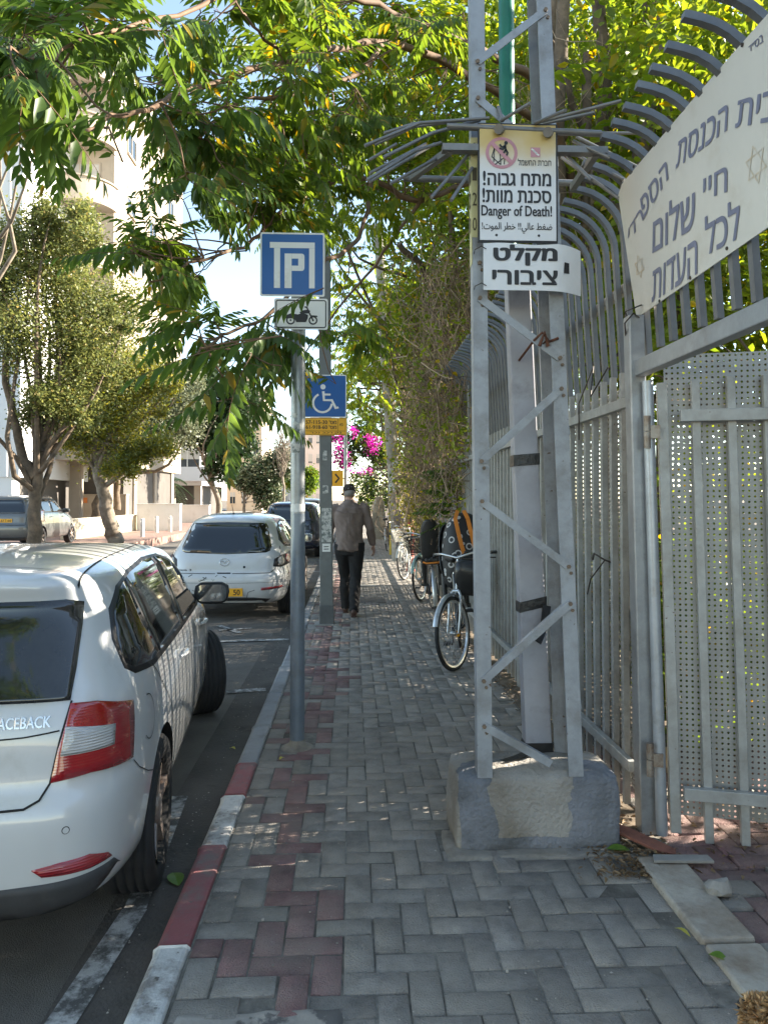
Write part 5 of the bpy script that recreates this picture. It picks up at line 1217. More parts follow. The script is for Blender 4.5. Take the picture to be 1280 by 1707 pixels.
def rot_frames(d, roll):
    """unit directions (n,3) -> rotation matrices with local y along d"""
    d = d/np.maximum(np.linalg.norm(d, axis=1, keepdims=True), 1e-9)
    a = np.tile(np.array([[0, 0, 1.]]), (len(d), 1)); a[np.abs(d[:, 2]) > .95] = (1, 0, 0)
    x = np.cross(d, a); x /= np.linalg.norm(x, axis=1, keepdims=True); z = np.cross(x, d)
    c, s = np.cos(roll)[:, None], np.sin(roll)[:, None]
    x2 = x*c + z*s; z2 = -x*s + z*c
    return np.stack([x2, d, z2], axis=2)
def scatter(T, F, Rm, pos, size):
    V = np.einsum('nij,kj->nki', Rm, T)*size[:, None, None] + pos[:, None, :]
    k = len(T); Fa = F[None, :, :] + (np.arange(len(pos))*k)[:, None, None]
    return V.reshape(-1, 3), Fa.reshape(-1, F.shape[1])
LEAF_T = np.array([(0, 0, 0), (.30, .42, .07), (0, 1, -.05), (-.30, .42, .07)], float); LEAF_F = np.array([(0, 1, 2, 3)])
LEAF2_T = np.array([(0, 0, 0), (.26, .35, .10), (.18, .75, .05), (0, 1, -.08), (-.18, .75, .05), (-.26, .35, .10)], float); LEAF2_F = np.array([(0, 1, 2, 3), (0, 3, 4, 5)])
def leaf_pts(blobs, n, clump=.22, per=26, shell=.55):
    """clumped points through the volume of ellipsoids [(cx,cy,cz,rx,ry,rz,weight)]"""
    w = np.array([b[6] if len(b) > 6 else b[3]*b[5] for b in blobs]); w = w/w.sum(); out = []
    for b, k in zip(blobs, (w*n).astype(int)):
        nc = max(3, k//per); d = rng.normal(size=(nc, 3)); d /= np.linalg.norm(d, axis=1, keepdims=True)
        r = (shell + (1-shell)*rng.random(nc)**.6)*(1-.35*rng.random(nc)*(rng.random(nc) < .3))
        c = d*r[:, None]*np.array(b[3:6]) + np.array(b[:3])
        i = rng.integers(0, nc, k); s_ = clump*np.array(b[3:6]).mean()
        out.append(c[i] + rng.normal(size=(k, 3))*s_*(.6+.7*rng.random((k, 1))))
    return np.concatenate(out)
def open_gap(p):
    """a gap in the garden foliage through which low sun reaches the upper fence sheet"""
    s_ = p[:, 0]-1.37; y = p[:, 1]-SUN_V.y/SUN_V.x*s_; z = p[:, 2]-SUN_V.z/SUN_V.x*s_
    return p[~((s_ > .15) & (y > 3.62) & (y < 6.2) & (z > 1.25) & (z < 2.2) & (rng.random(len(p)) < .9))]
def crown(name, blobs, n, size, m, parent, clump=.2, per=26, up=.35, two=False, mats2=None, frac2=0, shell=.5):
    p = open_gap(leaf_pts(blobs, n, clump, per, shell)); k = len(p)
    d = rng.normal(size=(k, 3)); d[:, 2] = d[:, 2]*.7 - .25
    R_ = rot_frames(d, rng.random(k)*2*PI*(1-up))
    V, F = scatter(LEAF2_T if two else LEAF_T, LEAF2_F if two else LEAF_F, R_, p, size*(.65+.7*rng.random(k)))
    mi = None
    if mats2 is not None: mi = np.repeat((rng.random(k) < frac2).astype(int), 2 if two else 1)
    o = fast_mesh(name, V, F, [m, mats2] if mats2 is not None else m, mi=mi)
    if parent: into(parent, o)
    return o
# compound (pinnate) leaf templates
def frond_template(n, droop, seed, fold=.5, wid=.165, curl=0.0):
    r = np.random.default_rng(seed); V = []; F = []
    L_ = 1.0; ts = np.linspace(.16, 1.0, n)
    def axis(t): return np.array([curl*t*t, t*(1-.22*droop*t), -droop*.55*t*t])
    def tang(t): d = axis(min(t+.02, 1.05))-axis(t-.02); return d/np.linalg.norm(d)
    for i, t in enumerate(ts):
        ln = wid*(.62+.55*math.sin(PI*min(1, .18+.8*t)))*(.9+.2*r.random())
        for sg in (-1, 1):
            if r.random() < .05: continue
            tt = min(1, t + (.012 if sg > 0 else -.008)); o = axis(tt); y = tang(tt)
            side = np.array([sg, 0, 0.]); dn = np.array([0, 0, -1.])
            d = side*(.78-.25*r.random()) + y*(.45+.35*r.random()+.35*t*t) + dn*(fold+.5*r.random()); d /= np.linalg.norm(d)
            if i == n-1 and sg > 0: d = y + dn*.3; d /= np.linalg.norm(d)
            w = np.cross(d, np.array([0, 0, 1.])+.4*r.normal(size=3)*.5); w /= max(np.linalg.norm(w), 1e-6); nn = np.cross(w, d)
            h = ln*.185; k = len(V); up = nn*ln*.05
            bend_ = dn*ln*.10
            V += [o, o+d*ln*.30+w*h+up, o+d*ln*.70+w*h*.66+up+bend_*.5, o+d*ln+bend_, o+d*ln*.70-w*h*.66+up+bend_*.5, o+d*ln*.30-w*h+up]
            F += [(k, k+1, k+2, k+3), (k, k+3, k+4, k+5)]
    nl = len(F); k = len(V); q = 7; w0 = .0065
    for j in range(q+1):
        t = j/q; a = axis(t); ww = w0*(1-.7*t)
        V += [a+np.array([ww, 0, 0]), a+np.array([-ww*.5, 0, ww*.8]), a+np.array([-ww*.5, 0, -ww*.8])]
    for j in range(q):
        for s_ in range(3): F.append((k+3*j+s_, k+3*j+(s_+1) % 3, k+3*j+3+(s_+1) % 3, k+3*j+3+s_))
    mi = np.array([0]*nl+[1]*(len(F)-nl)); return np.array(V), np.array(F), mi
FT = [frond_template(9, .25, 1, .35, .20), frond_template(10, .5, 2, .5, .20), frond_template(8, .1, 3, .25, .21, curl=.12), frond_template(10, .4, 4, .4, .19, curl=-.15), frond_template(8, .7, 5, .4, .22), frond_template(10, .25, 6, .6, .20)]
def fronds(name, base, dirs, lens, m, parent, roll=None):
    V = []; F = []; MI = []; off_ = 0; n = len(base); which = rng.integers(0, len(FT), n)
    rl = (rng.normal(size=n)*.25) if roll is None else roll
    for q, (T, Fa, mi) in enumerate(FT):
        s_ = which == q
        if not s_.any(): continue
        v, f = scatter(T, Fa, rot_frames(dirs[s_], rl[s_]), base[s_], lens[s_])
        V.append(v); F.append(f+off_); off_ += len(v); MI.append(np.tile(mi, s_.sum()))
    o = fast_mesh(name, np.concatenate(V), np.concatenate(F), [m, M_TWIG], mi=np.concatenate(MI))
    if parent: into(parent, o)
    return o
def wob_path(a, b, n=6, amp=.06, sag=.0):
    a = Vector(a); b = Vector(b); L_ = (b-a).length; out = []
    k1, k2 = Vector((random.gauss(0, 1), random.gauss(0, 1), random.gauss(0, 1)))*amp*L_, Vector((random.gauss(0, 1), random.gauss(0, 1), random.gauss(0, 1)))*amp*L_*.6
    for i in range(n+1):
        t = i/n; out.append(a.lerp(b, t)+k1*math.sin(PI*t)+k2*math.sin(2*PI*t)+Vector((0, 0, -sag*math.sin(PI*t)*L_)))
    return out
def limb(mb, pts, r0, r1, n=8, jit=.02):
    out = []; P0 = [Vector(p) for p in pts]
    for i in range(len(P0)-1):
        p0, p1, p2, p3 = P0[max(i-1, 0)], P0[i], P0[i+1], P0[min(i+2, len(P0)-1)]
        for k in range(5):
            t = k/5; out.append(.5*((2*p1)+(p2-p0)*t+(2*p0-5*p1+4*p2-p3)*t*t+(3*p1-p0-3*p2+p3)*t**3) + Vector((random.gauss(0, jit), random.gauss(0, jit), random.gauss(0, jit)))*(1 if i+k else 0))
    out.append(P0[-1]); k = len(out)
    mb.tube(out, [r0+(r1-r0)*(i/(k-1))**.8*(1+.0*i) + random.uniform(-.04, .04)*r0*(1-i/k) for i in range(k)], n); return out

# ---- tree of heaven whose boughs reach over the pavement from behind the fence
tA = thing('overhanging_tree', 'tree with long feathery leaves whose boughs arch over the pavement in the foreground', 'tree', (2.25, 8.2, 0))
mb = MB(); limb(mb, [(2.25, 8.2, -.1), (2.28, 8.15, 1.5), (2.2, 8.1, 3.0), (2.28, 7.95, 4.4), (2.2, 7.8, 5.8), (2.35, 7.6, 8)], .17, .06, 12); into(tA, mb.build('trunk', M_BARK))
PP = lambda l: [P(*q) for q in l]
limbs = [PP(l) for l in (
    [(958, 330, 8.1), (900, 150, 7.4), (815, 92, 6.8), (722, 48, 6.3), (600, 0, 5.8), (450, -60, 5)],
    [(940, 230, 7.9), (790, 130, 6.8), (640, 72, 6.0), (475, 102, 5.2), (330, 150, 4.6), (230, 185, 3.8), (130, 225, 3.2)],
    [(640, 72, 6.0), (580, 130, 5.6), (480, 160, 5.2), (385, 178, 4.9), (300, 260, 4.5)],
    [(930, 300, 8.1), (800, 300, 7.8), (700, 335, 7.4), (620, 300, 7), (560, 300, 6.6), (480, 345, 6), (420, 400, 5.3), (340, 430, 4.6), (250, 470, 4.2)],
    [(620, 300, 7), (600, 390, 6.4), (530, 450, 5.4), (440, 530, 4.7), (370, 560, 4.3), (330, 590, 4.0)],
    [(450, -60, 5), (300, 20, 4.2), (150, 60, 3.4), (60, 120, 3.0)],
    [(475, 102, 5.2), (420, 40, 5.0), (380, -20, 4.8)],
    [(700, 335, 7.4), (640, 420, 7.3), (560, 520, 7.2), (500, 600, 7.0)])]
mb = MB()
for l, (a, b) in zip(limbs, ((.06, .018), (.045, .007), (.024, .008), (.040, .006), (.024, .006), (.018, .005), (.016, .005), (.022, .006))): limb(mb, l, a, b, 8, .012)
limb_pts = [p for l in limbs for i in range(len(l)-1) for p in (l[i], l[i].lerp(l[i+1], .33), l[i].lerp(l[i+1], .66))]
CL = [  # pixel centre, half width, half height, depth, spread in depth, twigs, material slot
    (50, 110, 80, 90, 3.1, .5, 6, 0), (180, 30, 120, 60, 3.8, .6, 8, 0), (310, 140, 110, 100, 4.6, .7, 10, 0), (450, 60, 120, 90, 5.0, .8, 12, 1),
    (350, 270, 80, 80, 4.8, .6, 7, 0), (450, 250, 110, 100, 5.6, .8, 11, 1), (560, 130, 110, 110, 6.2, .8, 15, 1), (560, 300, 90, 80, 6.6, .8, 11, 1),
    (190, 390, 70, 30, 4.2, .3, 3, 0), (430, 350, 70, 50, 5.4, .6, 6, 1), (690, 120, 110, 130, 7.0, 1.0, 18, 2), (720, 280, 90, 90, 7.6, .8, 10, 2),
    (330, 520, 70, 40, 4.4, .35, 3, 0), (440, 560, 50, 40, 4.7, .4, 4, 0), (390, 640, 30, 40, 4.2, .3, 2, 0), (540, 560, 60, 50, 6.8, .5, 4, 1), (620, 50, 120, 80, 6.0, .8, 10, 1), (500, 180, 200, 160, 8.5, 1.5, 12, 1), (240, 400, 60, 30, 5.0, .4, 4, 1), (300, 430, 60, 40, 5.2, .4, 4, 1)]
sky_holes = [(120, 330, 85, 75), (150, 480, 90, 60), (488, 438, 66, 58), (520, 525, 34, 24), (555, 655, 34, 60), (390, 455, 56, 60), (250, 70, 24, 62), (520, 590, 14, 16), (30, 330, 60, 60)]
from bpy_extras.object_utils import world_to_camera_view as w2c_
def topx(p):
    q = Vector(p)-Vector((0, 0, EYE)); z = q.dot(_f); return 640+FPX*q.dot(_r)/z, 832-FPX*math.tan(PITCH)-FPX*q.dot(_u)/z
def in_hole(p):
    x, y = topx(p); return any(((x-a)/w)**2+((y-b)/h)**2 < 1 for a, b, w, h in sky_holes)
tw = MB(); FB = {0: [], 1: [], 2: []}
for px, py, hw_, hh_, dep, ds_, nt_, slot in CL:
    for _ in range(nt_):
        for _try in range(8):
            r, a = math.sqrt(random.random()), random.uniform(0, 2*PI)
            tip = P(px+hw_*r*math.cos(a), py+hh_*r*math.sin(a), dep+random.gauss(0, ds_*.5))
            if not in_hole(tip): break
        near_ = min(limb_pts, key=lambda q: (q-tip).length+(.5 if q.z < tip.z-.9 else 0))
        path = wob_path(near_, tip, 5, .09); tw.tube(path, [.007-.004*i/5 for i in range(6)], 5)
        base_d = (path[-1]-path[-3]).normalized() if (path[-1]-path[-3]).length > 1e-4 else Vector((0, 0, 1))
        for k in range(random.randint(5, 8)):
            t = random.choice((5, 5, 5, 4)); o_ = path[t].lerp(path[max(0, t-1)], random.random()*.8); az = random.uniform(0, 2*PI)
            d = Vector((math.cos(az), math.sin(az), random.uniform(-.45, .35))) + base_d*.6; d.normalize()
            L_ = random.uniform(.30, .56)
            if in_hole(o_+d*L_*.6) or (o_+d*L_).y < 2.2: continue
            FB[slot].append((o_, d, L_))
# single fronds the photograph shows hanging clear of the mass
for (a, b, dep, slot) in (((215, 190), (5, 262), 2.9, 0), ((470, 560), (235, 655), 4.0, 0), ((420, 590), (350, 745), 4.1, 0), ((540, 480), (425, 560), 4.35, 0), ((470, 610), (415, 720), 4.3, 0), ((330, 540), (235, 540), 4.1, 0), ((205, 270), (95, 205), 3.0, 0), ((560, 640), (470, 600), 5.5, 1), ((860, 150), (980, 115), 6.5, 2)):
    p, q = P(*a, dep), P(*b, dep-.1); FB[slot].append((p, (q-p).normalized()+Vector((0, 0, .25)), (q-p).length*1.06)); near_ = min(limb_pts, key=lambda z: (z-p).length); tw.tube(wob_path(near_, p, 5, .06), [.006, .006, .005, .005, .004, .004], 5)
into(tA, mb.build('bough', M_TWIG)); into(tA, tw.build('twig', M_TWIG))
for slot, m_ in ((0, LF_AIL_SHADE), (1, LF_AIL), (2, LF_AIL_SUN)):
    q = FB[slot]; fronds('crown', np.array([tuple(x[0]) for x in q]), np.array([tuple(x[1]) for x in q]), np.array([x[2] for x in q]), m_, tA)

def pinnate_tree(name, label, base, lean, h, blobs, nfr, m, L_=(.45, .75), r0=.14, group=None, bark=None, lim=5, holes=()):
    t = thing(name, label, 'tree', base, 0, group); b = Vector(base); top = b+Vector(lean)+Vector((0, 0, h))
    mb = MB(); tr = limb(mb, [b-Vector((0, 0, .2)), b.lerp(top, .35)+Vector((random.gauss(0, .08), random.gauss(0, .08), 0)), b.lerp(top, .7)+Vector((random.gauss(0, .1), random.gauss(0, .1), 0)), top], r0, r0*.35, 10)
    into(t, mb.build('trunk', bark or M_BARK)); mb = MB(); lp_ = []
    for bl in blobs:
        for _ in range(lim):
            s_ = tr[random.randint(int(len(tr)*.4), len(tr)-1)]; e = Vector(bl[:3])+Vector((random.uniform(-.7, .7)*bl[3], random.uniform(-.7, .7)*bl[4], random.uniform(-.6, .7)*bl[5]))
            pth = wob_path(s_, e, 6, .08); mb.tube(pth, [r0*.28*(1-.8*i/6) for i in range(7)], 6); lp_ += pth[3:]
    into(t, mb.build('limb', bark or M_BARK))
    p = leaf_pts(blobs, nfr, .24, 7, .25)
    if holes: p = p[[not any(((topx(x)[0]-a)/w)**2+((topx(x)[1]-c)/hh)**2 < 1 for a, c, w, hh in holes) for x in p]]
    k = len(p); d = rng.normal(size=(k, 3)); d[:, 2] = d[:, 2]*.35-.15
    fronds('crown', p, d, L_[0]+(L_[1]-L_[0])*rng.random(k), m, t); return t
# trees leaning over the pavement farther along
pinnate_tree('fence_tree', 'feathery tree behind the fence whose bright crown hangs over the walking man', (2.3, 13.5, 0), (-.9, .2, 0), 5.2, [(1.1, 12.5, 5.0, 1.2, 1.6, 1.3), (.35, 13.5, 4.6, .9, 1.5, 1.1), (1.5, 11.5, 3.9, .7, 1.0, .9), (.1, 12.2, 6.6, 1.6, 1.6, 1.4)], 330, LF_AIL_SUN, holes=[(530, 600, 22, 80), (400, 450, 50, 50)])
pinnate_tree('fence_tree', 'farther feathery tree behind the fence, above the concrete pole', (2.1, 20.0, 0), (-1.0, .5, 0), 5.5, [(1.0, 19.5, 5.2, 1.6, 2.0, 1.6), (.3, 21, 4.6, 1.0, 1.6, 1.3), (.2, 21, 7.2, 2.0, 2.2, 2.0), (1.5, 17, 4.0, .8, 1.5, 1.0)], 380, LF_AIL_SUN, holes=[(530, 600, 18, 90)])
pinnate_tree('fence_tree', 'distant feathery tree closing the tunnel of leaves over the pavement', (2.2, 30.0, 0), (-.8, .5, 0), 6, [(1.1, 29.5, 5.6, 2.0, 2.2, 2.2), (.2, 31, 7.2, 1.8, 2.2, 2.0), (1.2, 27.0, 4.2, 1.0, 1.5, 1.3)], 360, LF_AIL, (.55, .9), holes=[(530, 600, 14, 100)])
# garden trees and shrubs behind the fence
def leafy_tree(name, label, base, lean, h, blobs, n, size, m, r0=.12, cat='tree', group=None, bark=None, lim=4, two=False, mats2=None, frac2=0, trunk_pts=None, clump=.2, per=26, shell=.5, limbs_px=()):
    t = thing(name, label, cat, base, 0, group); b = Vector(base)
    pts = [Vector(q) for q in trunk_pts] if trunk_pts else [b-Vector((0, 0, .2)), b+Vector(lean)*.4+Vector((0, 0, h*.4)), b+Vector(lean)+Vector((0, 0, h))]
    mb = MB(); tr = limb(mb, pts, r0, r0*.45, 12, r0*.10); into(t, mb.build('trunk', bark or M_BARKG)); mb = MB()
    for l, a, c in limbs_px: limb(mb, l, a, c, 9, a*.12)
    for bl in blobs[:8]:
        for _ in range(lim):
            s_ = tr[random.randint(int(len(tr)*.55), len(tr)-1)]; e = Vector(bl[:3])+Vector((random.uniform(-.7, .7)*bl[3], random.uniform(-.7, .7)*bl[4], random.uniform(-.7, .7)*bl[5]))
            mb.tube(wob_path(s_, e, 6, .08), [r0*.32*(1-.8*i/6) for i in range(7)], 6)
    if mb.v: into(t, mb.build('limb', bark or M_BARKG))
    crown('crown', blobs, n, size, m, t, two=two, mats2=mats2, frac2=frac2, clump=clump, per=per, shell=shell); return t
leafy_tree('garden_tree', 'bright leaved garden tree with several stems behind the bent fence bars', (2.75, 7.2, 0), (.1, .3, 0), 4.4, [(3.0, 8.3, 4.3, 1.2, 1.2, 1.2), (3.9, 7.3, 3.6, 1.2, 1.2, 1.2), (2.6, 9.5, 5.6, 1.3, 1.4, 1.3), (4.6, 8.6, 5.8, 1.5, 1.5, 1.4), (2.7, 8.2, 3.2, .8, 1.0, .9), (3.4, 6.8, 5.3, 1.1, 1.2, 1.2), (3.1, 9.5, 6.8, 1.5, 1.4, 1.3), (4.6, 9.4, 7.6, 1.5, 1.5, 1.4), (2.0, 10.4, 7.6, 1.3, 1.3, 1.3), (5.8, 8.6, 6.6, 1.3, 1.4, 1.3), (3.8, 8.0, 7.0, 1.2, 1.2, 1.2)], 26000, .12, LF_AIL_SUN, .11, two=True, bark=M_BARK,
    limbs_px=[(PP([(925, 420, 8.0), (935, 250, 8.0), (918, 100, 8.0), (930, -60, 8)]), .07, .045), (PP([(985, 420, 8.2), (1000, 250, 8.2), (1010, 120, 8.1), (985, -60, 8)]), .10, .07), (PP([(1050, 430, 7.6), (1062, 280, 7.6), (1090, 140, 7.7), (1075, -60, 7.8)]), .11, .08), (PP([(1005, 260, 8.1), (960, 190, 8), (935, 100, 7.9), (880, 20, 7.7)]), .05, .025), ([(2.6, 7.6, .0), (2.75, 7.8, 2.5), (2.55, 7.9, 4.5), (2.6, 8, 6.5)], .085, .05), ([(2.95, 7.0, 0), (3.05, 7.1, 2.2), (3.2, 7.2, 4.2), (3.15, 7.4, 6.5)], .09, .05), ([(3.2, 6.0, 2.05), (2.8, 5.6, 2.25), (2.3, 5.5, 2.3)], .03, .02)])
leafy_tree('garden_tree', 'low bright garden tree seen through and above the open gate', (4.3, 6.2, 0), (-.1, .2, 0), 2.6, [(3.4, 6.3, 2.5, 1.0, .9, .75), (2.5, 6.0, 2.35, .55, .7, .5), (4.6, 6.6, 2.9, 1.1, 1.0, .9), (3.6, 5.6, 1.7, .8, .5, .5), (3.0, 6.6, 3.4, 1, 1, .7), (4.8, 3.5, 2.3, 1.1, .8, 1.3), (5.2, 2.6, 3.4, 1.0, .9, 1.2)], 15000, .10, LF_AIL_SUN, .09, two=True, bark=M_BARK)  # last crown clumps lie out of view, added to block sun through the gate
leafy_tree('garden_tree', 'dense green garden tree behind the lattice pole and the vine covered trunks', (3.2, 11.5, 0), (.1, .2, 0), 5, [(3.0, 11, 4.5, 1.4, 1.5, 1.6), (2.4, 12.6, 6.2, 1.4, 1.5, 1.5), (4.6, 11.5, 5.6, 1.6, 1.6, 1.7), (3.0, 14, 7.6, 2, 2, 1.8), (2.2, 12, 3.4, .8, 1.4, 1.2), (1.6, 12.5, 8.2, 1.6, 1.6, 1.6), (5.5, 13, 8.5, 2, 2, 2), (3.6, 12.5, 9.5, 2, 2, 1.6)], 26000, .14, LF_AIL, .14, two=True, bark=M_BARK)
hd = leafy_tree('garden_shrub', 'leafy green shrub behind the fence, low beside the lattice pole', (2.2, 6.2, 0), (.1, .1, 0), .7, [(2.1, 5.2, .7, .55, .7, .6), (2.1, 4.5, .85, .45, .55, .75), (2.2, 6.6, .8, .55, .8, .7), (2.1, 8.0, .75, .5, .8, .65), (2.2, 9.4, .9, .5, .8, .8), (2.1, 11, .9, .5, .9, .8)], 10500, .075, LF_AIL, .05, cat='shrub')
leafy_tree('garden_shrub', 'sunlit shrub standing behind the perforated gate sheet', (2.9, 4.9, 0), (.1, .1, 0), .8, [(2.7, 5.0, 1.1, .7, .35, .9), (3.6, 4.9, 1.2, .7, .4, .9), (2.5, 4.7, .45, .7, .3, .5), (3.4, 4.6, .45, .8, .3, .5)], 9000, .075, LF_AIL_SUN, .05, cat='shrub')
# vine curtain: dry hanging stems over old trunks and the fence
tv = thing('dry_vine', 'thick curtain of dry brown vine stems hanging over the fence behind the lattice pole', 'climbing plant', (1.55, 10.2, 0))
mb = MB()
for l, a, c in (([(1.75, 10.4, 0), (1.7, 10.2, 2), (1.62, 10.0, 3.6), (1.75, 9.8, 6)], .10, .05), ([(1.9, 11.6, 0), (1.75, 11.2, 2.4), (1.5, 10.6, 3.8), (1.0, 10.0, 4.6), (.6, 9.6, 4.9)], .085, .04), ([(1.7, 9.2, 0), (1.62, 9.3, 2.2), (1.45, 9.4, 3.2), (.9, 9.6, 4.2)], .07, .03), ([(1.9, 12.4, 0), (1.8, 12.2, 3), (1.6, 12, 6.5)], .09, .05)): limb(mb, l, a, c, 9, .015)
into(tv, mb.build('trunk', M_BARK))
mb = MB()
for k in range(2100):
    if k < 1500: y = random.uniform(8.4, 14.0); top = Vector((random.gauss(1.26, .24)-.05*abs(y-10), y, random.uniform(1.8, 4.8)))
    else: y = random.uniform(7.6, 10.5); top = Vector((random.uniform(1.75, 3.0), y, random.uniform(3.0, 6.8)))
    top.x = max(top.x, .95 if top.z < 2.8 else .55); ln = random.uniform(.3, 1.3); bot = Vector((max(.98, top.x+random.gauss(.08, .22)), y+random.gauss(0, .3), max(.5 if y > 9.2 else 1.6, top.z-ln)))
    mb.tube(wob_path(top, bot, 6, .17), [random.uniform(.0018, .0048)]*7, 3, smooth=False)
for k in range(420):
    y = random.uniform(8.6, 13.5); a = Vector((random.gauss(1.3, .22), y, random.uniform(1.4, 4.7))); b = a+Vector((random.gauss(-.15, .4), random.gauss(0, .7), random.gauss(0, .45))); a.x = max(a.x, 1.0); b.x = max(b.x, 1.0 if b.z < 2.8 else .6); mb.tube(wob_path(a, b, 7, .16), [random.uniform(.002, .007)]*8, 3, smooth=False)
into(tv, mb.build('stems', M_VINE))
crown('foliage', [(1.25, 10, 3.2, .35, 1.8, 1.3), (1.15, 12.5, 2.6, .35, 1.4, 1.2), (1.3, 9.3, 2.2, .25, .9, .7), (1.2, 11.2, 4.2, .5, 1.8, .7), (.9, 10.3, 4.6, .5, 1.0, .5)], 8000, .07, LF_AIL_SUN, tv, two=True, mats2=M_VINE, frac2=.18)
tv2 = thing('climbing_plant', 'yellow green leafy climber on the fence above the farther bicycles', 'climbing plant', (1.45, 14.5, 0))
mb = MB()
for k in range(140):
    y = random.uniform(12.5, 20); a = Vector((random.gauss(1.36, .07), y, random.uniform(.2, .6))); b = a+Vector((random.gauss(-.1, .12), random.gauss(0, .5), random.uniform(.8, 2.4))); mb.tube(wob_path(a, b, 5, .12), [random.uniform(.004, .009)]*6, 3, smooth=False)
into(tv2, mb.build('stems', M_VINE)); crown('foliage', [(1.28, 13.6, 1.7, .22, 1.0, .9), (1.3, 15.6, 1.6, .2, 1.2, .9), (1.32, 18, 2.3, .25, 1.4, .6), (1.2, 12.4, 1.2, .2, .6, .5)], 3200, .075, LF_YEL, tv2, two=True)
# broad leaved plant beside the bicycles
bp_ = thing('broad_leaf_plant', 'dark broad leaved plant on the fence above the nearest bicycle', 'plant', (1.3, 9.3, 0))
q = [(Vector((1.3, 9.2, 1.3+.1*k)), Vector((-.8, random.uniform(-.8, .6), random.uniform(-.2, .7))), random.uniform(.35, .55)) for k in range(7) for _ in range(2)]
fronds('foliage', np.array([tuple(x[0]) for x in q]), np.array([tuple(x[1]) for x in q]), np.array([x[2] for x in q]), LF_AIL_SHADE, bp_)
mb = MB(); mb.tube([(1.33, 9.3, 0), (1.34, 9.25, .8), (1.3, 9.2, 1.35), (1.3, 9.2, 2.0)], [.02, .016, .012, .006], 6); into(bp_, mb.build('stem', M_TWIG))

# ---- far side of the street
B_ = lambda px, py, y, rpx, k=1.0, dy=None: (*P(px, py, y), rpx*y/FPX, (dy or rpx*y/FPX*.9), rpx*y/FPX*k)
def tufts(cx, cy, y, rx, ry, n, lo=16, hi=34):
    out = []
    for _ in range(n):
        a = random.uniform(0, 2*PI); k = random.uniform(.75, 1.12); out.append(B_(cx+rx*k*math.cos(a), cy+ry*k*math.sin(a), y+random.uniform(-.8, .8), random.uniform(lo, hi), random.uniform(.6, 1.2)))
    return out
leafy_tree('street_tree', 'street tree with a forked dark trunk, nearest across the road', (-7.35, 17, 0), (0, 0, 0), 3, [B_(40, 440, 17, 75), B_(120, 500, 17.5, 75), B_(30, 560, 16.6, 60), B_(150, 590, 17.4, 60), B_(90, 400, 17.5, 55), B_(110, 660, 17, 55, .8), B_(200, 520, 18, 50)]+tufts(95, 520, 17.2, 120, 170, 26), 62000, .078, LF_CAR, .21, bark=M_BARK, lim=2, shell=.15, clump=.34, per=120,
    trunk_pts=[P(60, 960, 17), P(58, 900, 17), P(62, 820, 17), P(66, 750, 17)], limbs_px=[(PP([(60, 795, 17), (42, 765, 17), (25, 700, 16.9), (10, 620, 16.8), (20, 520, 16.8)]), .13, .06), (PP([(66, 755, 17), (68, 700, 17.1), (90, 640, 17.3), (130, 560, 17.4)]), .15, .05)])
leafy_tree('street_tree', 'street tree with a strongly leaning trunk and yellow green crown', (-8.2, 25.2, 0), (0, 0, 0), 3, [B_(200, 700, 24.6, 50), B_(165, 640, 25, 65), B_(230, 620, 25, 50), B_(120, 700, 25, 45), B_(215, 765, 24.5, 28, .8), B_(150, 730, 25, 40)]+tufts(190, 680, 24.8, 95, 95, 20, 14, 26), 46000, .098, LF_YEL, .30, bark=M_BARKG, mats2=LF_CAR, frac2=.5, shell=.15, clump=.34, per=110,
    trunk_pts=[P(196, 912, 25.2), P(186, 880, 25.2), P(172, 820, 25), P(160, 760, 25), P(155, 710, 25)])
leafy_tree('garden_tree', 'grey green tree with a thick low forked trunk behind the leaning street tree', (-10.0, 35, 0), (0, 0, 0), 3, [B_(280, 690, 34, 55), B_(240, 640, 34, 50), B_(300, 640, 35, 40), B_(250, 720, 33, 40)], 26000, .15, LF_GRY, .35, bark=M_BARK,
    trunk_pts=[P(158, 885, 35), P(165, 840, 35), P(180, 800, 35), P(200, 770, 35)], limbs_px=[(PP([(180, 800, 35), (195, 770, 34.8), (225, 745, 34.5), (260, 700, 34)]), .26, .10), (PP([(196, 850, 36), (197, 800, 36), (215, 740, 35)]), .16, .07)])
leafy_tree('street_tree', 'dark glossy street tree with a slim bent trunk beyond the white walls', (-7.7, 44, 0), (0, 0, 0), 3, [B_(375, 720, 44, 42), B_(345, 650, 44, 45), B_(400, 670, 44, 35), B_(370, 775, 44, 28), B_(330, 720, 44, 30), B_(400, 740, 44, 28)], 17000, 0.24, LF_DRK, .22, bark=M_BARKG,
    trunk_pts=[P(362, 885, 44), P(365, 840, 44), P(352, 800, 44), P(342, 765, 44)])
leafy_tree('street_tree', 'grey green feathery street tree farther along the far side', (-9.0, 62, 0), (0, 0, 0), 2.5, [B_(440, 790, 62, 32), B_(470, 770, 62, 26), B_(410, 800, 62, 22), B_(450, 830, 62, 22)], 11000, 0.26, LF_GRY, .16, mats2=LF_DRK, frac2=.4)
leafy_tree('street_tree', 'small dark green tree at the end of the road, left of the lamp post', (-6.2, 84, 0), (0, 0, 0), 3, [B_(510, 805, 84, 20), B_(488, 800, 84, 18), B_(520, 790, 84, 12)], 5000, 0.3, LF_AIL, .15)
leafy_tree('street_tree', 'tall fine leaved dark tree at the upper left corner', (-8.6, 15.2, 0), (.4, 0, 0), 9, [B_(15, 60, 14, 75), B_(50, 130, 14, 60), B_(-10, 150, 14, 60), B_(80, 170, 14.3, 35), B_(20, -20, 14, 80)], 20000, 0.085, LF_DRK, .17, mats2=LF_GRY, frac2=.35)
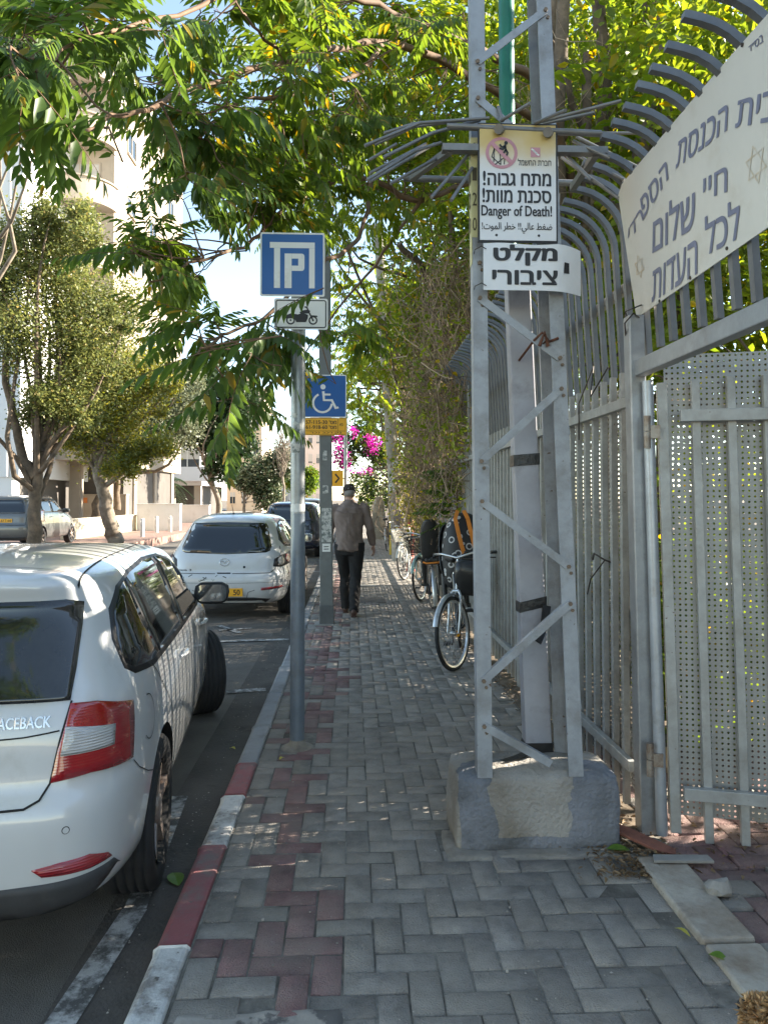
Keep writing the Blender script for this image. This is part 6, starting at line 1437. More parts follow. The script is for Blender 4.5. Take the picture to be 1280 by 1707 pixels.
def palm(label, x, y, h, n=26):
    t = thing('palm', label, 'palm tree', (x, y, 0), 0, 'palms behind the white wall'); mb = MB()
    limb(mb, [(x, y, -.1), (x+.05, y, h*.5), (x-.03, y, h)], .22, .17, 10, .01); into(t, mb.build('trunk', M_BARKG))
    V = []; F = []
    for k in range(n):
        az = random.uniform(0, 2*PI); el = random.uniform(-.3, 1.1); L_ = random.uniform(1.5, 2.2); d = Vector((math.cos(az), math.sin(az), 0)); s_ = Vector((-d.y, d.x, 0))
        prev = None
        for i in range(15):
            tt = i/14; p = Vector((x, y, h))+d*(L_*tt*math.cos(el*.6))+Vector((0, 0, L_*(math.sin(el)*tt-.75*tt*tt)))
            for sg in (-1, 1):
                w = s_*sg*(.42*math.sin(PI*(.15+.8*tt)))+d*.18+Vector((0, 0, -.16)); q = len(V); V += [p, p+w*.5+d*.045, p+w, p+w*.5-d*.02]; F.append((q, q+1, q+2, q+3))
    into(t, fast_mesh('crown', np.array([tuple(v) for v in V]), np.array(F), LF_DRK)); return t
palm('tall palm with a straight trunk behind the white wall, left of the pair', -14.8, 51, 3.2); palm('shorter palm with dark drooping leaves behind the white wall, right of the pair', -12.6, 50, 2.6)
bt = thing('bare_tree', 'leafless grey tree with thin branches left of the sign pole', 'tree', (-5.4, 56, 0)); mb = MB()
tr = limb(mb, PP([(472, 870, 56), (474, 820, 56), (470, 780, 56), (474, 740, 56)]), .13, .05, 8, .02); into(bt, mb.build('trunk', M_BARKG)); mb = MB()
for k in range(46):
    s_ = random.choice(tr[len(tr)//2:]); e = P(random.uniform(440, 500), random.uniform(665, 770), 56+random.uniform(-1.2, 1.2)); pth = wob_path(s_, e, 6, .1); mb.tube(pth, [.035*(1-.8*i/6) for i in range(7)], 5)
    for _ in range(2): q = random.choice(pth[2:]); mb.tube(wob_path(q, q+Vector((random.gauss(0, .4), random.gauss(0, .3), random.uniform(.1, .9))), 4, .1), [.014, .012, .01, .008, .005], 4)
into(bt, mb.build('limb', M_BARKG))
# bougainvillea at the end of the pavement
bg_ = leafy_tree('bougainvillea', 'bougainvillea with magenta flowers arching over the far pavement', (1.75, 27, 0), (-.5, 0, 0), 3.4, [B_(600, 730, 27, 32), B_(575, 760, 26.5, 20), B_(625, 760, 27, 24), B_(560, 720, 27, 18)], 4200, .11, LF_DRK, .08, cat='flowering shrub', mats2=LF_AIL, frac2=.35)
crown('flowers', [B_(562, 745, 26.2, 13, 2.2), B_(578, 770, 26, 12, 1.5), B_(620, 738, 26.3, 18), B_(585, 720, 26, 10), B_(608, 788, 26, 12, .6), B_(545, 770, 26, 8)], 1000, .085, LF_MAG, bg_, clump=.25, per=14)
leafy_tree('hedge', 'dark hedge closing the far end of the pavement below the bougainvillea', (.9, 33, 0), (0, 0, 0), 1, [B_(612, 830, 32, 24), B_(635, 800, 32, 26), B_(600, 800, 34, 20), B_(655, 830, 30, 20), B_(640, 760, 33, 24)], 5200, .12, LF_DRK, .06, cat='hedge', mats2=LF_AIL, frac2=.4)
leafy_tree('garden_tree', 'tall green tree beyond the sheet metal fence', (3.6, 24, 0), (0, 0, 0), 5, [(3.2, 23, 5, 1.6, 2, 2), (2.6, 25, 7.5, 2, 2, 2), (4.8, 21, 7, 2, 2, 2), (4.2, 17.5, 6.0, 1.6, 1.8, 2), (2.6, 18, 3.6, .9, 2, 1.4)], 14000, .2, LF_AIL, .18, two=True)
leafy_tree('garden_tree', 'broad green tree beside the hall at the right, its crown above the gate sign', (6.2, 6.5, 0), (0, 0, 0), 4.5, [(6.2, 7, 5.2, 1.8, 1.8, 1.6), (5.0, 5.5, 5.6, 1.2, 1.2, 1.0), (7.5, 9, 6, 2, 2, 2), (5.2, 7.5, 3.6, 1.2, 1.4, 1.2)], 11000, .14, LF_AIL, .16, two=True)

leafy_tree('street_tree', 'unseen tree added behind the viewer to be mirrored in the glass of the nearest white car', (-7.6, -5, 0), (1.2, 0, 0), 3.6, [(-4.6, -4.5, 5.6, 2.0, 2.2, 1.5), (-2.2, -5.5, 6.8, 2.0, 2.2, 1.4), (-6.5, -3.5, 4.8, 1.8, 2.0, 1.6)], 5200, .24, LF_AIL, .17, two=True, bark=M_BARK)  # unseen tree, added so the car glass has foliage to mirror
block('reflection_block', 'unseen pale block added behind the viewer to be mirrored in the car glass', -24, -13.5, -30, 12, 15, M_STB, 5, 4)  # unseen building, added only for reflections in the car glass
# ================================================================== bicycles along the fence
M_SILV = mat('bike silver', (.50, .50, .49), .3, .75, .1, 10, dirt=(.3, .28, .25), dscale=10, damt=.35)
M_SEAT = mat('black vinyl', (.02, .019, .018), .45, 0, .2, 12)
def blank(name, parent, loc=(0, 0, 0), rz=0):
    o = bpy.data.objects.new(name, None); COL.objects.link(o); o.parent = parent; o.location = loc; o.rotation_euler = (0, 0, rz); o.empty_display_size = .1; return o
def ring_pts(r, c=(0, 0, 0), n=40): return [(c[0]+r*math.cos(2*PI*k/n), c[1], c[2]+r*math.sin(2*PI*k/n)) for k in range(n)]
def bike_wheel(parent, loc, rz, rimm, r=.335, n=40, simple=False):
    w = blank('wheel', parent, loc, rz)
    mb = MB(); mb.tube(ring_pts(r-.018, n=n), .0185, 8, loop=True); mb.build('tyre', M_RUBBER, w)
    mb = MB()
    ri = r-.040
    vs = []
    for k in range(n):
        a = 2*PI*k/n
        for rr, y in ((ri+.006, -.013), (ri+.006, .013), (ri-.010, .010), (ri-.010, -.010)): vs.append((rr*math.cos(a), y, rr*math.sin(a)))
    mb.add(vs, [(4*k+q, 4*k+(q+1) % 4, 4*((k+1) % n)+(q+1) % 4, 4*((k+1) % n)+q) for k in range(n) for q in range(4)]); mb.build('rim', rimm, w)
    mb = MB(); mb.tube([(0, -.045, 0), (0, -.03, 0), (0, -.028, 0), (0, .028, 0), (0, .03, 0), (0, .045, 0)], [.006, .008, .022, .022, .008, .006], 10)
    for k in range(28 if not simple else 16):
        a = 2*PI*k/(28 if not simple else 16); s_ = 1 if k % 2 else -1; b_ = a+.35*(1 if k % 4 < 2 else -1)
        mb.tube([(.02*math.cos(b_), s_*.026, .02*math.sin(b_)), (ri*math.cos(a), s_*.004, ri*math.sin(a))], .0014, 3)
    mb.build('spokes', M_SILV, w); return w
def bike(label, loc, rz, col, rimm=None, steer=0.0, forkm=None, basket=None, seat=None, low=True, fender=True, simple=False, lean=0.0):
    """x forward, origin on the ground under the bottom bracket"""
    b = thing('bicycle', label, 'bicycle', loc, rz, 'bicycles parked along the fence'); b.rotation_euler = (lean, 0, rz)
    rimm = rimm or M_SILV; F_, R_ = Vector((.60, 0, .335)), Vector((-.46, 0, .335)); BB = Vector((0, 0, .29)); ST = Vector((-.17, 0, .72)); HT = Vector((.40, 0, .82)); HB = Vector((.44, 0, .70))
    mb = MB()
    if low: mb.tube([HB, (.22, 0, .46), (.08, 0, .36), BB], .021, 10); mb.tube([HT, (.25, 0, .58), (.05, 0, .46), (-.07, 0, .46)], .016, 10)
    else: mb.tube([HB, BB], .019, 10); mb.tube([HT, ST], .017, 10)
    mb.tube([BB, ST], .017, 10); mb.tube([HB+Vector((.012, 0, -.03)), HT+Vector((-.01, 0, .03))], .022, 10)
    for s_ in (-1, 1):
        mb.tube([BB+Vector((0, s_*.02, 0)), R_+Vector((0, s_*.055, 0))], .010, 8); mb.tube([ST+Vector((0, s_*.01, -.04)), R_+Vector((0, s_*.055, 0))], .009, 8)
    mb.build('frame', col, b)
    # steering assembly hangs on one pivot
    pv = Vector((.47, 0, 0)); fk = blank('steering', b, pv, steer)
    mb = MB(); f0 = F_-pv
    for s_ in (-1, 1): mb.tube([Vector((-.01, s_*.03, .70)), Vector((.02, s_*.055, .66)), Vector((.06, s_*.058, .50)), f0+Vector((0, s_*.055, 0))], [.014, .015, .013, .009], 8)
    mb.tube([(-.01, 0, .68), (-.07, 0, .86), (-.11, 0, 1.0)], .014, 8); mb.tube([(-.01, -.03, .70), (-.01, .03, .70)], .018, 8)
    mb.build('fork', forkm or M_SILV, fk)
    mb = MB(); hb = [(-.30, -.30, 1.02), (-.20, -.29, 1.03), (-.10, -.16, 1.04), (-.09, 0, 1.0), (-.10, .16, 1.04), (-.20, .29, 1.03), (-.30, .30, 1.02)]
    mb.tube(hb, .011, 8); mb.build('handlebar', M_SILV, fk)
    for s_ in (-1, 1):
        mb = MB(); mb.tube([(-.19, s_*.29, 1.03), (-.31, s_*.30, 1.02)], .017, 10); mb.tube([(-.18, s_*.28, 1.02), (-.12, s_*.31, .99), (-.2, s_*.34, .98)], .007, 6); mb.build('grip', M_BLKPL, fk)
    bike_wheel(fk, f0, 0, rimm, simple=simple); bike_wheel(b, R_, 0, rimm, simple=simple)
    if fender:
        for par, c0, a0, a1 in ((fk, f0, 20, 150), (b, R_, 30, 195)):
            pts = [c0+Vector((.362*math.cos(rad(a)), 0, .362*math.sin(rad(a)))) for a in np.linspace(a0, a1, 14)]
            mb = MB(); mb.sweep(pts, [(-.026, -.006), (-.018, .004), (.018, .004), (.026, -.006), (.016, -.002), (-.016, -.002)], up=(0, 0, 1)) if False else None
            vs = []
            for a in np.linspace(a0, a1, 18):
                for y, dr in ((-.026, -.012), (-.016, 0), (.016, 0), (.026, -.012)): vs.append(c0+Vector(((.362+dr)*math.cos(rad(a)), y, (.362+dr)*math.sin(rad(a)))))
            mb.add(vs, [(4*k+q, 4*k+q+1, 4*k+q+5, 4*k+q+4) for k in range(17) for q in range(3)], 0, True); mb.build('mudguard', forkm or M_SILV, par)
    mb = MB(); mb.tube([ST, ST+Vector((-.05, 0, .2))], .012, 8); mb.build('seat_post', M_SILV, b)
    mb = MB(); s0 = ST+Vector((-.06, 0, .22)); mb.add(*ringloft([(s0.x-.03, 0, s0.z-.03, .07, .06, 2.4), (s0.x-.02, 0, s0.z, .125, .085, 2.4), (s0.x-.02, 0, s0.z+.03, .12, .075, 2.4), (s0.x-.02, 0, s0.z+.045, .06, .04, 2.4)], 20), 0, True)
    for i in range(len(mb.v)):
        x, y, z = mb.v[i]; k = max(0, (x-s0.x+.0)/.1); mb.v[i] = (x+.06*k, y/(1+1.9*k), z)
    mb.build('saddle', M_SEAT, b, fix=True)
    mb = MB(); mb.tube([(0, -.05, .29), (0, .05, .29)], .022, 10); mb.tube([(0, -.06, .29), (.08, -.065, .15)], .010, 6); mb.tube([(0, .06, .29), (-.08, .065, .43)], .010, 6)
    mb.tube(ring_pts(.085, (0, -.045, .29), 20), .006, 5, loop=True); mb.tube([(.0, -.045, .375), (-.46, -.05, .365)], .004, 5); mb.tube([(.0, -.045, .205), (-.46, -.05, .305)], .004, 5); mb.build('crank', M_BLKPL, b)
    for s_, c0 in ((-1, Vector((.08, -.115, .15))), (1, Vector((-.08, .115, .43)))): mb = MB(); mb.box(c0.x-.045, c0.x+.045, c0.y-.045, c0.y+.045, c0.z-.012, c0.z+.012); mb.build('pedal', M_BLKPL, b, bevel=.004)
    mb = MB(); mb.bar((-.20, .07, .74), (-.62, .07, .72), .012, .012); mb.bar((-.20, -.07, .74), (-.62, -.07, .72), .012, .012)
    for k in range(4): mb.bar((-.26-.11*k, -.07, .735), (-.26-.11*k, .07, .735), .01, .01)
    for s_ in (-1, 1): mb.tube([(-.55, s_*.075, .72), (-.46, s_*.06, .335)], .005, 5)
    mb.build('rack', M_BLKPL, b)
    if basket:
        m_, wires = basket; mb = MB(); x0 = .02
        for z in np.linspace(.74, .98, wires):
            g_ = (z-.74)/.24; a, d = .12+.05*g_, .09+.04*g_; mb.tube([(x0+d+.06, -a, z), (x0+d+.06, a, z), (x0-d+.06, a, z), (x0-d+.06, -a, z)], .0042 if z < .97 else .008, 5, loop=True)
        for s_ in range(15):
            q = s_/14*2-1
            for sx_ in (-1, 1): mb.tube([(x0+.06+sx_*.09, q*.12, .74), (x0+.06+sx_*.13, q*.17, .98)], .0036, 4)
        for s_ in range(8):
            q = s_/7*2-1
            for sy_ in (-1, 1): mb.tube([(x0+.06+q*.09, sy_*.12, .74), (x0+.06+q*.13, sy_*.17, .98)], .0036, 4)
        for s_ in range(6): q = s_/5*2-1; mb.tube([(x0-.03, q*.12, .74), (x0+.15, q*.12, .74)], .0036, 4)
        mb.build('basket', m_, fk)
    if seat:
        shell, pad, rimc = seat
        st_ = blank('child_seat', b, (-.44, 0, .78)); st_.scale = (.72, .72, .74)
        mb = MB(); prof = []
        vs = []; fs = []; nn_ = 13
        for i, (z, hw_, dx, dp) in enumerate(((-.02, .13, .06, .20), (.10, .165, .02, .22), (.24, .17, -.03, .18), (.40, .165, -.07, .13), (.55, .145, -.10, .10), (.66, .10, -.115, .07), (.70, .04, -.12, .03))):
            for k in range(nn_):
                a = -PI*.5+PI*k/(nn_-1); vs.append((dx+dp*(1-math.cos(a)) - .02, hw_*math.sin(a)*1.0, z))
            for k in range(nn_-1, -1, -1):
                a = -PI*.5+PI*k/(nn_-1); vs.append((dx+dp*(1-math.cos(a))-.05 if abs(a) < 1.3 else dx+dp*(1-math.cos(a))-.02, (hw_+.02)*math.sin(a), z))
        m2 = nn_*2
        for i in range(6):
            for k in range(m2): fs.append((i*m2+k, i*m2+(k+1) % m2, (i+1)*m2+(k+1) % m2, (i+1)*m2+k))
        fs += [tuple(range(m2)), tuple(range(7*m2-1, 6*m2-1, -1))]; mb.add(vs, fs, 0, True); mb.build('seat_shell', shell, st_, fix=True)
        mb = MB(); mb.box(-.06, .20, -.13, .13, -.05, .03); mb.build('cushion', pad, st_, bevel=.03)
        for s_ in (-1, 1):
            mb = MB(); mb.tube([(.10, s_*.14, 0), (.16, s_*.15, -.2), (.18, s_*.15, -.42)], [.05, .04, .035], 8); mb.box(.12, .28, s_*.15-.05, s_*.15+.05, -.46, -.42); mb.build('footrest', shell, st_)
        if rimc: mb = MB(); mb.tube([(.20, -.13, .02), (.24, -.06, .03), (.25, 0, .03), (.24, .06, .03), (.20, .13, .02)], .014, 8); mb.tube([(-.05, -.16, -.03), (-.08, -.1, -.05), (-.085, 0, -.05), (-.08, .1, -.05), (-.05, .16, -.03)], .016, 8); mb.build('coloured_edge', rimc, st_)
    return b
# cloth with small pale rings and hearts, as printed fabric
m, t, bS, o = nodes_of('printed black cloth'); N = t.nodes.new; L = t.links.new
tc = N('ShaderNodeTexCoord'); vo = N('ShaderNodeTexVoronoi'); vo.inputs['Scale'].default_value = 9; vo.inputs['Randomness'].default_value = .85; L(tc.outputs['Object'], vo.inputs['Vector'])
r1 = N('ShaderNodeValToRGB'); e = r1.color_ramp.elements; e[0].position = 0; e[0].color = (.018, .017, .017, 1); e[1].position = 1; e[1].color = (.018, .017, .017, 1); r1.color_ramp.interpolation = 'CONSTANT'
for p_, c_ in ((.20, .42), (.32, .018)): q = e.new(p_); q.color = (c_, c_*.97, c_*.93, 1)
L(vo.outputs['Distance'], r1.inputs[0]); L(r1.outputs[0], bS.inputs['Base Color']); bS.inputs['Roughness'].default_value = .6; M_PRINT = m
M_ORG = mat('orange webbing', (.62, .20, .02), .6, 0, .1, 10)
M_MINT = mat('mint bike paint', (.36, .52, .46), .35, 0, .05, 6, coat=.5); M_BKP = mat('black bike paint', (.022, .022, .024), .35, .2, .1, 6, coat=.5); M_CREAM = mat('cream bike paint', (.60, .60, .54), .4, 0, .06, 6, coat=.4)
HD = lambda a: rad(a)
b1 = bike('black city bicycle with silver fork and turned front wheel, nearest to the lattice pole', (1.07, 7.30, 0), HD(-97), M_BKP, steer=rad(-27), low=True, lean=rad(5), seat=(M_SEAT, M_SEAT, None))
# padded cover strapped over its child seat
cv = thing('seat_cover', 'black printed padded cover with orange straps over the nearest bicycle', 'bag', (1.17, 7.70, .80))
vs, fs = ringloft([(0, 0, -.20, .16, .15, 3), (0, 0, -.12, .235, .22, 3.2), (0, -.01, .10, .25, .23, 3.2), (0, .0, .34, .235, .20, 3), (.0, .03, .50, .19, .15, 2.8), (0, .05, .585, .12, .09, 2.5), (0, .06, .61, .05, .04, 2.2)], 40)
mb = MB(); mb.add([Vector(v)+Vector((1, 1, .4))*.016*nz.noise(Vector(v)*9)+Vector((.0, 0, 0)) for v in vs], fs, 0, True); cvo = mb.build('cover', M_PRINT, cv, fix=True); cvo.modifiers.new('s', 'SUBSURF').levels = 1
for x in (-.10, .03):
    mb = MB(); pts = [(x*.5-.03, -.02, .63), (x-.02, -.13, .55), (x, -.20, .42), (x+.03, -.235, .28), (x+.055, -.245, .2)]
    mb.sweep(pts, [(-.02, -.004), (.02, -.004), (.02, .004), (-.02, .004)], up=(0, -1, .6)); mb.build('strap', M_ORG, cv)
bk = thing('handlebar_bag', 'shiny black bag hung in front of the nearest bicycle handlebar', 'bag', (1.11, 6.92, .82))
vs, fs = ringloft([(0, 0, -.17, .10, .07, 3), (0, 0, -.13, .145, .10, 3.5), (0, 0, .05, .16, .11, 3.5), (0, 0, .14, .15, .10, 3.5), (0, 0, .17, .10, .07, 3)], 32)
mb = MB(); mb.add([Vector(v)+Vector((1, 1, .4))*.018*nz.noise(Vector(v)*12) for v in vs], fs, 0, True); mb.build('bag', mat('shiny black cloth', (.02, .02, .02), .32, 0, .2, 9, .3, 20), bk, fix=True)
mb = MB(); mb.tube([(-.1, -.02, .16), (-.06, -.03, .24), (.06, -.03, .24), (.1, -.02, .16)], .010, 6); mb.build('strap', M_SEAT, bk)
mb = MB(); mb.disc((.965, 6.86, .30), (-.3, -1, 0), .03, .012, 14); rfl = mb.build('wheel_reflector', mat('amber reflector', (.75, .30, .01), .25, 0, .05, 5, coat=.6)); tag(rfl, 'amber reflector on the spokes of the nearest turned bicycle wheel', 'reflector')
rfl.parent = b1; rfl.matrix_parent_inverse = (Matrix.Translation(b1.location) @ b1.rotation_euler.to_matrix().to_4x4()).inverted(); del rfl['label']; del rfl['category']
b2 = bike('dark bicycle seen from behind with a black child seat edged in orange', (1.10, 9.85, 0), HD(85), M_BKP, seat=(M_SEAT, M_SEAT, M_ORG), lean=rad(-4), steer=rad(8))
b3 = bike('mint green step-through bicycle with a black wire basket', (1.17, 11.85, 0), HD(-99), M_MINT, steer=rad(-14), basket=(M_BLKPL, 6), lean=rad(5), forkm=M_MINT)
b4 = bike('pale bicycle with a white basket in front of the red standpipe', (1.12, 14.8, 0), HD(-98), M_CREAM, rimm=M_CREAM, steer=rad(-16), basket=(mat('white plastic basket', (.72, .68, .58), .5), 5), forkm=M_CREAM, lean=rad(5), simple=True)
b5 = bike('black bicycle with a grey backed child seat beside the concrete pole', (1.20, 17.2, 0), HD(84), M_BKP, seat=(mat('child seat grey', (.10, .10, .105), .5), M_SEAT, mat('child seat red trim', (.35, .02, .02), .5)), lean=rad(-5), simple=True)
b6 = bike('plain dark bicycle beyond the yellow post, mostly hidden', (1.10, 22.6, 0), HD(82), M_BKP, lean=rad(-5), simple=True)

# ================================================================== walking man
def loft(mb, rings, n=18, cap=True):
    """rings: (centre, across vector, along vector) ellipses"""
    vs = []
    for c, a, b_ in rings:
        c, a, b_ = Vector(c), Vector(a), Vector(b_)
        vs += [c+a*math.cos(2*PI*k/n)+b_*math.sin(2*PI*k/n) for k in range(n)]
    fs = [(i*n+k, i*n+(k+1) % n, (i+1)*n+(k+1) % n, (i+1)*n+k) for i in range(len(rings)-1) for k in range(n)]
    if cap: fs += [tuple(range(n-1, -1, -1)), tuple((len(rings)-1)*n+k for k in range(n))]
    mb.add(vs, fs, 0, True)
def fuse(mb, name, m, parent, voxel, smooth=6, fold=0.0, fs_=14.0, cut=None, thin=0):
    """join overlapping closed shells into one continuous surface"""
    o = mb.build(name, m, None, fix=True)
    r = o.modifiers.new('r', 'REMESH'); r.mode = 'VOXEL'; r.voxel_size = voxel; r.use_smooth_shade = True
    s_ = o.modifiers.new('s', 'SMOOTH'); s_.factor = .5; s_.iterations = smooth
    dg = bpy.context.evaluated_depsgraph_get(); dg.update(); me = bpy.data.meshes.new_from_object(o.evaluated_get(dg)); me.name = name
    bpy.data.objects.remove(o)
    if fold:
        nn = [v.normal.copy() for v in me.vertices]
        for v, n_ in zip(me.vertices, nn):
            p = v.co; k = nz.noise(Vector((p.x*fs_, p.y*fs_, p.z*fs_*.55)))+.6*nz.noise(Vector((p.x*fs_*2+p.z*9, p.y*fs_*2, p.z*fs_*1.3))); v.co = p+n_*k*fold
    o2 = bpy.data.objects.new(name, me); COL.objects.link(o2)
    for mm in ([m] if not isinstance(m, (list, tuple)) else m):
        if not me.materials: me.materials.append(mm)
    if parent: o2.parent = parent
    return o2
def rings_along(pts, rs, sq=1.0):
    out = []; P_ = [Vector(p) for p in pts]
    for i, p in enumerate(P_):
        d = (P_[min(i+1, len(P_)-1)]-P_[max(i-1, 0)]).normalized(); x = d.cross(Vector((0, 1, 0))); x = x.normalized() if x.length > .1 else Vector((1, 0, 0)); y = d.cross(x)
        r = rs[i]; r = r if isinstance(r, tuple) else (r, r); out.append((p, x*r[0], y*r[1]))
    return out
M_SKIN = mat('skin', (.42, .25, .18), .55, 0, .08, 12); M_SHIRT = mat('brown grey shirt', (.20, .152, .13), .85, 0, .12, 18, .5, 60); M_TROU = mat('black trousers', (.012, .011, .011), .85, 0, .15, 14, .2, 200)
M_CAP = mat('dark brown cap', (.035, .026, .022), .85, 0, .1, 20, .2, 200); M_SHOE = mat('brown shoes', (.07, .035, .025), .5, 0, .2, 14); M_HAIR = mat('grey hair', (.22, .20, .18), .8, 0, .2, 40)
MX, MY = -.045, 9.95
# joints, man faces +y (away); right side is +x
sh = {1: Vector((.185, .0, 1.43)), -1: Vector((-.185, .02, 1.43))}; el = {1: Vector((.285, -.02, 1.16)), -1: Vector((-.27, .07, 1.16))}; wr_ = {1: Vector((.325, .10, .93)), -1: Vector((-.28, .20, .95))}
hip = {1: Vector((.095, 0, .92)), -1: Vector((-.095, 0, .92))}; kn = {1: Vector((.085, -.02, .50)), -1: Vector((-.055, .17, .51))}; an = {1: Vector((.06, -.19, .10)), -1: Vector((-.05, .22, .09))}
def torso(mb, g):
    loft(mb, [((0, 0, .84), (.145+g, 0, 0), (0, .105+g, 0)), ((0, 0, .95), (.165+g, 0, 0), (0, .12+g, 0)), ((0, -.005, 1.08), (.16+g, 0, 0), (0, .12+g, 0)), ((0, -.01, 1.22), (.178+g, 0, 0), (0, .13+g, 0)), ((0, -.015, 1.35), (.19+g, 0, 0), (0, .125+g, 0)), ((0, -.01, 1.43), (.165+g, 0, 0), (0, .105+g, 0)), ((0, .0, 1.49), (.10+g*.5, 0, 0), (0, .075+g*.5, 0)), ((0, .015, 1.525), (.062+g*.3, 0, 0), (0, .062+g*.3, 0))], 24)
def arm(mb, s_, g, end=1.0):
    a, e_, w = sh[s_], el[s_], wr_[s_]; w2 = e_.lerp(w, end)
    loft(mb, rings_along([a+Vector((-s_*.05, 0, .012)), a+Vector((s_*.015, 0, -.01)), a.lerp(e_, .5), e_, e_.lerp(w2, .45), w2], [.058+g, .062+g, .052+g, .046+g, .043+g, .032+g]), 14)
def leg(mb, s_, g):
    h, k_, a = hip[s_], kn[s_], an[s_]
    loft(mb, rings_along([h+Vector((0, 0, .05)), h.lerp(k_, .15), h.lerp(k_, .55), k_, k_.lerp(a, .35), k_.lerp(a, .75), a], [.095+g, .098+g, .078+g, .062+g, .060+g, .046+g*1.2, .040+g*1.4]), 16)
def hand(mb, s_):
    w = wr_[s_]; d = (w-el[s_]).normalized()*.6+Vector((0, 0, -.7)); d.normalize(); f_ = Vector((-s_*.25, .95, 0)); f_ = (f_-d*f_.dot(d)).normalized(); sd = d.cross(f_)
    loft(mb, [(w-d*.02, f_*.024, sd*.020), (w+d*.02, f_*.032, sd*.018), (w+d*.06, f_*.042, sd*.016), (w+d*.09, f_*.040, sd*.013)], 12)
    inn = sd*(-s_) if sd.dot(Vector((-s_, 0, 0))) < 0 else sd
    for k, (o_, ln) in enumerate(((.030, .068), (.010, .078), (-.011, .072), (-.031, .056))):
        b0 = w+d*.085+f_*o_; p1 = b0+d*ln*.45+inn*.004; p2 = p1+d*ln*.32+inn*.014; p3 = p2+d*ln*.22+inn*.018
        loft(mb, rings_along([b0-d*.012, b0, p1, p2, p3], [.0095, .010, .0095, .0085, .006]), 8)
    t0 = w+d*.03+f_*.030; loft(mb, rings_along([t0-d*.01-f_*.01, t0+f_*.012+d*.012, t0+f_*.030+d*.038+inn*.008, t0+f_*.034+d*.062+inn*.014], [.012, .0125, .0105, .007]), 8)
bod = MB(); torso(bod, -.012)
for s_ in (1, -1): arm(bod, s_, -.004); leg(bod, s_, -.004); hand(bod, s_)
loft(bod, [((0, .0, 1.47), (.062, 0, 0), (0, .062, 0)), ((0, .02, 1.53), (.056, 0, 0), (0, .058, 0)), ((0, .045, 1.58), (.056, 0, 0), (0, .06, 0))], 16)
HC = Vector((-.005, .065, 1.635)); HM = Matrix.Translation(HC) @ Matrix.Rotation(rad(22), 4, 'Z') @ Matrix.Rotation(rad(-14), 4, 'X')
hd_ = [(-.105, .020, .035, .045), (-.085, .022, .055, .062), (-.05, .012, .066, .080), (-.01, .0, .074, .094), (.03, -.004, .077, .098), (.065, -.006, .070, .088), (.092, -.008, .048, .060), (.108, -.008, .018, .022)]
hm = MB(); loft(hm, [((0, y, z), (a, 0, 0), (0, b_, 0)) for z, y, a, b_ in hd_], 22)
loft(hm, [((0, .090, .018), (.010, 0, 0), (0, .010, 0)), ((0, .108, -.015), (.016, 0, 0), (0, .014, 0)), ((0, .094, -.030), (.012, 0, 0), (0, .008, 0))], 10)
loft(hm, [((0, .085, -.058), (.022, 0, 0), (0, .012, 0)), ((0, .085, -.072), (.020, 0, 0), (0, .011, 0))], 10)
for s_ in (1, -1):
    loft(hm, [((s_*.074, -.005, -.03), (.006, 0, 0), (0, .012, 0)), ((s_*.082, -.008, -.005), (.009, 0, 0), (0, .018, 0)), ((s_*.086, -.012, .022), (.009, 0, 0), (0, .019, 0)), ((s_*.082, -.010, .036), (.005, 0, 0), (0, .012, 0))], 10)
    loft(hm, [((s_*.030, .083, .020), (.012, 0, 0), (0, .008, 0)), ((s_*.030, .083, .012), (.012, 0, 0), (0, .008, 0))], 8)
bod.add([HM @ Vector(v) for v in hm.v], hm.f, 0, True)
man = fuse(bod, 'person', M_SKIN, None, .0065, 3); man.location = (MX, MY, 0)
tag(man, 'man in a brown grey shirt, black trousers and dark cap walking away along the pavement', 'person')
mb = MB(); torso(mb, .014)
for s_ in (1, -1): arm(mb, s_, .013, .96)
loft(mb, [((0, .0, .865), (.185, 0, 0), (0, .148, 0)), ((0, 0, .95), (.186, 0, 0), (0, .148, 0)), ((0, -.01, 1.08), (.180, 0, 0), (0, .14, 0)), ((0, -.01, 1.2), (.18, 0, 0), (0, .14, 0))], 24)
fuse(mb, 'shirt', M_SHIRT, man, .009, 1, .017, 10)
mb = MB(); mb.tube([(-.17, -.118, 1.40), (-.09, -.150, 1.37), (0, -.158, 1.36), (.09, -.150, 1.37), (.17, -.118, 1.40)], .004, 5); mb.tube([(0, -.160, 1.36), (0, -.165, 1.2), (0, -.160, 1.05)], .004, 5); mb.build('shirt_seam', M_SHIRT, man)
mb = MB(); loft(mb, [((0, .01, 1.50), (.085, 0, 0), (0, .080, 0)), ((0, .015, 1.535), (.076, 0, 0), (0, .074, 0)), ((0, .018, 1.545), (.070, 0, 0), (0, .070, 0))], 20); mb.build('collar', M_SHIRT, man)
mb = MB(); loft(mb, [((0, 0, .80), (.155, 0, 0), (0, .115, 0)), ((0, 0, .9), (.165, 0, 0), (0, .125, 0)), ((0, 0, 1.0), (.160, 0, 0), (0, .12, 0))], 20)
for s_ in (1, -1):
    leg(mb, s_, .016); a = an[s_]; loft(mb, rings_along([kn[s_].lerp(a, .6), kn[s_].lerp(a, .85), a+Vector((0, .01, -.03))], [.066, .066, .068]), 14)
fuse(mb, 'trousers', M_TROU, man, .010, 2, .010, 10)
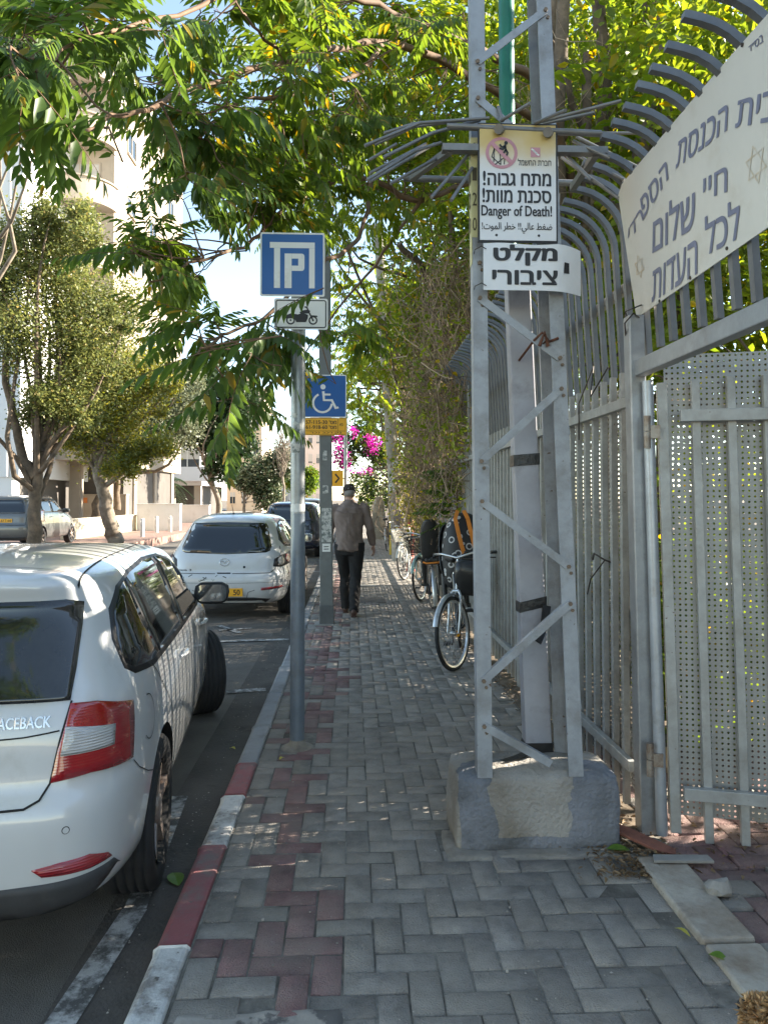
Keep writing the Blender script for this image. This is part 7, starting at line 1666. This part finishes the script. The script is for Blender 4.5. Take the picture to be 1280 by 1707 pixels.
for s_ in (1, -1):
    a = an[s_]; up_ = .0 if s_ < 0 else .02
    mb = MB(); zt = .0+(.015 if s_ > 0 else 0); loft(mb, [((a.x, a.y-.055, zt+.05), (.030, 0, 0), (0, .001, .045)), ((a.x, a.y-.03, zt+.055), (.038, 0, 0), (0, .0, .055)), ((a.x, a.y+.05, zt+.047), (.042, 0, 0), (0, 0, .046)), ((a.x+s_*.01, a.y+.13, zt+.035), (.046, 0, 0), (0, 0, .034)), ((a.x+s_*.012, a.y+.19, zt+.028), (.036, 0, 0), (0, 0, .026)), ((a.x+s_*.012, a.y+.215, zt+.022), (.015, 0, 0), (0, 0, .012))], 14)
    mb.box(a.x-.038, a.x+.040, a.y-.06, a.y+.20, zt-.006, zt+.014); mb.build('shoe', M_SHOE, man)
cm_ = MB(); loft(cm_, [((0, -.004, .012), (.083, 0, 0), (0, .104, 0)), ((0, -.004, .05), (.084, 0, 0), (0, .104, 0)), ((0, -.006, .085), (.074, 0, 0), (0, .090, 0)), ((0, -.008, .112), (.046, 0, 0), (0, .056, 0)), ((0, -.008, .122), (.01, 0, 0), (0, .012, 0))], 26)
loft(cm_, [((0, .10, .022), (.07, 0, 0), (0, .01, .006)), ((0, .145, .012), (.062, 0, 0), (0, .008, .005)), ((0, .175, .004), (.035, 0, 0), (0, .004, .004))], 16)
mb = MB(); mb.add([HM @ Vector(v) for v in cm_.v], cm_.f, 0, True); cap = mb.build('cap', M_CAP, man, fix=True)
mb = MB(); pts = [HM @ Vector((.045*math.cos(a), -.104+.012*abs(math.cos(a)), .022+.036*math.sin(a))) for a in np.linspace(.15, PI-.15, 14)]; mb.tube(pts, .004, 5); mb.build('cap_strap', mat('pale strap', (.45, .42, .38), .7), cap)
mb = MB(); hv = MB(); loft(hv, [((0, -.01, -.062), (.060, 0, 0), (0, .078, 0)), ((0, -.010, -.03), (.076, 0, 0), (0, .094, 0)), ((0, -.008, .014), (.079, 0, 0), (0, .0985, 0))], 24)
hvv = []
for v in hv.v: hvv.append(HM @ Vector((v[0], min(v[1], .02), v[2])))
mb.add(hvv, hv.f, 0, True); mb.build('hair', M_HAIR, man)

# ================================================================== small golden dog at the lower right
M_FUR = mat('golden curly fur', (.56, .36, .18), .8, 0, .2, 14, island=.25)
DX, DY = 1.085, 1.245
mb = MB()
def blob(c, a, b_, h): loft(mb, [((c[0], c[1], c[2]+h*math.sin(t)), (max(.004, a*math.cos(t)), 0, 0), (0, max(.004, b_*math.cos(t)), 0)) for t in np.linspace(-1.5, 1.5, 9)], 14)
loft(mb, [((.0, -.32+.08*k, .27+.008*math.sin(k)), (r_, 0, 0), (0, 0, r_*1.1)) for k, r_ in enumerate((.05, .09, .105, .11, .115, .12, .10, .05))], 14)
loft(mb, rings_along([(0, .17, .30), (-.01, .21, .38), (-.02, .24, .44)], [.085, .07, .07]), 12); blob((-.03, .27, .455), .088, .092, .085)
loft(mb, rings_along([(-.04, .32, .44), (-.06, .39, .425), (-.07, .43, .42)], [.05, .038, .026]), 12)
for s_ in (1, -1):
    blob((-.03+s_*.085, .25, .44), .028, .045, .075)
    loft(mb, rings_along([(s_*.06, .14, .27), (s_*.062, .15, .14), (s_*.062, .14, .08), (s_*.062, .15, .03)], [.048, .032, .027, .030]), 10)
    loft(mb, rings_along([(s_*.06, -.24, .27), (s_*.068, -.19, .17), (s_*.066, -.28, .11), (s_*.066, -.26, .03)], [.06, .045, .027, .03]), 10)
    blob((s_*.062, .17, .018), .03, .042, .018); blob((s_*.066, -.235, .018), .03, .042, .018)
loft(mb, rings_along([(0, -.31, .31), (0, -.37, .38), (.01, -.36, .45), (.02, -.32, .48)], [.03, .03, .04, .03]), 10)
dog = fuse(mb, 'dog', M_FUR, None, .009, 4); dog.location = (DX, DY, 0); dog.rotation_euler = (0, 0, rad(20))
tag(dog, 'small curly golden dog standing at the lower right corner, only the top showing', 'dog')
vv = np.array([v.co[:] for v in dog.data.vertices]); vn = np.array([v.normal[:] for v in dog.data.vertices]); i = rng.integers(0, len(vv), 42000)
d = vn[i]*.8+rng.normal(size=(42000, 3))*.7
V, F = scatter(np.array([(0, 0, 0), (.055, .4, .26), (.04, .8, .12), (0, 1, -.2), (-.03, .8, .10), (-.05, .4, .22)], float), LEAF2_F, rot_frames(d, rng.random(42000)*6.28), vv[i]-vn[i]*.003, .014+.014*rng.random(42000))
fo = fast_mesh('fur', V, F, M_FUR); fo.parent = dog; fo['kind'] = 'stuff'
for s_ in (1, -1): mb = MB(); mb.ball((-.045+s_*.035, .338, .475), .011, .011, .011); mb.build('eye', M_BLACK, dog)
mb = MB(); mb.ball((-.072, .442, .428), .016, .013, .012); mb.build('nose', M_BLACK, dog)
# ================================================================== small things on the ground
LF_G = leafmat('fallen green leaf', (.10, .19, .02), (.13, .22, .03), None, .2); LF_Y = leafmat('fallen yellow leaf', (.40, .36, .06), (.45, .40, .08), None, .2)
def fallen(label, px, py, z, L_, m, rz, w=.5):
    x, y = g2(px, py, z); mb = MB(); k = 7; vs = []
    for i in range(k):
        t = i/(k-1); h = w*L_*.5*math.sin(PI*min(1, t*.96+.03))**.8; vs += [(-h, L_*(t-.5), .010*math.sin(PI*t)+.006), (0, L_*(t-.5), .004+.008*math.sin(PI*t)), (h, L_*(t-.5), .012*math.sin(PI*t)+.004)]
    mb.add(vs, [(3*i+q, 3*i+q+1, 3*i+q+4, 3*i+q+3) for i in range(k-1) for q in range(2)]); o = mb.build('fallen_leaf', m); o.location = (x, y, z+.003); o.rotation_euler = (0, 0, rz)
    tag(o, label, 'leaf', 'fallen leaves on the ground')
fallen('broad pale green leaf lying on the mortar in front of the concrete foot', 1030, 1419, .006, .10, LF_G, 1.4, .62)
fallen('dark green oval leaf on the edge of the threshold kerb', 1196, 1600, .01, .06, LF_G, .9, .7)
fallen('narrow yellow green leaf on the grey pavers beside the threshold kerb', 1137, 1558, .003, .065, LF_Y, .5, .3)
fallen('crumpled green leaf in the gutter behind the rear tyre of the nearest car', 293, 1468, -.105, .12, LF_G, .4, .6)
fallen('small yellow leaf on the pavers just below the sign pole', 470, 1267, .003, .045, LF_Y, 2.5, .55)
fallen('small yellow leaf on the asphalt beside the kerb', 388, 1250, -.105, .045, LF_Y, 1.1, .6)
M_PALE = mat('pale crumbs', (.30, .27, .23), .9, 0, .2, 30, island=.4)
# crumbs, bits of leaf and grit: nobody could count them
n = 1300; X = rng.uniform(-.55, 1.2, n); Y = 1.6+rng.random(n)**1.6*12; pos = np.stack([X, Y, np.full(n, .003)], 1)
k2 = 1400; pos2 = np.stack([rng.normal(1.24, .05, k2), rng.uniform(2.2, 12, k2), np.full(k2, .012)], 1); k3 = 600; pos3 = np.stack([-.78+np.abs(rng.normal(0, .07, k3))*-1, rng.uniform(2.2, 16, k3), np.full(k3, -.1)], 1)
pos = np.concatenate([pos, pos2, pos3]); N_ = len(pos)
T = np.array([(-.5, -.5, 0), (.5, -.4, 0), (.4, .5, 0), (-.4, .4, 0), (0, 0, .5)], float)
V, F = scatter(T, np.array([(0, 1, 4, 4), (1, 2, 4, 4), (2, 3, 4, 4), (3, 0, 4, 4)])[:, :3], rot_frames(rng.normal(size=(N_, 3))*[1, 1, .1], np.zeros(N_)), pos, .003+.007*rng.random(N_)**3)
tag(fast_mesh('grit', V, F, M_PALE), 'crumbs of mortar, grit and leaf bits scattered over the pavement', 'grit', kind='stuff')
n = 700; pos = np.stack([rng.normal(1.20, .10, n), 3.0+np.abs(rng.normal(0, .25, n)), np.full(n, .014)], 1); pos = np.concatenate([pos, np.stack([rng.uniform(1.15, 1.36, 900), rng.uniform(3.5, 14, 900), np.full(900, .018)], 1), np.stack([rng.uniform(1.5, 2.4, 500), rng.uniform(3.0, 4.6, 500), np.full(500, .012)], 1)])
V, F = scatter(LEAF2_T*np.array([.7, 1, 1]), LEAF2_F, rot_frames(rng.normal(size=(len(pos), 3))*[1, 1, .15], rng.random(len(pos))*.8), pos, .012+.03*rng.random(len(pos))**2)
tag(fast_mesh('dry_leaf_litter', V, F, leafmat('dry litter', (.11, .065, .03), (.24, .16, .08), None, .1)), 'dry brown leaf litter along the foot of the fence', 'leaf litter', kind='stuff')
bd = MB(); bd.prism([(-.16, -.025), (.10, -.035), (.17, -.01), (.16, .03), (-.05, .04), (-.17, .02)], (0, 0, 0), (1, 0, 0), (0, 1, 0), .014)
o = bd.build('board_scrap', mat('rotten red board', (.19, .075, .05), .9, 0, .3, 14, .5, 60), bevel=.003); o.location = (1.27, 3.30, .03); o.rotation_euler = (rad(8), rad(10), rad(-38)); tag(o, 'split reddish wooden board lying between the concrete foot and gate post', 'board')
bd = MB(); bd.prism([(-.12, -.03), (.13, -.02), (.12, .03), (-.11, .02)], (0, 0, 0), (1, 0, 0), (0, 1, 0), .012); o = bd.build('tile_scrap', mat('grey tile scrap', (.25, .24, .22), .8, 0, .2, 10), bevel=.002); o.location = (1.38, 3.10, .03); o.rotation_euler = (rad(3), 0, rad(-6)); tag(o, 'thin grey tile fragment in front of the gate post', 'tile fragment')
vs, fs = ringloft([(0, 0, 0, .05, .035, 2.2), (0, 0, .02, .055, .04, 2.4), (.005, 0, .045, .03, .02, 2)], 16); mb = MB(); mb.add([Vector(v)+Vector((1, 1, 1))*.012*nz.noise(Vector(v)*30) for v in vs], fs, 0, False); o = mb.build('stone', M_CONC, fix=True); o.location = (1.42, 2.86, .022); tag(o, 'small grey stone on the joint of the threshold kerb', 'stone')
mb = MB(); vs, fs = ringloft([(0, 0, 0, .10, .07, 2.4), (0, 0, .05, .12, .085, 2.6), (0, 0, .10, .08, .05, 2.2), (.0, 0, .12, .02, .02, 2)], 18); mb.add([Vector(v)+Vector((1, 1, 1))*.03*nz.noise(Vector(v)*14) for v in vs], fs); o = mb.build('stone', mat('tan stone', (.38, .30, .20), .95, 0, .2, 8, .4, 40), fix=True); o.location = (1.75, 4.2, .01); tag(o, 'tan stone lying behind the open gate leaf', 'stone')
x, y = g2(212, 905, -.10); mb = MB()
for k in range(14): mb.add([(v[0]*.5+x+random.uniform(-.7, .7), v[1]*.5+y+random.uniform(-.5, .5), v[2]*.4-.08) for v in vs], fs)
# drain cover strip in the pavement and covers
mb = MB(); mb.box(-.20, .42, 13.2, 13.42, -.02, .006); tag(mb.build('drain_cover', mat('pale cover', (.33, .31, .27), .85, 0, .15, 10)), 'pale rectangular drain cover set in the pavement behind the walking man', 'drain cover')
mb = MB(); mb.box(.0, .50, 11.1, 11.7, -.02, .005); tag(mb.build('utility_cover', mat('dark cover', (.09, .085, .08), .8, .3, .2, 10), bevel=.004), 'dark utility cover set in the pavement beside the walking man', 'utility cover')
